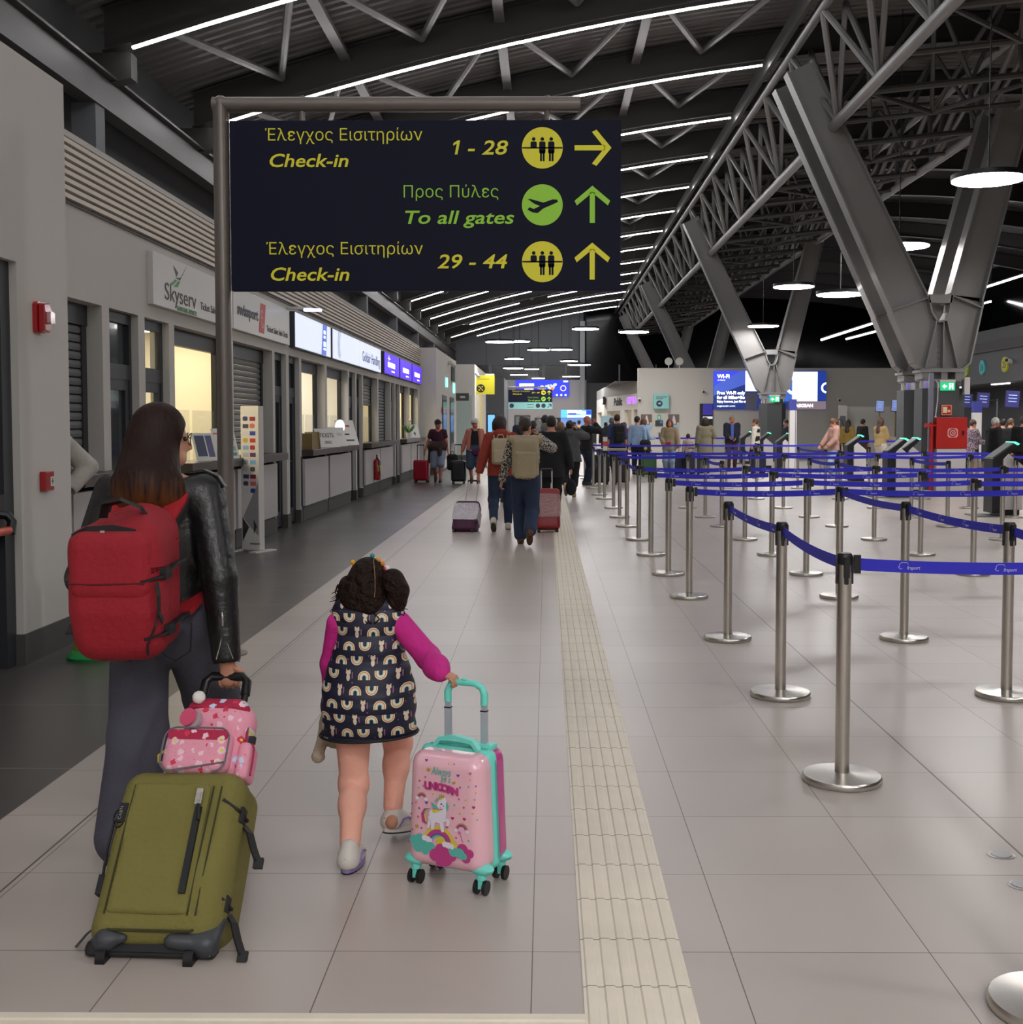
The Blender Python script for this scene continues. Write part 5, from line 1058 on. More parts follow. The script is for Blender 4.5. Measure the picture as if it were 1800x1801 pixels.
    if bot:
        t = max(bot.get('t', .02), .02) * s; grp = []
        e = bot.get('end', 'long'); fl2 = bot.get('flare', 0.) * s
        ps = []
        for hh, kk, aa in ((hl, kl, al), (hr, kr, ar)):
            if e == 'skirt': continue
            if e in ('long', 'leggings', 'capri'): ps += [('e', kk + npv(0, .0, 0), ((.066 * s + t),) * 3), ('e', kk + (aa - kk) * .3 + npv(0, -.012, 0) * s, (.052 * s + t, .057 * s + t, .1 * s))]
            if e == 'long': ps += [('c', hh, kk, .088 * g * s + t, .058 * s + t + fl2), ('c', kk, aa + (kk - aa) * .1, .058 * s + t + fl2, .042 * s + t + fl2 * 1.6)]
            elif e == 'leggings': ps += [('c', hh, kk, .088 * g * s + t, .056 * s + t), ('c', kk, aa + (kk - aa) * .12, .056 * s + t, .036 * s + t), ('e', kk + (aa - kk) * .3 + npv(0, -.015, 0) * s, (.05 * s + t, .055 * s + t, .1 * s))]
            elif e == 'capri': ps += [('c', hh, kk, .088 * g * s + t, .062 * s + t), ('c', kk, kk + (aa - kk) * .5, .06 * s + t, .055 * s + t)]
            elif e == 'knee': ps += [('c', hh, kk, .09 * g * s + t, .08 * s + t)]
            else: ps += [('c', hh, kk + (kk - hh) * -.04, .09 * g * s + t, .075 * s + t)]
        pel = [('c', T((0, 0, .90)), T((0, 0, .98)), .158 * g * s + t, .145 * g * s + t, flat_)]
        up_ = Lr @ npv(0, 0, 1); wd = up_ @ T((0, 0, bot.get('waist', 1.03)))
        blob('shorts' if e == 'short' else 'trousers', [dict(p=ps + pel, k=.03 * s, clip=[(up_, wd)])], bot.get('vox', vox * .9), bot['m'], body)
    if top:
        t = top.get('t', .02) * s; sv = top.get('sleeve', 'long'); nm = top.get('name', 'jacket'); up_ = Lr @ npv(0, 0, 1)
        tp = G(torso, t); hem = top.get('hem', .86)
        if hem < .88: tp.append(('c', T((0, 0, .98)), T((0, 0, hem - .02)), .15 * g * s + t, (.168 * g + top.get('flare', 0)) * s + t, (npv(0, 1, 0), 1.35)))
        arms = []
        if sv != 'none':
            for ss, ee, ww in ((sl, el, wl), (sr, er, wr)):
                if sv == 'long': arms += [('c', ss, ee, .050 * s * g + t, .041 * s + t), ('c', ee, ww - (ww - ee) * .04, .041 * s + t, .032 * s + t * .8)]
                elif sv == 'elbow': arms += [('c', ss, ee, .050 * s * g + t, .043 * s + t)]
                else: arms += [('c', ss, ss + (ee - ss) * .5, .052 * s * g + t, .05 * s + t)]
        neck_cut = [('e', HP((0, .02, -.15)), (.068 * s, .075 * s, .06 * s))] if top.get('collar') is None else []
        grp = [dict(p=tp, k=.03 * s, clip=[(-up_, -(up_ @ T((0, 0, hem)))), (up_, up_ @ T((0, 0, top.get('neck', 1.455))))], cut=neck_cut)]
        if arms:
            cf = [('e', ww + (ww - ee) / np.linalg.norm(ww - ee) * .05 * s, (.056 * s,) * 3) for ee, ww in ((el, wl), (er, wr))] if sv == 'long' else []
            grp.append(dict(p=arms, k=.015 * s, k2=.03 * s, cut=cf))
        if top.get('collar'): grp.append(dict(p=[('c', T((0, -.02, 1.43)), T((0, -.015, 1.43 + top['collar'])), .075 * s, .07 * s)], k2=.02 * s, cut=[('c', T((0, -.01, 1.47)), T((0, .0, 1.6)), .058 * s, .058 * s)]))
        if top.get('hood'): grp.append(dict(p=[('e', T((0, -.09, 1.44)), (.12 * s, .07 * s, .085 * s))], k2=.02 * s))
        A['top'] = blob(nm, grp, top.get('vox', vox * .9), top['m'], body, pick=top.get('pick'))
    if shoe:
        for nmx, (f0, f1, t, dn) in zip(('l', 'r'), feet):
            q = 'shoe'; hgt = .014 * s
            m2 = sole or mat('shoe sole', '#cfcac2', .6)
            side_ = np.cross(t, dn); mm = np.stack([side_, t, dn], 1)
            sl_ = f0 + dn * .012 * s; 
            o = blob(q, [dict(p=[('c', f0 - dn * .0 * s, f1 - dn * 0 * s, .043 * s, .036 * s), ('c', f0 - dn * .04 * s, f0 - dn * .01 * s, .045 * s, .04 * s), ('c', f0 - dn * .02 * s + t * .05 * s, f1 - t * .04 * s, .042 * s, .034 * s)], k=.03 * s, clip=[(dn, dn @ (f0 + dn * .026 * s))])], min(vox * .8, .012), shoe, body)
            n = 14; pts = []
            for i in range(n):
                an = 2 * math.pi * i / n; c_, s__ = math.cos(an), math.sin(an); pts.append((side_ * (.042 * s) * c_ + t * (.13 * s) * s__ + (f0 + f1) / 2) )
            lo_, hi_ = [p + dn * .024 * s for p in pts], [p + dn * .04 * s for p in pts]
            MB().add([tuple(p) for p in lo_ + hi_], [tuple(range(n)), tuple(range(2 * n - 1, n - 1, -1))] + [(i, i + n, (i + 1) % n + n, (i + 1) % n) for i in range(n)]).build('sole', m2, o)
    if hair:
        st = hair['style']; m = hair['m']; cutf = [E((0, .095, -.035), (.072, .062, .085))]
        if st != 'bald':
            cap = [E((0, -.014, .03), (.084, .102, .106))]; cl = []
            if st == 'short': cl = [(-(HM @ npv(0, -.75, .66)), -((HM @ npv(0, -.75, .66)) @ HP((0, .035, -.03))))]; gs = [dict(p=cap, clip=cl, cut=cutf)]
            elif st == 'bob': gs = [dict(p=cap + [E((0, -.03, -.05), (.105, .088, .115)), E((0, -.05, .0), (.1, .085, .1))], k=.04, cut=cutf + [E((0, .07, -.12), (.075, .07, .09))])]
            elif st == 'long': gs = [dict(p=cap + [('c', HP((0, -.045, -.02)), T((0, -.085, 1.30)), .098 * hs, .105 * hs, (Lr @ npv(0, 1, 0), 1.45)), E((0, -.02, -.04), (.098, .085, .1))], k=.05, cut=cutf + [E((0, .075, -.13), (.08, .075, .1))])]
            elif st == 'pony': gs = [dict(p=cap, clip=[(-(HM @ npv(0, -.75, .66)), -((HM @ npv(0, -.75, .66)) @ HP((0, .03, -.04))))], cut=cutf), dict(p=[Cc((0, -.1, .03), (0, -.135, -.03), .03, .034), ('c', HP((0, -.135, -.03)), T((0, -.14, 1.36)), .036 * hs, .02 * hs)], k2=.02)]
            elif st == 'bun': gs = [dict(p=cap, clip=[(-(HM @ npv(0, -.75, .66)), -((HM @ npv(0, -.75, .66)) @ HP((0, .03, -.04))))], cut=cutf), dict(p=[E((0, -.1, .06), (.045, .045, .045))], k2=.015)]
            elif st == 'curly': gs = [dict(p=cap + [E((0, -.04, -.03), (.125, .105, .13)), E((.07, -.02, -.09), (.06, .07, .1)), E((-.07, -.02, -.09), (.06, .07, .1)), E((0, -.05, .05), (.105, .1, .095))], k=.03, cut=cutf)]
            blob('hair', gs, max(.008, vox * .65), m, body)
    if face:
        mb = MB()
        for sx in (-1, 1): c = HP((.03 * sx, .083, .008)); mb.ball(tuple(c), .0085 * hs, 8)
        mb.build('eyes', EYEM, body, smooth=True); mb = MB(); mb.tube([HP((-.022, .083, -.062)), HP((0, .09, -.06)), HP((.022, .083, -.062))], .0055 * hs, n=6); mb.build('mouth', LIPM, body, smooth=True)
        if hair and st != 'bald':
            mb = MB()
            for sx in (-1, 1): mb.tube([HP((.014 * sx, .086, .027)), HP((.03 * sx, .085, .032)), HP((.046 * sx, .078, .027))], .004 * hs, n=5)
            mb.build('eyebrows', m, body)
    if hat == 'cap':
        hm = cloth('#1d1d22'); blob('cap', [dict(p=[E((0, -.01, .04), (.09, .108, .1))], clip=[(-(HM @ npv(0, 0, 1)), -((HM @ npv(0, 0, 1)) @ HP((0, 0, .045))))]), dict(p=[('c', HP((0, .08, .05)), HP((0, .15, .035)), .075 * hs, .06 * hs, (HM @ npv(0, 0, 1), 8.))], k2=.01)], .009, hm, body)
    if hat == 'bucket':
        blob('hat', [dict(p=[E((0, -.01, .05), (.094, .108, .1)), ('c', HP((0, -.01, .03)), HP((0, -.01, .05)), .1 * hs, .095 * hs)], clip=[(-(HM @ npv(0, .15, 1)), -((HM @ npv(0, .15, 1)) @ HP((0, 0, .022))))])], .009, cloth('#cfc8bb'), body)
    return A
def backpack(label, A, m, w_=.3, hgt=.45, dep=.16, m2=None, z=1.40, pocket=True, roll=False, vox=.014, straps=True, group=None):
    """a worn backpack: top-level thing placed at the wearer's back"""
    b = A['body']; s = A['s']; t = thing('backpack', label, 'backpack', tuple(b.location), b.rotation_euler.z, group); T = A['T']; m2 = m2 or m
    c = T((0, -.14 - dep / 2 / s, z - hgt / 2 / s)); rm = A['Lr']
    gs = [dict(p=[('b', c, (w_ / 2, dep / 2, hgt / 2), min(.05, dep * .4), rm)])]
    if roll: gs.append(dict(p=[('c', c + rm @ npv(-w_ / 2 - .01, 0, hgt / 2), c + rm @ npv(w_ / 2 + .01, 0, hgt / 2), .05, .05)], k2=.03))
    blob('bag_body', gs, vox, m, t)
    if pocket: blob('pocket', [dict(p=[('b', c + rm @ npv(0, -dep / 2 - .02, -hgt * .17), (w_ * .4, .04, hgt * (.36 if roll else .27)), .03, rm)])], vox, m2, t)
    if straps:
        for sx in (-1, 1): MB().tube([c + rm @ npv(sx * .09, dep / 2, hgt / 2 - .05), T((sx * .1, -.09, 1.44)), T((sx * .115, 0, 1.475)), T((sx * .125, .09, 1.40)), T((sx * .14, .12, 1.25)), T((sx * .16, .05, 1.1))], 0, flat=(.06, .015)).build('strap', m2, t)
    MB().tube([c + rm @ npv(-.05, dep / 2 - .02, hgt / 2), c + rm @ npv(-.03, dep / 2 - .02, hgt / 2 + .05), c + rm @ npv(.03, dep / 2 - .02, hgt / 2 + .05), c + rm @ npv(.05, dep / 2 - .02, hgt / 2)], .009).build('grab_handle', m2, t)
    return t, c
def suitcase(label, x, y, rz, m, w_=.4, hgt=.55, dep=.23, tilt=0., handle=.42, m2=None, hm=None, vox=.016, wheels=4, wrap=None, name='suitcase'):
    """a wheeled case with pull handle; tilt leans the top towards local +y"""
    t = thing(name, label, 'suitcase', (x, y, 0), rz); Mx = Matrix.Translation((0, 0, .05)) @ Matrix.Rotation(R(-tilt), 4, 'X'); Ml = Matrix.Translation((0, 0, .0)); hm = hm or mat('silver tube', '#b9b9bd', .3, metal=.8)
    o = blob('case_body', [dict(p=[('b', (0, dep / 2, hgt / 2), (w_ / 2, dep / 2, hgt / 2), min(.06, dep * .3))])], vox, m, t); o.matrix_local = Mx
    mb = MB(); 
    for i in range(3): mb.box((-w_ * .32 + i * w_ * .32 - .01, -.006, .08), (-w_ * .32 + i * w_ * .32 + .01, .01, hgt - .08))
    o2 = mb.build('ribs', m2 or m, t); o2.matrix_local = Mx
    for sx in (-1, 1):
        o2 = MB().cyl((sx * w_ * .22, dep - .03, hgt - .02), (sx * w_ * .22, dep - .03, hgt + handle), .009, n=8).build('handle_rod', hm, t); o2.matrix_local = Mx
    o2 = MB().tube([(-w_ * .22, dep - .03, hgt + handle - .03), (-w_ * .22, dep - .03, hgt + handle), (w_ * .22, dep - .03, hgt + handle), (w_ * .22, dep - .03, hgt + handle - .03)], .015).build('grip', BLACK, t); o2.matrix_local = Mx
    for sx in (-1, 1):
        for yy in ((.04, dep - .04) if wheels == 4 else (.03,)):
            o2 = MB().cyl((sx * (w_ / 2 - .05) - .018, yy, -.02), (sx * (w_ / 2 - .05) + .018, yy, -.02), .03, n=14).build('wheel', BLACK, t); o2.matrix_local = Mx
    if wrap: o2 = MB().prism(rrect(-w_ / 2 - .004, hgt * .3, w_ / 2 + .004, hgt * .86, .05), -.012, dep + .005, 'y').build('foil_wrap', wrap, t); o2.matrix_local = Mx
    return t, Mx
# ---------------------------------------------------------------- the woman with the red backpack
LEA = leather('#141415'); JEAN = mat('faded dark jeans', '#4b4b57', .85, noise=(4, .5), bump=(80, .25)); HBR = hairm('#24150f')
def ombre():
    m = mat('long ombre hair', '#24150f', .55, spec=.25); nt = m.node_tree; b = nt.nodes['Principled BSDF']; tc = N(m, 'TexCoord'); sp = N(m, 'SeparateXYZ'); nt.links.new(tc.outputs['Object'], sp.inputs[0])
    cb = N(m, 'CombineXYZ'); nt.links.new(math_(m, 'MULTIPLY', sp.outputs[0], 90.), cb.inputs[0]); nt.links.new(math_(m, 'MULTIPLY', sp.outputs[1], 60.), cb.inputs[1]); nt.links.new(math_(m, 'MULTIPLY', sp.outputs[2], 5.), cb.inputs[2])
    n = N(m, 'TexNoise'); n.inputs['Scale'].default_value = 1.; n.inputs['Detail'].default_value = 3; nt.links.new(cb.outputs[0], n.inputs['Vector'])
    f = math_(m, 'SUBTRACT', 1.53, math_(m, 'ADD', sp.outputs[2], math_(m, 'MULTIPLY', n.outputs['Fac'], .3)))
    c = N(m, 'Clamp'); nt.links.new(math_(m, 'MULTIPLY', f, 5.), c.inputs[0])
    nt.links.new(mixc(m, c.outputs[0], mixc(m, n.outputs['Fac'], '#140705', '#2c130b'), mixc(m, n.outputs['Fac'], '#3d1f0a', '#a3622a')), b.inputs['Base Color'])
    bp = N(m, 'Bump'); bp.inputs['Strength'].default_value = .5; bp.inputs['Distance'].default_value = .01; nt.links.new(n.outputs['Fac'], bp.inputs['Height']); nt.links.new(bp.outputs['Normal'], b.inputs['Normal']); return m
WX0, WY0 = -1.395, 4.2
W = person('woman in black leather jacket and dark jeans walking away, looking right through glasses', WX0, WY0, 0, h=1.62, g=.98, vox=.0095, skin=SK1, turn=-62, nod=2, la=(-.075, -.24, .10), ra=(.13, .54, .075), lw=(-.17, .2, .98), rw=(.285, -.14, .745), rhd=(.05, .02, -1), rhn=(.0, .9, -.1), rpole=(.7, -.6, -.1), armk=1.19, curl=1.05, lroll=0,
           top=dict(m=LEA, t=.026, hem=.93, neck=1.44, collar=.06, vox=.0085), bot=dict(m=JEAN, t=.022, end='long', flare=.028, waist=1.04, vox=.009), shoe=mat('dark trainers', '#33333a', .6), sole=BLACK)
b = W['body']; T, HP, s = W['T'], W['HP'], W['s']
blob('hair', [dict(p=[('e', HP((0, -.014, .032)), (.087 * s, .106 * s, .11 * s), W['HM']), ('c', HP((-.01, -.03, -.02)), T((-.03, -.105, 1.41)), .098 * s, .118 * s, (npv(0, 1, 0), 1.25)), ('c', HP((.02, -.05, -.03)), T((.075, -.075, 1.36)), .075 * s, .05 * s), ('c', HP((-.06, -.02, -.06)), T((-.135, -.06, 1.37)), .06 * s, .028 * s), ('c', T((.08, -.08, 1.40)), T((.155, -.04, 1.365)), .04 * s, .014 * s)], k=.04, cut=[('e', HP((0, .1, -.045)), (.074 * s, .066 * s, .105 * s), W['HM']), ('e', HP((0, .085, -.13)), (.08 * s, .07 * s, .075 * s), W['HM'])])], .007, ombre(), b)
mb = MB()
for sx in (-1, 1):
    c = [HP((.034 * sx + .026 * math.cos(a) , .106 - .01 * abs(math.cos(a)), .002 + .024 * math.sin(a))) for a in [2 * math.pi * i / 14 for i in range(15)]]; mb.tube(c, .0022, n=5); mb.tube([HP((.06 * sx, .098, .008)), HP((.076 * sx, .05, .012)), HP((.08 * sx, -.01, .006))], .0017, n=5)
mb.tube([HP((-.009, .106, .006)), HP((.009, .106, .006))], .002, n=5); mb.build('glasses', mat('dark glasses rim', '#2b221c', .3, metal=.5), b)
mb = MB()
for sx in (-1, 1): mb.ball(tuple(HP((.031 * sx, .083, .004))), .0095, 8)
mb.build('eyes', EYEM, b, smooth=True)
# sleeve zip, shoulder tab, pocket seams
ZIP = mat('silver zip', '#c9c6c0', .25, metal=.9); e_, w_ = W['er'], W['wr']; ax = (w_ - e_) / np.linalg.norm(w_ - e_)
mb = MB(); bk = npv(.25, -1, 0); bk = bk / np.linalg.norm(bk); sd = np.cross(ax, bk)
f = lambda t, k: tuple(e_ + (w_ - e_) * t + bk * (.062 - .015 * t) * 1.0 + sd * k)
mb.tube([f(.55, 0), f(.68, -.004), f(.82, -.012), f(.97, -.024)], .0022, n=5); mb.tube([f(.55, .004), f(.68, .008), f(.82, .02), f(.95, .034)], .0022, n=5); mb.tube([f(.38, .0), f(.44, .0), f(.55, .002)], [.004, .0055, .006], n=6); mb.build('sleeve_zip', ZIP, W['top'])
sh = W['sr']; MB().tube([sh + npv(-.06, 0, .072), sh + npv(0, 0, .08), sh + npv(.05, 0, .058), sh + npv(.075, 0, .02)], 0, flat=(.035, .006)).build('shoulder_tab', LEA, W['top'])
SEAM = mat('jeans seam', '#23232b', .8)
for cx in (-.075, .085):
    pts = [(cx - .06, .0), (cx - .055, -.1), (cx, -.135), (cx + .055, -.1), (cx + .06, 0)]
    mb = MB(); mb.tube([npv(u, -.132 + .25 * u * u, .865 + v) for u, v in pts], .003, n=5); mb.build('pocket_seam', SEAM, [c for c in b.children if c.name.startswith('trousers')][0])
# red travel backpack
REDC = mat('red backpack cloth', '#961424', .8, noise=(5, .12), bump=(50, .25)); REDD = mat('red strap cloth', '#a3141f', .75, bump=(60, .2)); BSTR = mat('black webbing', '#131315', .6)
t = thing('backpack', 'large red travel backpack worn by the woman in the leather jacket', 'backpack', (-1.405, 3.85, -.045))
def taper(o, z0, z1, kx, ky=0.):
    for v in o.data.vertices:
        f_ = (v.co.z - z0) / (z1 - z0); v.co.x *= 1 + kx * f_; v.co.y -= ky * f_
o = blob('bag_body', [dict(p=[('b', (0, .03, 1.07), (.147, .15, .225), .07), ('b', (0, -.06, 1.05), (.142, .085, .215), .06), ('e', (-.02, .0, 1.22), (.13, .13, .06))], k=.04)], .009, REDC, t)
for v in o.data.vertices:
    v.co.z += .018 * math.sin(v.co.x * 21 + v.co.y * 9) * (1 if v.co.z > 1.2 else .15) + (.035 * (v.co.y - .0) / .15 if v.co.z > 1.15 else 0)
    if v.co.z < 1.0: v.co.y += .25 * (1.0 - v.co.z) * (1 if v.co.y < 0 else .2); v.co.x *= 1 - .35 * (1.0 - v.co.z)
o = blob('lid', [dict(p=[('b', (0, -.085, 1.15), (.135, .072, .115), .05)])], .009, REDC, t)
MB().tube([(-.122, -.1535, 1.1), (-.05, -.1575, 1.098), (.05, -.1575, 1.1), (.122, -.1535, 1.102)], .003, n=6).build('seam', mat('dark red seam', '#5a0a14', .8), t)
MB().tube([(-.13, -.09, 1.245), (-.08, -.1, 1.27), (0, -.1, 1.275), (.07, -.1, 1.262), (.13, -.09, 1.2), (.145, -.06, 1.1)], 0, flat=(.012, .02)).build('zip', BSTR, t)
MB().box((-.03, -.125, 1.255), (-.015, -.115, 1.268)).box((-.018, -.128, 1.25), (.004, -.122, 1.256)).build('zip_puller', ZIP, t)
MB().tube([(-.075, .02, 1.30), (-.06, .0, 1.345), (.0, -.01, 1.36), (.06, .0, 1.335), (.085, .02, 1.285)], 0, flat=(.03, .012)).build('grab_handle', BSTR, t)
for sx in (-1, 1):
    q = lambda p: tuple(npv(*p) + npv(.01, 0, 0))
    MB().tube([q((sx * .075, .14, 1.26)), q((sx * .095, .24, 1.335)), q((sx * .1, .31, 1.40)), q((sx * .108, .37, 1.392)), q((sx * .12, .43, 1.31)), q((sx * .14, .45, 1.2)), q((sx * .16, .36, 1.02)), q((sx * .12, .2, .95))], 0, flat=(.068, .018)).build('strap', REDD, t)
    MB().tube([q((sx * .075 + .04, .14, 1.252)), q((sx * .095 + .037, .24, 1.327)), q((sx * .1 + .037, .31, 1.392)), q((sx * .108 + .037, .37, 1.385)), q((sx * .12 + .036, .43, 1.305))], 0, flat=(.012, .02)).build('strap_binding', BSTR, t)
for z, y0 in ((1.115, 0), (.925, .03)):
    MB().tube([(.1, -.145 + y0, z - .01), (.15, -.1 + y0, z), (.168, .0 + y0, z + .03), (.165, .1 + y0, z + .035)], 0, flat=(.028, .008)).build('side_strap', BSTR, t); MB().cbox((.158, -.06 + y0, z + .01), (.012, .03, .018)).build('buckle', BSTR, t)
MB().tube([(.15, -.12, 1.1), (.158, -.13, 1.06), (.155, -.12, 1.0), (.16, -.1, .97)], 0, flat=(.02, .006)).build('loose_strap', BSTR, t); MB().tube([(.15, -.11, 1.0), (.148, -.14, .96), (.12, -.13, .9), (.11, -.1, .86)], .004).build('cord', BSTR, t)
for z in (1.1, .93): MB().tube([(-.145, -.1, z), (-.165, -.02, z + .01), (-.16, .06, z + .03)], 0, flat=(.025, .008)).build('side_strap', BSTR, t)
# olive two wheeled bag, tilted, pulled by the woman
OLV = mat('olive bag cloth', '#767038', .85, noise=(4, .12), bump=(55, .3)); OLD = mat('dark olive seam', '#3a381b', .85)
t = thing('suitcase', 'olive green two-wheeled cabin bag tilted and pulled by the woman', 'suitcase', (-1.165, 3.31, 0), R(-3)); MT = Matrix.Translation((0, 0, .035)) @ Matrix.Rotation(R(-37), 4, 'X')
def put(o): o.matrix_local = MT; return o
o = put(blob('bag_body', [dict(p=[('b', (.004, .13, .28), (.196, .12, .268), .06), ('b', (.0, .06, .285), (.184, .072, .258), .05)], k=.03)], .0095, OLV, t))
for v in o.data.vertices: v.co.y += .006 * math.sin(v.co.z * 16 + v.co.x * 9) * (1 if v.co.y < .1 else 0); v.co.x *= 1 - .02 * max(0, v.co.z - .3) / .25
put(blob('front_panel', [dict(p=[('b', (-.02, .0, .3), (.125, .018, .2), .014)])], .008, OLV, t))
FP = frame((-.185, -.012, .0), (1, 0, 0), (0, 0, 1))
for u in (.04, .29, .315): put(MB().tube([(-.185 + u, -.012, .1), (-.185 + u + .004, -.019, .3), (-.185 + u + .006, -.012, .49)], .003, n=5).build('seam', OLD, t))
put(MB().tube([(-.165, .03, .08), (-.12, -.012, .055), (.12, -.012, .055), (.172, .04, .09)], .0045, n=6).build('piping', OLD, t))
put(MB().box((.07, -.03, .16), (.09, -.018, .42)).build('zip', BSTR, t)); put(MB().box((.068, -.036, .425), (.088, -.028, .475)).box((.074, -.04, .435), (.083, -.034, .465)).build('zip_puller', ZIP, t)); put(MB().tube([(.08, -.034, .425), (.088, -.04, .4), (.092, -.04, .375)], .006).build('pull_cord', BSTR, t))
GUARD = mat('grey plastic guard', '#3a3d42', .45)
put(blob('corner_guard', [dict(p=[('c', (-.185, .09, .02), (-.13, .01, .03), .034, .03), ('c', (-.13, .01, .03), (-.075, -.002, .035), .03, .014)], k=.02)], .009, GUARD, t)); put(blob('corner_guard', [dict(p=[('c', (.18, .06, .1), (.165, .03, .03), .025, .035), ('c', (.165, .03, .03), (.07, -.004, .03), .035, .02)], k=.02)], .009, GUARD, t))
put(MB().box((-.19, .02, -.01), (.19, .24, .03)).build('base_tray', BLACK, t, bevel=.01)); put(MB().box((-.13, .012, .0), (.13, .03, .022)).build('bottom_handle', BSTR, t))
for sx in (-1, 1): put(MB().cyl((sx * .13 - .014, .03, -.012), (sx * .13 + .014, .03, -.012), .036, n=20).build('wheel', BLACK, t, smooth=True))
for sx in (-1, 1): put(MB().cyl((sx * .075, .225, .5), (sx * .075, .225, .925), .012, n=12).cyl((sx * .075, .225, .4), (sx * .075, .225, .6), .016, n=12).build('handle_rod', BLACK, t, smooth=True))
put(MB().tube([(-.075, .225, .90), (-.073, .225, .95), (-.055, .225, .97), (.055, .225, .97), (.073, .225, .95), (.075, .225, .90)], .0165, n=10).build('grip', BLACK, t, smooth=True))
put(MB().box((-.172, -.02, .37), (-.145, -.012, .43)).build('brand_tag', BSTR, t)); 
F = MT @ frame((-.152, -.0205, .373), (0, 0, 1), (-1, 0, 0)); text('tag_lettering', 'CABIN', .014, F, ZIP, t, (.004, .005))
for z, zz in ((.43, 0), (.16, 0)):
    put(MB().tube([(.14, .0, z + .02), (.18, .03, z), (.196, .09, z - .015)], 0, flat=(.03, .008)).build('side_strap', BSTR, t)); put(MB().cbox((.19, .06, z - .01), (.012, .022, .024)).build('buckle', BSTR, t))
for z, dx in ((.40, .0), (.13, .01)):
    put(MB().tube([(.196, .09, z), (.225, .07, z - .03), (.25, .05, z - .08), (.275, .04, z - .125)], 0, flat=(.028, .006)).build('loose_strap', BSTR, t)); put(MB().cbox((.277, .04, z - .13), (.014, .008, .016)).build('strap_end', BSTR, t))
put(MB().tube([(-.15, .0, .42), (-.18, -.01, .38), (-.195, .02, .3), (-.205, .06, .22)], 0, flat=(.016, .006)).build('loose_strap', BSTR, t)); put(MB().tube([(-.185, .09, .1), (-.215, .07, .06), (-.235, .06, .02)], 0, flat=(.028, .006)).build('loose_strap', BSTR, t)); put(MB().cbox((-.2, .07, .2), (.014, .02, .03)).build('buckle', BSTR, t))
mb = MB(); mb.tube([(-.165 + .018 * math.cos(a), -.016, .385 + .03 * math.sin(a)) for a in [i * .5 for i in range(14)]], .003, n=5); put(mb.build('carabiner', BLACK, t))
# pink flowered child's backpack riding on the olive bag
def floral(name, base, base2):
    m = mat(name, base, .8); nt = m.node_tree; b_ = nt.nodes['Principled BSDF']; tc = N(m, 'TexCoord'); mp_ = N(m, 'Mapping'); mp_.inputs['Scale'].default_value = (1, .12, 1); nt.links.new(tc.outputs['Object'], mp_.inputs['Vector']); v = N(m, 'TexVoronoi'); v.inputs['Scale'].default_value = 27.; v.inputs['Randomness'].default_value = .7; nt.links.new(mp_.outputs['Vector'], v.inputs['Vector'])
    v2 = N(m, 'TexVoronoi'); v2.inputs['Scale'].default_value = 95.; nt.links.new(tc.outputs['Object'], v2.inputs['Vector'])
    sp = N(m, 'SeparateColor'); nt.links.new(v.outputs['Color'], sp.inputs[0]); d = v.outputs['Distance']
    wob = math_(m, 'ADD', d, math_(m, 'MULTIPLY', v2.outputs['Distance'], .22))
    pet = mixc(m, math_(m, 'GREATER_THAN', sp.outputs[0], .55), mixc(m, math_(m, 'GREATER_THAN', sp.outputs[1], .5), '#c9d6ee', '#f0c9d4'), '#d23a55')
    c = mixc(m, math_(m, 'LESS_THAN', wob, .5), mixc(m, math_(m, 'LESS_THAN', v2.outputs['Distance'], .22), base, base2), pet)
    c = mixc(m, math_(m, 'LESS_THAN', d, .17), c, mixc(m, math_(m, 'GREATER_THAN', sp.outputs[2], .4), '#e8913a', '#e6d24a')); nt.links.new(c, b_.inputs['Base Color']); return m
FLO = floral('pink flowered cloth', '#e79bb0', '#d9849c'); FLO2 = floral('crimson flowered cloth', '#b02349', '#8f1c3c'); GRB = mat('grey binding', '#6d6570', .6); PNK = mat('crimson cloth', '#a51e4a', .7)
t = thing('backpack', "child's pink flowered backpack riding on top of the olive bag", 'backpack', (-1.11, 3.70, .415), R(-4)); MP = Matrix.Translation((0, 0, 0)) @ Matrix.Rotation(R(-34), 4, 'X') @ Matrix.Scale(.84, 4)
def put2(o): o.matrix_local = MP; return o
o = put2(blob('bag_body', [dict(p=[('b', (.015, .05, .155), (.135, .075, .155), .065), ('c', (-.03, .03, .24), (.07, .03, .24), .085, .085)], k=.03)], .008, FLO, t))
put2(blob('front_pocket', [dict(p=[('b', (-.02, -.045, .095), (.13, .045, .085), .04)])], .008, FLO, t)); put2(blob('side_pocket', [dict(p=[('b', (.15, .03, .08), (.028, .06, .075), .025)])], .008, FLO, t))
put2(MB().prism(rrect(-.135, .135, .1, .172, .016), -.0935, -.086, 'y').build('pocket_band', FLO2, t)); put2(blob('top_band', [dict(p=[('c', (-.06, .0, .28), (.09, .0, .28), .05, .05)], clip=[((0, 0, -1), -.275)])], .008, FLO2, t))
put2(MB().tube([(p[0], -.088, p[1]) for p in rrect(-.148, .012, .108, .182, .045)] + [(.108, -.088, .05)], .004, n=5).build('binding', GRB, t)); put2(MB().tube([(.13, -.02, .05), (.15, -.01, .15), (.14, .0, .25), (.09, .0, .31), (0, .0, .325), (-.08, .0, .3)], .005, n=6).build('zip', PNK, t))
put2(MB().ball((-.055, -.06, .315), .026, 12).build('pompom', mat('white fluff', '#e6e2dd', .9), t, smooth=True)); put2(MB().cyl((-.08, -.075, .23), (-.075, -.06, .23), .036, n=20).build('pink_charm', mat('pink charm', '#d9567a', .25), t)); put2(MB().cyl((-.062, -.07, .222), (-.058, -.055, .222), .038, n=20).build('charm_back', mat('glitter silver', '#b9b4b8', .3, metal=.4), t))
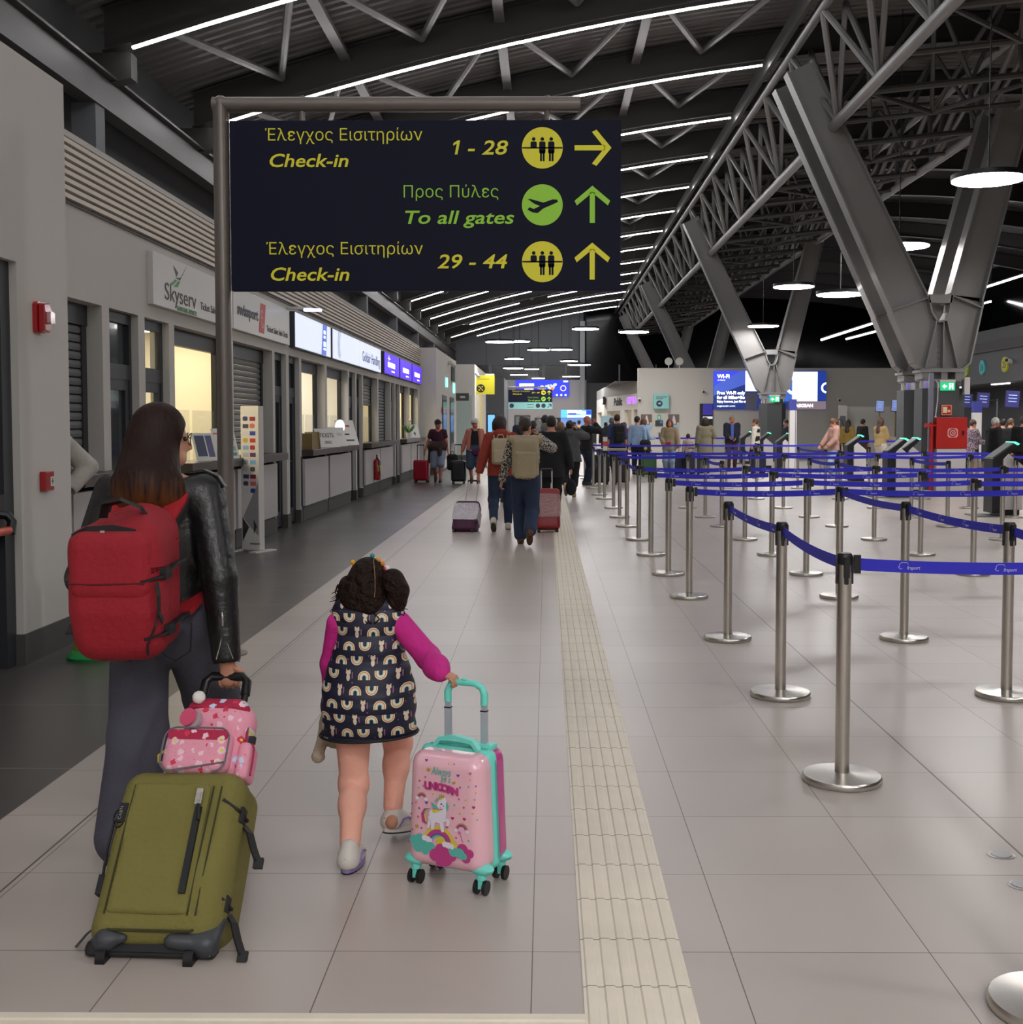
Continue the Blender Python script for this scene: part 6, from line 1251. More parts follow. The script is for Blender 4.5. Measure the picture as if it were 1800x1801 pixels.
put2(MB().tube([(.165, .0, .16), (.185, -.01, .13), (.188, -.01, .07), (.19, -.02, .02)], .004, n=6).build('cord', PNK, t)); put2(MB().cbox((.168, .0, .165), (.012, .012, .014)).build('cord_lock', BLACK, t)); put2(MB().tube([(-.155, -.03, .11), (-.178, -.035, .085), (-.172, -.035, .06), (-.155, -.03, .06)], .005, n=6).build('yellow_hook', mat('yellow hook', '#c8bb2a', .4), t)); put2(MB().box((-.13, -.05, -.004), (.13, .09, .015)).build('bag_base', PNK, t, bevel=.008))
# ---------------------------------------------------------------- the girl
def vest_mat():
    m = mat('navy printed vest', '#191b33', .55); nt = m.node_tree; b_ = nt.nodes['Principled BSDF']; tc = N(m, 'TexCoord'); sp = N(m, 'SeparateXYZ'); nt.links.new(tc.outputs['Object'], sp.inputs[0]); X, Z = sp.outputs[0], sp.outputs[2]
    cw, ch = .058, .05
    v = math_(m, 'DIVIDE', Z, ch); row = math_(m, 'FLOOR', v); par = math_(m, 'MODULO', row, 2.)
    u = math_(m, 'ADD', math_(m, 'DIVIDE', X, cw), math_(m, 'MULTIPLY', par, .5)); u = math_(m, 'ADD', u, 20.); colm = math_(m, 'FLOOR', u)
    fx = math_(m, 'MULTIPLY', math_(m, 'SUBTRACT', math_(m, 'FRACT', u), .5), cw / .05); fz = math_(m, 'SUBTRACT', math_(m, 'FRACT', v), .5)
    kind = math_(m, 'MODULO', math_(m, 'ADD', colm, math_(m, 'MULTIPLY', row, 2.)), 3.)        # 0 cat, 1 arch up, 2 arch down
    sg = math_(m, 'SUBTRACT', 1., math_(m, 'MULTIPLY', math_(m, 'GREATER_THAN', kind, 1.5), 2.)); fy = math_(m, 'MULTIPLY', fz, sg)
    hyp = lambda a, b2: math_(m, 'SQRT', math_(m, 'ADD', math_(m, 'MULTIPLY', a, a), math_(m, 'MULTIPLY', b2, b2)))
    up = math_(m, 'MAXIMUM', math_(m, 'ADD', fy, .12), 0.); r = hyp(fx, up); below = math_(m, 'GREATER_THAN', fy, -.3)
    ring = lambda a, b2: math_(m, 'MULTIPLY', math_(m, 'MULTIPLY', math_(m, 'GREATER_THAN', r, a), math_(m, 'LESS_THAN', r, b2)), below)
    c = mixc(m, ring(.13, .43), '#191b33', '#e6d8ba'); c = mixc(m, ring(.30, .37), c, '#c98a52'); c = mixc(m, ring(.13, .21), c, '#b9d8cc')
    hd = math_(m, 'LESS_THAN', hyp(math_(m, 'DIVIDE', fx, 1.25), math_(m, 'SUBTRACT', fz, .18)), .145); bd = math_(m, 'LESS_THAN', hyp(math_(m, 'MULTIPLY', fx, 1.5), math_(m, 'MULTIPLY', math_(m, 'ADD', fz, .15), .8)), .2)
    ears = math_(m, 'MULTIPLY', math_(m, 'LESS_THAN', math_(m, 'ABSOLUTE', math_(m, 'SUBTRACT', math_(m, 'ABSOLUTE', fx), .12)), .04), math_(m, 'LESS_THAN', math_(m, 'ABSOLUTE', math_(m, 'SUBTRACT', fz, .3)), .08))
    cat = math_(m, 'MAXIMUM', math_(m, 'MAXIMUM', hd, bd), ears); cc = mixc(m, cat, '#191b33', '#dccbb2'); tail = math_(m, 'MULTIPLY', math_(m, 'LESS_THAN', math_(m, 'ABSOLUTE', math_(m, 'SUBTRACT', fx, .3)), .035), math_(m, 'LESS_THAN', math_(m, 'ABSOLUTE', fz), .22)); cc = mixc(m, tail, cc, '#a06a8a')
    pick_ = mixc(m, math_(m, 'LESS_THAN', kind, .5), c, cc)
    vo = N(m, 'TexVoronoi'); vo.inputs['Scale'].default_value = 38.; nt.links.new(tc.outputs['Object'], vo.inputs['Vector']); star = math_(m, 'MULTIPLY', math_(m, 'LESS_THAN', vo.outputs['Distance'], .11), math_(m, 'GREATER_THAN', hyp(fx, fz), .42)); pick_ = mixc(m, star, pick_, '#9a5a9a')
    nt.links.new(pick_, b_.inputs['Base Color']); wv = math_(m, 'PINGPONG', math_(m, 'ADD', Z, .0), .045); bp = N(m, 'Bump'); bp.inputs['Strength'].default_value = .7; bp.inputs['Distance'].default_value = .012; nt.links.new(math_(m, 'SMOOTH_MIN', math_(m, 'MULTIPLY', wv, 40.), 1.), bp.inputs['Height']); nt.links.new(bp.outputs['Normal'], b_.inputs['Normal']); return m
MAG = mat('magenta jersey', '#c42285', .8, bump=(14, .6)); LEG = mat('peach leggings', '#f2b39d', .75, bump=(18, .35))
GX, GY = -.645, 4.2
hk = 1.10 / 1.7
Gp = lambda wx, wy, wz: ((wx - GX) / hk, (wy - GY) / hk, wz / hk)
GA = person('little girl with curly dark pigtails pulling a pink suitcase', GX, GY, 0, h=1.10, g=1.06, vox=.0075, skin=SK1, hipz=.82, la=(-.07, -.28, .10), ra=(.105, .16, .155), lw=(-.27, .22, .60), rw=Gp(-.365, 4.0, .705), rhd=(.85, -.3, -.28), rhn=(-.25, .3, -.9), curl=1.0, armk=.92, rpole=(.5, -.3, -.5), lpole=(-1.6, -.2, .1), child=1.24, turn=-8,
            bot=dict(m=LEG, t=.02, end='leggings', waist=.98, vox=.007))
b = GA['body']; T, HP, s = GA['T'], GA['HP'], GA['s']; hs = s * 1.24
up_ = npv(0, 0, 1); el, er, wl, wr, sl, sr = (GA[k] for k in ('el', 'er', 'wl', 'wr', 'sl', 'sr'))
blob('sleeve', [dict(p=[('c', sl, el, .062 * s, .062 * s), ('c', el, wl, .062 * s, .05 * s)], k=.02)], .007, MAG, b)
o = blob('sleeve', [dict(p=[('c', sr, er, .068 * s, .068 * s), ('c', er, wr + (er - wr) * .18, .068 * s, .062 * s), ('e', er + (wr - er) * .62, (.075 * s, .075 * s, .07 * s)), ('c', wr + (er - wr) * .16, wr + (er - wr) * .0, .05 * s, .048 * s)], k=.015)], .007, MAG, b)
NV = vest_mat(); hem = .432
o = blob('vest', [dict(p=[('c', npv(0, 0, .86), npv(0, 0, .60), .112, .155, (npv(0, 1, 0), 1.4)), ('c', npv(0, 0, .60), npv(0, -.005, .42), .155, .172, (npv(0, 1, 0), 1.4)), ('c', npv(-.078, -.005, .885), npv(.078, -.005, .885), .048, .048), ('e', npv(0, -.03, .55), (.155, .115, .14))], k=.04, clip=[((0, 0, -1), -hem), ((0, 0, 1), .945)], cut=[('c', sl + npv(-.03, 0, -.05), sl + npv(-.12, 0, -.09), .05, .05), ('c', sr + npv(.03, 0, -.05), sr + npv(.12, 0, -.09), .05, .05)])], .0075, NV, b)
for v in o.data.vertices:
    v.co.z += .1 * max(0, v.co.x + .1) * (1 if v.co.z < .5 else 0) * (.5 - v.co.z) / .07 * .45
    q = 1 + .03 * abs(math.sin((v.co.z - .43) * math.pi / .075)); v.co.x *= q; v.co.y *= q
n = 40; hp_ = [(.178 * math.cos(2 * math.pi * i / n), .128 * math.sin(2 * math.pi * i / n) - .004, hem + .004 + .045 * max(0, .178 * math.cos(2 * math.pi * i / n) + .1)) for i in range(n + 1)]; MB().tube(hp_, .005, n=6).build('hem_binding', mat('black binding', '#0d0d12', .7), b)
# curly hair with a parting and two bunches
GH = mat('dark curly hair', '#1e110a', .6, spec=.2, noise=(55, .6), bump=(45, 1.2))
E2 = lambda c, r: ('e', HP(c), tuple(q * hs for q in r), GA['HM'])
o = blob('hair', [dict(p=[E2((0, -.014, .03), (.088, .106, .108)), E2((-.045, -.045, -.04), (.075, .075, .1)), E2((.02, -.06, -.05), (.075, .06, .09)), E2((-.065, -.01, -.1), (.05, .06, .07)), E2((.0, -.055, -.115), (.085, .05, .05))], k=.025, cut=[E2((0, .1, -.035), (.074, .066, .09)), E2((.04, -.12, .06), (.004, .05, .09))])], .007, GH, b)
blob('bunch', [dict(p=[E2((.12, -.03, .03), (.055, .055, .06)), E2((.145, -.03, -.01), (.052, .05, .055)), E2((.135, -.025, -.06), (.048, .05, .05)), E2((.1, -.02, -.1), (.035, .035, .035))], k=.015)], .006, GH, b)
blob('bunch', [dict(p=[E2((-.1, .0, .0), (.04, .05, .05)), E2((-.11, .0, -.06), (.042, .05, .06)), E2((-.1, -.01, -.11), (.035, .04, .04))], k=.015)], .006, GH, b)
random.seed(11); mb = MB()
for i in range(80):
    rt = i < 52; sx = 1 if rt else -1; c0 = npv(sx * random.uniform(.09, .15), random.uniform(-.06, .02), random.uniform(-.11, .03)); ln = random.uniform(.05, .11); r0 = random.uniform(.008, .016); ph = random.uniform(0, 6); pts = []
    for k in range(9):
        f_ = k / 8; pts.append(HP(c0 + npv(sx * (.02 * f_ + r0 * math.cos(ph + f_ * 7) * f_), r0 * math.sin(ph + f_ * 7) * f_, -ln * f_ * (1 if i % 3 else .4))))
    mb.tube(pts, [.0027 * (1 - .5 * k / 8) for k in range(9)], n=4)
for i in range(26):
    c0 = npv(random.uniform(-.09, .07), -.085 + random.uniform(-.02, .02), -.1); pts = [HP(c0 + npv(.012 * math.cos(i + k * .9), .006 * math.sin(i + k * .9) - .002 * k, -.008 * k)) for k in range(7)]; mb.tube(pts, .0028, n=4)
mb.build('stray_curls', GH, b)
MB().tube([HP((.035, -.045, .132)), HP((.052, -.09, .1)), HP((.062, -.112, .05)), HP((.064, -.12, .0)), HP((.06, -.122, -.03))], .0014, n=5).build('parting', mat('parting skin', '#8a6650', .6), b)
for c, col_ in (((-.065, -.03, .115), '#d8b020'), ((-.058, -.035, .108), '#d88a20'), ((.02, -.01, .143), '#1f8a8a'), ((.05, -.015, .128), '#e0a040'), ((.07, -.015, .108), '#e07f20'), ((.085, -.02, .085), '#c42a4a'), ((.095, -.025, .09), '#e6dfe0')): MB().ball(tuple(HP(c)), .0095, 8).build('hair_clip', mat('clip ' + col_, col_, .3), b)
# trainers
SHW = mat('white trainers', '#d3cec6', .5); SHP = mat('lilac trim', '#8f7bb0', .5); SHR = mat('rose trim', '#b98a90', .5)
for a, k, d_ in ((GA['al'], GA['kl'], npv(.12, 1, 0)), (GA['ar'], GA['kr'], npv(.55, .85, -.18))):
    d_ = d_ / np.linalg.norm(d_); zz = 0. if a is GA['al'] else .035; base = npv(a[0], a[1], zz); sd = np.cross(d_, npv(0, 0, 1)); upv = np.cross(sd, d_)
    o = blob('shoe', [dict(p=[('c', base - d_ * .012 + upv * .04, base + d_ * .10 + upv * .03, .034, .03), ('c', base - d_ * .02 + upv * .045, base - d_ * .005 + upv * .082, .034, .031), ('c', base + d_ * .03 + upv * .05, base + d_ * .07 + upv * .04, .034, .03)], k=.025, clip=[(-upv, -(upv @ base) - .018)])], .006, SHW, b)
    def outline(h0, h1, wd, x0=-.048, x1=.135):
        n = 20; lo_ = []; hi_ = []
        for i in range(n):
            an = 2 * math.pi * i / n; p = base + d_ * ((x0 + x1) / 2 + (x1 - x0) / 2 * math.cos(an)) + sd * wd * math.sin(an); lo_.append(tuple(p + upv * h0)); hi_.append(tuple(p + upv * h1))
        return MB().add(lo_ + hi_, [tuple(range(n)), tuple(range(2 * n - 1, n - 1, -1))] + [(i, i + n, (i + 1) % n + n, (i + 1) % n) for i in range(n)])
    outline(.0, .006, .036).build('outsole', BLACK, o); outline(.006, .026, .037).build('midsole', SHP if a is GA['al'] else SHW, o); outline(.022, .03, .0365, -.047, .02).build('sole_stripe', SHP, o)
    for sx in (-1, 1):
        MB().tube([base + sd * sx * .0365 + upv * .03 - d_ * .01, base + sd * sx * .0365 + upv * .055 + d_ * .01, base + sd * sx * .034 + upv * .06 + d_ * .04, base + sd * sx * .033 + upv * .045 + d_ * .075], 0, flat=(.014, .006)).build('side_trim', SHP, o)
    MB().ball(tuple(base - d_ * .043 + upv * .055), (.014, .012, .011), 10).build('heel_tab', SHR, o); MB().ball(tuple(base + d_ * .108 + upv * .04), (.02, .02, .013), 10).build('toe_cap', SHR, o)
# soft toy in her left hand
t = thing('soft_toy', 'cream soft toy with dangling paws held in the girl\'s left hand', 'soft toy', (GX - .17, 4.31, 0)); TOY = mat('cream plush', '#b5a48e', .95, bump=(90, .4))
blob('toy_body', [dict(p=[('e', (0.02, .02, .43), (.06, .05, .085)), ('c', (-.02, 0, .4), (-.03, -.04, .345), .02, .022), ('c', (.05, 0, .39), (.065, -.03, .33), .02, .022), ('e', (.03, .04, .53), (.05, .045, .045))], k=.02)], .007, TOY, t)
for p in ((-.03, -.05, .335), (.068, -.04, .318)): MB().ball(p, (.026, .03, .024), 12).build('paw', TOY, t, smooth=True)
# pink unicorn suitcase
t = thing('suitcase', "child's pink unicorn suitcase with turquoise trim pulled by the girl", 'suitcase', (-.30, 3.93, 0), R(-23.6))
PK = mat('glossy pink shell', '#eebac7', .18, coat=.6); MGS = mat('glossy magenta shell', '#c2408c', .2, coat=.6); TQ = mat('turquoise plastic', '#72dccd', .35)
Z0, Z1 = .068, .462; bx = ('b', (0, 0, (Z0 + Z1) / 2), (.15, .108, (Z1 - Z0) / 2), .048)
tp = lambda o: (taper(o, Z0, Z1, -.1), o)[1]
tp(blob('front_shell', [dict(p=[bx], clip=[((0, 1, 0), -.02)])], .0055, PK, t)); tp(blob('rear_shell', [dict(p=[bx], clip=[((0, -1, 0), -.022)])], .0055, MGS, t))
tp(blob('trim_band', [dict(p=[('b', (0, 0.001, (Z0 + Z1) / 2), (.1545, .03, (Z1 - Z0) / 2 + .0045), .028)])], .0055, TQ, t))
ol = rrect(-.152, Z0 - .003, .152, Z1 + .003, .048, 6); tp(MB().tube([(u, .001, v) for u, v in ol + ol[:1]], .0065, n=6).build('zip', mat('turquoise zip', '#4aa79c', .5), t))
MB().tube([(-.085, -.01, .462), (-.06, -.012, .492), (0, -.014, .502), (.06, -.012, .492), (.085, -.01, .462)], 0, flat=(.026, .014)).build('carry_handle', TQ, t); MB().box((-.105, .02, .452), (.115, .075, .474)).build('top_plate', TQ, t, bevel=.008)
GTB = mat('grey blue tube', '#b4b9c4', .35, metal=.2)
for sx in (-.065, .075): MB().box((sx - .0105, .04, .46), (sx + .0105, .058, .585)).box((sx - .009, .042, .585), (sx + .009, .056, .63)).build('handle_rod', GTB, t); MB().box((sx - .0115, .039, .583), (sx + .0115, .059, .587)).build('rod_collar', BLACK, t)
MB().tube([(-.065, .049, .605), (-.066, .049, .64), (-.055, .049, .665), (-.03, .049, .676), (.04, .049, .676), (.066, .049, .664), (.076, .049, .64), (.075, .049, .605)], [.0135, .0135, .0125, .0115, .0115, .0125, .0135, .0135], n=12).build('grip', TQ, t, smooth=True); MB().ball((.0, .046, .688), (.012, .008, .005), 10).build('button', TQ, t)
for sx in (-1, 1):
    for sy in (-1, 1):
        wx, wy = sx * .125, sy * .074
        MB().cyl((wx, wy, .05), (wx, wy, .075), .018, n=14).box((wx - .008, wy - .014, .02), (wx + .008, wy + .014, .056)).build('wheel_fork', TQ, t, bevel=.003); MB().ball((wx, wy * .95, .085), (.045, .03, .022), 12).build('corner_cap', TQ, t, smooth=True)
        for dx in (-.016, .016): MB().cyl((wx + dx - .006, wy, .024), (wx + dx + .006, wy, .024), .024, n=20).build('wheel', BLACK, t, smooth=True)
FY = -.1085
def dc(cx, cy):
    u = (cx - 560) / 870 * .288 + .008; z = .452 - (cy - (cx - 560) * .03 - 215) * (.375 / 1240); return u * (1 - .1 * (z - Z0) / (Z1 - Z0)), z
FF = frame((0, FY, 0), (1, 0, 0), (0, 0, 1))
def deco(nm, shapes, m_, lv=1):
    mb = MB()
    for q_, pts in enumerate(shapes): mb.prism([dc(*p) for p in pts], .0008 + .0005 * lv, .0012 + .0005 * lv + .00004 * q_, 'z', FF)
    return mb.build(nm, m_, t)
dk = {k: mat('print ' + k, c, .3, coat=.4) for k, c in dict(magenta='#c03a86', teal='#58b8ac', yellow='#d8c83c', purple='#7a4a9a', white='#e4dfec', dark='#5a2a58', red='#b02a50', rose='#cf6a9c', gold='#b89a3a').items()}
circ = lambda l: [disc_pts(x, y, r, n=18) for x, y, r in l]
deco('cloud_print', circ([(760, 1200, 62), (840, 1240, 50), (800, 1300, 50)]), dk['magenta'], 1)
for r0, r1, c in ((150, 185, 'yellow'), (112, 150, 'magenta'), (88, 112, 'purple'), (66, 88, 'teal')): deco('rainbow_print', [[(480 + (x - 480), 1160 - (y - 1160)) for x, y in arc_band(480, 1160, r0, r1, 8, 172, 16)]], dk[c], 2)
deco('cloud_print', circ([(510, 1140, 55), (560, 1180, 48), (660, 1160, 42)]), dk['yellow'], 3)
deco('cloud_print', circ([(200, 1160, 58), (260, 1130, 50), (330, 1180, 72), (250, 1220, 72), (390, 1220, 52), (330, 1270, 42)]), dk['teal'], 4); deco('cloud_print', circ([(520, 1240, 78), (450, 1300, 72), (560, 1330, 84), (630, 1290, 62), (500, 1380, 45)]), dk['magenta'], 5)
deco('cloud_print', circ([(660, 1240, 52), (730, 1245, 56), (775, 1275, 40)]), dk['teal'], 6); deco('cloud_print', circ([(320, 1120, 32), (360, 1130, 34), (392, 1138, 22), (560, 1165, 32), (600, 1172, 36), (642, 1182, 28)]), dk['white'], 7)
deco('unicorn_tail', [[(380, 778), (310, 790), (276, 850), (290, 940), (345, 965), (335, 905), (322, 850), (350, 810)]], dk['magenta'], 6); deco('unicorn_tail', [[(378, 790), (335, 805), (312, 860), (330, 940), (345, 930), (330, 860), (352, 815)]], dk['yellow'], 7); deco('unicorn_tail', [[(380, 785), (340, 795), (310, 830), (325, 835), (350, 808)]], dk['teal'], 8)
deco('unicorn_wing', [[(395, 705), (440, 735), (480, 775), (420, 778)]], dk['teal'], 7)
deco('unicorn_body', [[(362, 830), (400, 797), (470, 812), (560, 770), (585, 800), (575, 870), (548, 915), (500, 935), (440, 930), (395, 940), (365, 915)]], dk['white'], 8)
deco('unicorn_leg', [[(365, 905), (400, 925), (378, 1000), (350, 1005)], [(395, 925), (445, 925), (432, 1012), (395, 1015)], [(495, 920), (545, 905), (553, 1030), (520, 1032)], [(540, 890), (605, 868), (627, 900), (608, 965), (570, 965), (590, 930), (575, 905), (545, 920)]], dk['white'], 8)
deco('unicorn_head', [[(468, 745), (485, 695), (520, 652), (555, 648), (575, 638), (583, 668), (590, 720), (585, 790), (545, 790), (535, 765), (490, 772)]], dk['white'], 9)
deco('unicorn_mane', [[(585, 680), (612, 735), (588, 805), (580, 750)], [(440, 690), (470, 655), (515, 648), (480, 670), (465, 700)]], dk['teal'], 10); deco('unicorn_mane', [[(410, 800), (440, 785), (515, 785), (480, 805), (430, 830)], [(505, 650), (545, 640), (520, 680)]], dk['yellow'], 10)
deco('unicorn_crown', [[(500, 648), (503, 612), (518, 632), (528, 598), (540, 632), (557, 612), (556, 645)]], dk['gold'], 11); deco('unicorn_eye', circ([(524, 718, 10)]), dk['dark'], 11); deco('unicorn_cheek', circ([(548, 737, 8), (512, 752, 6), (372, 855, 6), (378, 830, 5)]), dk['rose'], 11); deco('unicorn_hoof', [[(570, 960), (608, 955), (600, 975), (580, 978)]], dk['magenta'], 11)
for cx, cy, r in ((275, 675, 62), (755, 985, 75)):
    for k_, c in enumerate(('gold', 'magenta', 'purple')): deco('small_rainbow', [[(x, 2 * cy - y) for x, y in arc_band(cx, cy, r - 12 - 12 * k_, r - 12 * k_, 10 + 10 * (cx < 400), 165, 10)]], dk[c], 2)
    for q in ((cx - r + 8, cy + 8, 20), (cx + r - 8, cy + 14, 20)): deco('small_cloud', circ([q]), dk['white'], 3)
def star(x, y, r): return [(x + (r if i % 2 == 0 else r * .45) * math.sin(i * math.pi / 5), y - (r if i % 2 == 0 else r * .45) * math.cos(i * math.pi / 5)) for i in range(10)]
def heart(x, y, r): return [(x, y + r), (x - r, y - .1 * r), (x - .8 * r, y - .7 * r), (x - .35 * r, y - .75 * r), (x, y - .35 * r), (x + .35 * r, y - .75 * r), (x + .8 * r, y - .7 * r), (x + r, y - .1 * r)]
sc = dict(magenta=[(316, 437), (730, 645), (940, 480), (690, 1080), (235, 895), (150, 868), (160, 750)], teal=[(236, 567), (850, 495), (920, 632), (675, 716), (945, 848), (832, 1095), (683, 1443)], purple=[(725, 384, 1), (335, 724, 1), (330, 245, 1), (245, 797), (748, 513), (135, 1190), (278, 1017)], red=[(787, 733), (650, 866, 1), (905, 718, 1), (790, 860, 1), (168, 1048), (245, 486)], yellow=[(740, 803), (870, 420), (895, 788), (810, 650), (610, 262), (412, 620), (935, 553)], rose=[(680, 262), (290, 540), (875, 348, 1), (205, 735)])
for c, l in sc.items(): deco('star_print', [(heart if len(p) > 2 else star)(p[0], p[1], 20 if len(p) > 2 else 15) for p in l], dk[c], 2)
deco('crown_print', [[(335, 370), (330, 335), (348, 350), (358, 320), (368, 348), (382, 330), (375, 368)], [(205, 1020), (200, 985), (217, 1000), (225, 970), (233, 998), (243, 985), (240, 1020)], [(655, 485), (650, 455), (668, 468), (676, 450), (690, 460), (688, 482)]], dk['gold'], 2); deco('wand_print', [star(730, 1020, 26), [(738, 1040), (746, 1040), (768, 1120), (758, 1122)]], dk['rose'], 2)
u0, z0 = dc(390, 412); text('lettering', 'Always', .04, FF, dk['teal'], t, (u0, z0 + .004), off=.0025, shear=.3, width=.075, ext=.0006); u0, z0 = dc(508, 472); text('lettering', 'be a', .034, FF, dk['teal'], t, (u0, z0), off=.0025, shear=.2, width=.036, ext=.0006)
for i, (ch, cx) in enumerate(zip('UNICORN', (348, 412, 458, 502, 560, 622, 684))):
    u0, z0 = dc(cx, 572 - 20 * math.sin(math.pi * (i + .5) / 7) + i * 6); text('lettering', ch, .034, FF, dk['magenta'], t, (u0, z0), off=.003, bold=.0022, ext=.0008, align='CENTER')
# ---------------------------------------------------------------- other travellers
def stride(k=.22, up=.12): return dict(la=(-.08, -k, .085 + up), ra=(.08, k, .085))
JB = cloth('#26344f'); JD = cloth('#1b2438'); BLK = cloth('#131316'); GRYC = cloth('#4a4b4d'); WHT = cloth('#cfc9bd'); NVY = cloth('#171b2e'); SHWH = mat('cream trainers', '#cfc8bc', .6); SHBK = mat('black shoes', '#17171a', .5); BRN = mat('brown shoes', '#4a2f20', .5)
def pattern(name, a, b_, sc):
    m = mat(name, a, .8); nt = m.node_tree; tc = N(m, 'TexCoord'); n = N(m, 'TexNoise'); n.inputs['Scale'].default_value = sc; n.inputs['Detail'].default_value = 1; nt.links.new(tc.outputs['Object'], n.inputs['Vector'])
    nt.links.new(mixc(m, math_(m, 'GREATER_THAN', n.outputs['Fac'], .5), a, b_), nt.nodes['Principled BSDF'].inputs['Base Color']); return m
H = lambda c, s_: dict(m=hairm(c), style=s_)
TAN = cloth('#a3957a'); CRM = cloth('#b9ab92')
A = person('woman in black and white patterned shirt and jeans, drinking, tan roll-top backpack on her back', -.265, 15.0, 0, h=1.63, g=1.03, vox=.013, turn=-35, la=(-.07, .16, .085), ra=(.06, -.3, .20), lw=(-.34, .0, .78), rw=(.17, .26, 1.46), rhd=(-.3, .3, .8), rpole=(.8, 0, -.6), rhn=(-.8, .4, 0), curl=.8,
           top=dict(m=pattern('black white leaf print', '#1d1d1f', '#b9b3a8', 55), t=.03, hem=.88, name='shirt'), bot=dict(m=JB, t=.022, flare=.016), shoe=BRN, hair=H('#2c1c13', 'pony'), sole=mat('brown sole', '#5a3624', .6))
backpack('tan roll-top backpack worn by the woman in the patterned shirt', A, TAN, .34, .48, .2, roll=True, z=1.43)
t = thing('water_bottle', 'clear water bottle lifted by the woman in the patterned shirt', 'bottle', (-.10, 15.26, 1.46), R(0)); MB().lathe([(.03, 0), (.034, .02), (.034, .13), (.012, .17), (.012, .19)], 12).build('bottle_body', ACR, t, smooth=True); MB().lathe([(.014, .18), (.014, .2)], 10).build('cap', WHITE, t)
A = person('woman in red jacket and jeans with dark bob hair and small cream backpack', -.66, 17.0, 0, h=1.67, g=1.02, vox=.014, turn=-50, la=(-.10, -.25, .17), ra=(.10, .2, .085), lw=(-.34, -.12, .80), rw=(.22, .25, .95), top=dict(m=cloth('#97392c'), t=.035, hem=.82, hood=True), bot=dict(m=JB, t=.015), shoe=SHWH, hair=H('#2b1712', 'bob'), sole=mat('dark tread', '#4a4438', .6))
backpack('small cream backpack worn by the woman in the red jacket', A, CRM, .25, .38, .13, z=1.38)
suitcase('purple suitcase wrapped in foil pulled by the woman in the red jacket', -1.2, 16.75, R(-8), mat('purple case cloth', '#4a1a3c', .6), .37, .52, .24, tilt=38, handle=.48, wheels=2, wrap=mat('shiny foil', '#c9c4cc', .15, metal=.6, bump=(30, 1.)))
A = person('person in long black coat walking behind the woman with the tan backpack', .08, 18.6, 0, h=1.68, g=1.05, **stride(), rw=(.33, .1, .80), lw=(-.2, .2, .9), top=dict(m=BLK, t=.045, hem=.72), bot=dict(m=BLK), shoe=SHBK, hair=H('#17110e', 'short'), vox=.015)
t = thing('shoulder_bag', 'dark soft bag hanging from the hand of the person in the black coat', 'bag', (.40, 18.7, .42)); blob('bag_body', [dict(p=[('e', (0, 0, .12), (.09, .07, .13)), ('c', (-.02, 0, .2), (-.04, 0, .33), .02, .012)], k=.03)], .014, cloth('#10141f'), t)
suitcase('red suitcase wrapped in clear foil beside the woman with the tan backpack', .03, 16.7, R(4), mat('red case', '#8f1f28', .4), .36, .6, .24, tilt=10, handle=.3, wrap=mat('pale foil', '#c7a8a8', .15, metal=.3, bump=(30, 1.), alpha=.55))
person('person in grey cardigan and black trousers hurrying away with a hand at the ear', .5, 24.6, 0, h=1.62, g=1.25, la=(-.09, -.28, .24), ra=(.1, .25, .085), rw=(.17, .16, 1.5), rpole=(.8, .2, -.5), rhd=(-.2, .2, .9), lw=(-.3, .1, .9), turn=-20, top=dict(m=GRYC, t=.04, hem=.80, hood=True, flare=.03), bot=dict(m=BLK, end='capri', t=.03), shoe=mat('tan shoes', '#a08a5c', .5), hair=H('#0f0d0e', 'bun'), sole=mat('olive sole', '#5a4a30', .6))
# the two women coming towards the viewer
A = person('woman in black cap and maroon top walking towards the viewer with a red suitcase', -2.88, 31.0, R(180), h=1.66, g=1.05, la=(-.08, .2, .085), ra=(.08, -.18, .16), lw=(-.28, .05, .82), rw=(.36, .0, .84), turn=35, skin=SK3, top=dict(m=cloth('#3a1024'), sleeve='short', t=.018, hem=.92, name='top'), bot=dict(m=cloth('#7a8494'), end='knee', t=.025), shoe=SHBK, hair=H('#3a2a20', 'short'), hat='cap', face=True)
t = thing('tied_jacket', 'brown jacket tied round the waist of the woman in the black cap', 'jacket', (-2.88, 31.0, 0), R(180)); blob('jacket_cloth', [dict(p=[('c', (-.1, 0, .98), (.12, .0, .96), .17, .17), ('c', (.18, -.02, .93), (.24, -.06, .55), .07, .05), ('c', (-.05, .12, .9), (-.08, .14, .62), .07, .06)], k=.04)], .018, cloth('#3a2624'), t)
suitcase('bright red suitcase pulled by the woman in the black cap', -3.3, 31.2, R(170), mat('cherry red shell', '#a3142c', .3, coat=.4), .42, .55, .26, handle=.4, hm=BLACK)
t = thing('backpack', 'black backpack carried in the hand of the woman in the black cap', 'backpack', (-2.5, 31.05, .32), 0); blob('bag_body', [dict(p=[('b', (0, 0, .22), (.15, .1, .22), .09), ('b', (0, -.1, .15), (.11, .04, .12), .03)], k=.03)], .016, BLK, t); MB().tube([(-.04, 0, .43), (-.03, 0, .5), (.03, 0, .5), (.04, 0, .43)], .01).build('grab_handle', BLK, t); MB().tube([(.0, .02, .05), (.0, .02, -.15), (.01, .02, -.27)], 0, flat=(.02, .006)).build('strap', BLK, t)
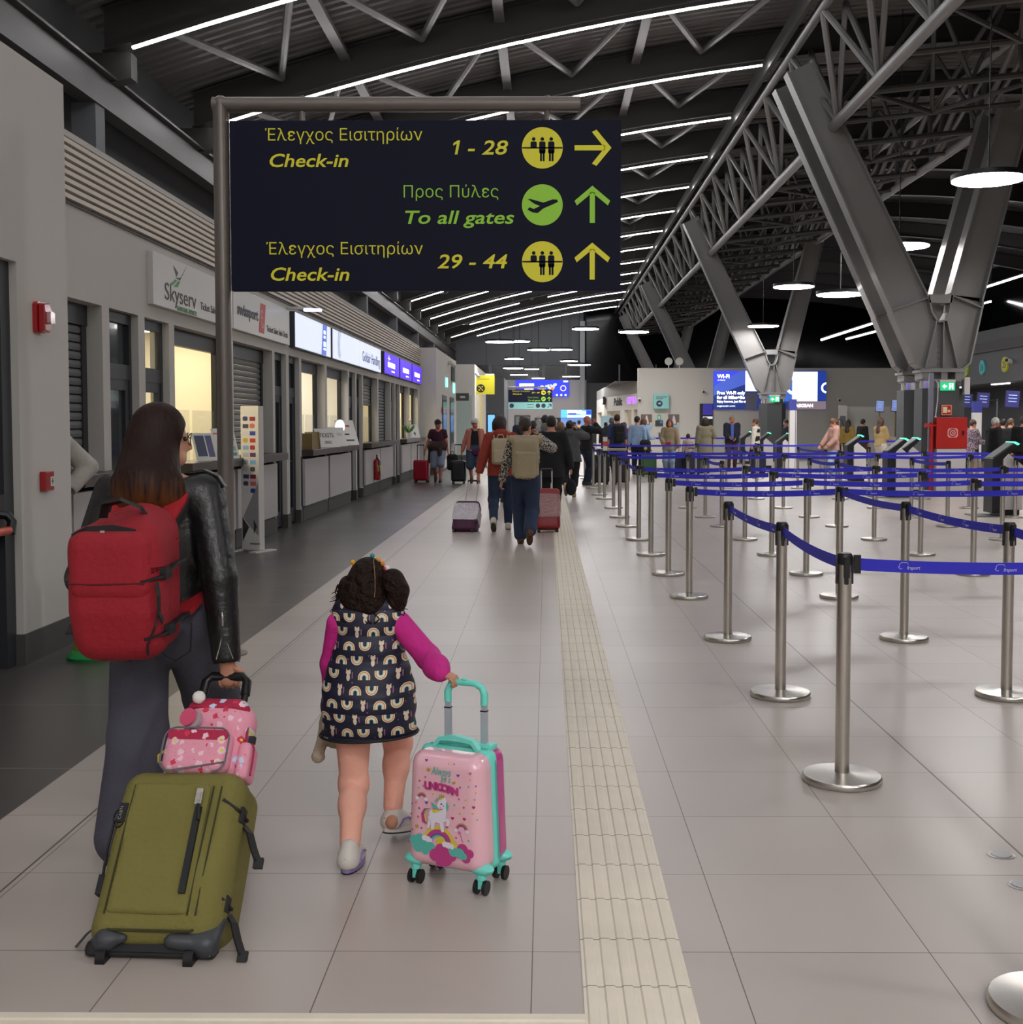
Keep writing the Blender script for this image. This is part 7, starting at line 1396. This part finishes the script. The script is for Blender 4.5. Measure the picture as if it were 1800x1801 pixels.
A = person('woman in pale hat and pink cardigan walking towards the viewer with a black suitcase', -1.86, 30.4, R(180), h=1.68, g=1.15, la=(-.1, .2, .085), ra=(.1, -.16, .15), lw=(-.3, .05, .82), rw=(.34, .02, .84), turn=40, skin=SK3, top=dict(m=BLK, sleeve='none', t=.02, hem=.92, name='tank_top'), bot=dict(m=cloth('#3a465c'), end='knee', t=.03), shoe=BRN, hair=H('#5a4a3c', 'short'), hat='bucket', face=True)
b = A['body']; s = A['s']; cp = cloth('#b5705f'); blob('cardigan', [dict(p=[('c', A['sl'], A['el'], .07 * s, .062 * s), ('c', A['el'], A['wl'], .062 * s, .05 * s), ('c', A['sr'], A['er'], .07 * s, .062 * s), ('c', A['er'], A['wr'], .062 * s, .05 * s), ('c', A['T']((.13, .06, 1.38)), A['T']((.17, .09, .92)), .06 * s, .055 * s), ('c', A['T']((-.13, .06, 1.38)), A['T']((-.17, .09, .92)), .06 * s, .055 * s)], k=.03)], .016, cp, b)
t = thing('waist_bag', 'purple waist bag on the woman in the pale hat', 'bag', (-1.8, 30.2, .84)); blob('bag_body', [dict(p=[('e', (0, 0, 0), (.14, .06, .1))])], .014, cloth('#4a1c40'), t); MB().tube([(-.14, .02, .03), (-.22, .15, .06)], 0, flat=(.03, .008)).build('strap', WHT, t)
suitcase('black suitcase pulled by the woman in the pale hat', -2.28, 30.6, R(175), mat('black case', '#121214', .45), .38, .55, .24, handle=.42, hm=BLACK)
# people farther along the concourse, seen from behind
rows = [
 ('woman in pale pink top close behind the red jacketed woman', -.95, 23.0, 0, 1.62, '#b98f84', '#3a2a22', 'long', dict()),
 ('man in navy jacket with short grey-brown hair, left in the distant crowd', -.68, 33., 0, 1.78, '#232b40', '#54463c', 'short', dict()),
 ('person in a black top with dark hair beside the raised bottle', -.32, 29., 0, 1.63, '#1a1a1e', '#1d1512', 'bob', dict()),
 ('man in grey and black hooded jacket with cropped dark hair', -.02, 27.8, 0, 1.76, '#6f6c6a', '#2a2320', 'short', dict(hood=True)),
 ('woman in cream coat with dark red hair walking away', .13, 26.2, 0, 1.60, '#b3aa98', '#4a1c18', 'bob', dict(hem=.7)),
 ('white haired man in navy standing far down the hall', .35, 45., 0, 1.74, '#2b3145', '#c4bfb8', 'short', dict()),
 ('woman in dark coat with light brown hair in the distant crowd', .42, 32., 0, 1.60, '#1c1a1a', '#7a5a3a', 'bob', dict(hem=.7)),
 ('person with a brown head and dark top near the pale blue kiosk', .86, 42., 0, 1.68, '#2b2622', '#3a2620', 'short', dict()),
 ('person in dark green jacket near the pale blue kiosk', 1.15, 48., 0, 1.64, '#33402e', '#1d1a16', 'short', dict()),
 ('dark haired person in a pale top near the pale blue kiosk', 1.55, 55., 0, 1.72, '#b9b09a', '#14110f', 'short', dict()),
 ('man in blue shirt carrying a black backpack by the shop', 2.05, 33.6, 0, 1.82, '#34406a', '#17120f', 'short', dict(sleeve='elbow')),
 ('grey haired man in dark jacket left of the man with the black backpack', 2.15, 38.4, 0, 1.75, '#2a2c33', '#5a544e', 'short', dict()),
 ('small dark haired person in black by the shop corner', 2.35, 46., 0, 1.62, '#1b1d1c', '#15120f', 'short', dict()),
 ('person in red top by the shop corner', 3.05, 45.5, 0, 1.62, '#a32228', '#2a1a16', 'bob', dict()),
]
CR = {}
for i, (lab, x, y, rz, h, tc_, hc_, st_, ex) in enumerate(rows):
    k = (i * 37) % 10 / 10; CR[i] = person(lab, x, y, rz + R(8 - 16 * k), h=h, g=1. + .12 * k, vox=.02, **(stride(.15 + .1 * k, .05) if i % 2 else {}), turn=-30 + 60 * k, top=dict(m=cloth(tc_), t=.03, **ex), bot=dict(m=(JD, BLK, JB)[i % 3]), shoe=(SHBK, SHWH)[i % 2], hair=H(hc_, st_))
backpack('black backpack on the man in the blue shirt by the shop', CR[10], BLK, .32, .5, .18, z=1.42, vox=.018)
person('bald man in black jacket holding a hand to his face', 1.02, 29.4, R(-70), h=1.76, g=1.15, skin=SK3, rw=(.08, .2, 1.5), rpole=(.6, .5, -.6), rhd=(0, -.3, .9), vox=.017, top=dict(m=BLK, t=.035), bot=dict(m=JD), shoe=SHBK, face=True)
for x, y, lab, w_, hh in ((1.42, 29.8, 'black upright suitcase on the floor behind the bald man, left one', .42, .72), (1.95, 29.9, 'black upright suitcase behind the bald man, right one', .42, .66)): suitcase(lab, x, y, R(5), mat('black case', '#121214', .45), w_, hh, .28, handle=.12, hm=BLACK)
person('man in pale blue shirt with a dark shoulder strap, back turned', 2.78, 35.6, R(-15), h=1.78, g=1.05, turn=-30, vox=.018, top=dict(m=cloth('#8fa9c9'), t=.025, name='shirt'), bot=dict(m=JD), shoe=SHBK, hair=H('#17120f', 'short'))
person('auburn haired woman in pale blue bending over a sheet of paper', 3.05, 36.6, R(-60), h=1.70, nod=25, rw=(.12, .32, 1.12), lw=(-.1, .32, 1.12), vox=.019, top=dict(m=cloth('#94aecb'), t=.03, name='shirt'), bot=dict(m=JB), shoe=SHBK, hair=H('#5a3420', 'bob'))
t = thing('backpack', 'black backpack with a yellow dot hanging low beside the pale blue shirts', 'backpack', (3.0, 35.3, .62)); blob('bag_body', [dict(p=[('b', (0, 0, .24), (.17, .1, .22), .1)])], .018, BLK, t); MB().cyl((0, -.11, .2), (0, -.095, .2), .05, n=14).build('yellow_dot', mat('yellow dot', '#c8b42a', .5), t); MB().tube([(-.08, .0, .44), (-.02, .1, .75)], 0, flat=(.05, .01)).build('strap', BLK, t)
suitcase('green suitcase standing in the queue below the pale blue shirts', 3.06, 34.5, R(3), mat('green shell', '#3f6b38', .4), .44, .62, .26, handle=.1)
person('woman in beige sweater with long auburn hair facing the viewer', 3.62, 34.2, R(160), h=1.70, g=1.05, vox=.016, turn=15, rw=(.15, .24, 1.0), lw=(-.3, .1, .88), top=dict(m=cloth('#95866a'), t=.035, hem=.80, flare=.02, name='sweater'), bot=dict(m=cloth('#7d90a8'), t=.02), shoe=SHWH, hair=H('#5c3220', 'long'), face=True)
t = thing('red_purse', 'small red purse held by the woman in the beige sweater', 'purse', (3.55, 33.9, .98)); MB().box((-.07, -.02, -.05), (.07, .02, .05)).build('purse_body', cloth('#a3202a'), t, bevel=.01); MB().box((-.03, -.03, .0), (.03, -.02, .03)).build('flap', cloth('#7d1820'), t)
person('child with short dark hair standing in the queue', 4.55, 37.4, 0, h=1.22, vox=.016, child=1.15, top=dict(m=cloth('#b9a49c'), t=.02), bot=dict(m=JD), shoe=SHWH, hair=H('#14100e', 'short'))
person('person in long khaki coat with curly dark hair, back turned', 4.95, 36.4, R(10), h=1.74, g=1.12, vox=.017, rw=(.25, .3, 1.1), top=dict(m=cloth('#77715c'), t=.045, hem=.50, flare=.02, name='coat'), bot=dict(m=cloth('#5a5a4a')), shoe=SHBK, hair=H('#2e1d15', 'curly'))
for x, y, lab in ((3.95, 35.2, 'navy suitcase beside the woman in the beige sweater'), (4.4, 34.9, 'navy suitcase between the beige sweater and the khaki coat'), (6.5, 35.6, 'large navy suitcase in front of the man in the navy jacket')): suitcase(lab, x, y, R(4), mat('navy shell', '#171c33', .4), .46, .66, .28, handle=.12)
person('grey haired man in navy jacket and blue shirt facing the viewer', 6.3, 39.6, R(175), h=1.84, g=1.12, vox=.016, skin=SK3, rw=(.1, .26, 1.02), lw=(-.1, .26, .98), top=dict(m=cloth('#171b2b'), t=.04, hem=.84), bot=dict(m=cloth('#4a3020')), shoe=BRN, hair=H('#8a7a68', 'short'), face=True, turn=10)
t = thing('shirt_front', 'blue shirt front seen under the navy jacket of the grey haired man', 'shirt', (6.3, 39.6, 0), R(175)); blob('shirt_cloth', [dict(p=[('c', (0, .155, 1.5), (0, .20, 1.05), .06, .05, ((0, 1, 0), 3.))])], .015, cloth('#4a62b0'), t)
person('man in white shirt and black waistcoat seen from the side', 6.78, 37.8, R(60), h=1.72, vox=.016, turn=10, top=dict(m=WHT, t=.024, name='shirt'), bot=dict(m=BLK), shoe=SHBK, hair=H('#4a3426', 'short'))
b = [o for o in bpy.data.objects if o.get('label', '').startswith('man in white shirt and black waistcoat')][0]; sk = 1.72 / 1.7; blob('waistcoat', [dict(p=[('c', (0, 0, .92 * sk), (0, 0, 1.36 * sk), .185, .185, ((0, 1, 0), 1.42))], clip=[((0, 0, -1), -.9), ((0, 0, 1), 1.40)], cut=[('c', (0, .19, 1.5), (0, .22, 1.15), .09, .03)])], .016, BLK, b)
person('person in navy behind the column with the exit sign', 9.45, 46., R(100), h=1.72, vox=.02, top=dict(m=NVY, t=.03), bot=dict(m=BLK), shoe=SHBK, hair=H('#2a2019', 'short'))
person('woman in pink hooded top and light jeans looking down, facing left', 8.1, 32.9, R(100), h=1.70, g=1.08, vox=.016, nod=25, rw=(.15, .3, .95), lw=(-.2, .25, .95), top=dict(m=cloth('#a07c70'), t=.04, hood=True, hem=.82), bot=dict(m=cloth('#8b9db0'), t=.02), shoe=SHWH, hair=H('#5a3a26', 'pony'), face=True)
person('woman in mustard jacket with long dark hair in the far queue', 10.85, 42., R(-30), h=1.70, vox=.018, top=dict(m=cloth('#8f7434'), t=.035), bot=dict(m=BLK), shoe=SHBK, hair=H('#2a1a14', 'long'))
person('dark haired man in black in the far queue', 11.65, 43., R(-60), h=1.72, vox=.018, top=dict(m=BLK, t=.03), bot=dict(m=cloth('#4a3a30')), shoe=SHBK, hair=H('#1a1512', 'short'))
person('woman in beige jacket with long curly brown hair in the queue', 10.25, 35.8, R(-60), h=1.73, g=1.05, vox=.016, rw=(.1, .3, 1.1), lw=(-.1, .28, 1.08), top=dict(m=cloth('#9a8358'), t=.035, hem=.86), bot=dict(m=cloth('#b9b2a8'), t=.03), shoe=SHWH, hair=H('#44281a', 'long'))
person('person in bright yellow shirt half hidden by the red hose cabinet', 11.95, 33.4, R(20), h=1.62, vox=.02, top=dict(m=cloth('#d0b020'), t=.03), bot=dict(m=BLK), shoe=SHBK, hair=H('#3a281c', 'short'))
person('short haired woman in purple patterned blouse reading at the right', 11.3, 31., R(-75), h=1.66, g=1.15, vox=.017, nod=12, rw=(.12, .3, 1.1), lw=(-.12, .3, 1.1), top=dict(m=pattern('purple leaf print', '#3f3040', '#8f7f88', 40), t=.035, hem=.8, name='blouse'), bot=dict(m=cloth('#8f7f70')), shoe=SHBK, hair=H('#3a2418', 'short'))
t = thing('document', 'white sheet held by the woman in the purple patterned blouse', 'paper', (11.75, 30.95, 1.2), R(-60)); MB().box((-.1, -.004, 0), (.1, .004, .28), Matrix.Rotation(R(-20), 4, 'X')).build('sheet', PAPER, t); MB().box((-.07, -.006, .2), (.07, -.003, .23), Matrix.Rotation(R(-20), 4, 'X')).build('print', KICK, t)
person('white haired man in black jacket at the right, looking right', 11.05, 28.8, R(-80), h=1.70, g=1.2, vox=.016, skin=SK3, nod=10, top=dict(m=BLK, t=.05, hem=.78), bot=dict(m=BLK), shoe=SHBK, hair=H('#c4c0ba', 'short'), face=True)
person('dark haired person behind the white haired man', 12.5, 32., R(-40), h=1.68, vox=.02, top=dict(m=BLK, t=.04), bot=dict(m=BLK), shoe=SHBK, hair=H('#17130f', 'short'))
person('brown haired person in black between the two dark jackets at the right', 13.1, 33., R(-70), h=1.70, vox=.02, top=dict(m=BLK, t=.04), bot=dict(m=JD), shoe=SHBK, hair=H('#5a4434', 'short'))
person('man with grey dark hair in black jacket at the right frame edge', 11.55, 28.3, R(-50), h=1.74, g=1.15, vox=.017, top=dict(m=BLK, t=.045), bot=dict(m=BLK), shoe=SHBK, hair=H('#4a4642', 'short'))
# member of staff behind the near block, only the arm shows
A = person('staff member in white shirt leaning behind the near white block, hand on hip', -3.75, 8.76, R(90), h=1.76, vox=.013, rw=(.12, -.10, 1.03), rpole=(1., -.6, .2), rhd=(-.7, .3, -.5), lw=(-.25, .05, .85), skin=SK2, top=dict(m=cloth('#b8b2aa'), t=.03, hem=.98, name='shirt'), bot=dict(m=cloth('#23252a'), waist=1.06), shoe=SHBK, hair=H('#1d1713', 'short'))
b = A['body']; s = A['s']; e_, w_ = A['er'], A['wr']; MB().tube([w_ + (e_ - w_) * .1, w_ + (e_ - w_) * .02], .034, n=12).build('watch', BLACK, b, smooth=True)
MB().tube([A['T']((.17, .02, .95)), A['T']((.19, -.02, .8)), A['T']((.18, -.02, .7))], 0, flat=(.05, .02)).build('hi_vis_band', mat('hi vis yellow', '#c8d83a', .5, emit='#c8d83a', es=.1), b)
t = thing('radio', 'black walkie-talkie with a long aerial on the staff member\'s belt', 'radio', (-3.56, 9.1, .87)); MB().box((-.03, -.02, -.1), (.03, .02, .03)).build('radio_body', BLACK, t, bevel=.006); MB().tube([(0, 0, .03), (.01, .015, .2)], .007).build('aerial', BLACK, t)
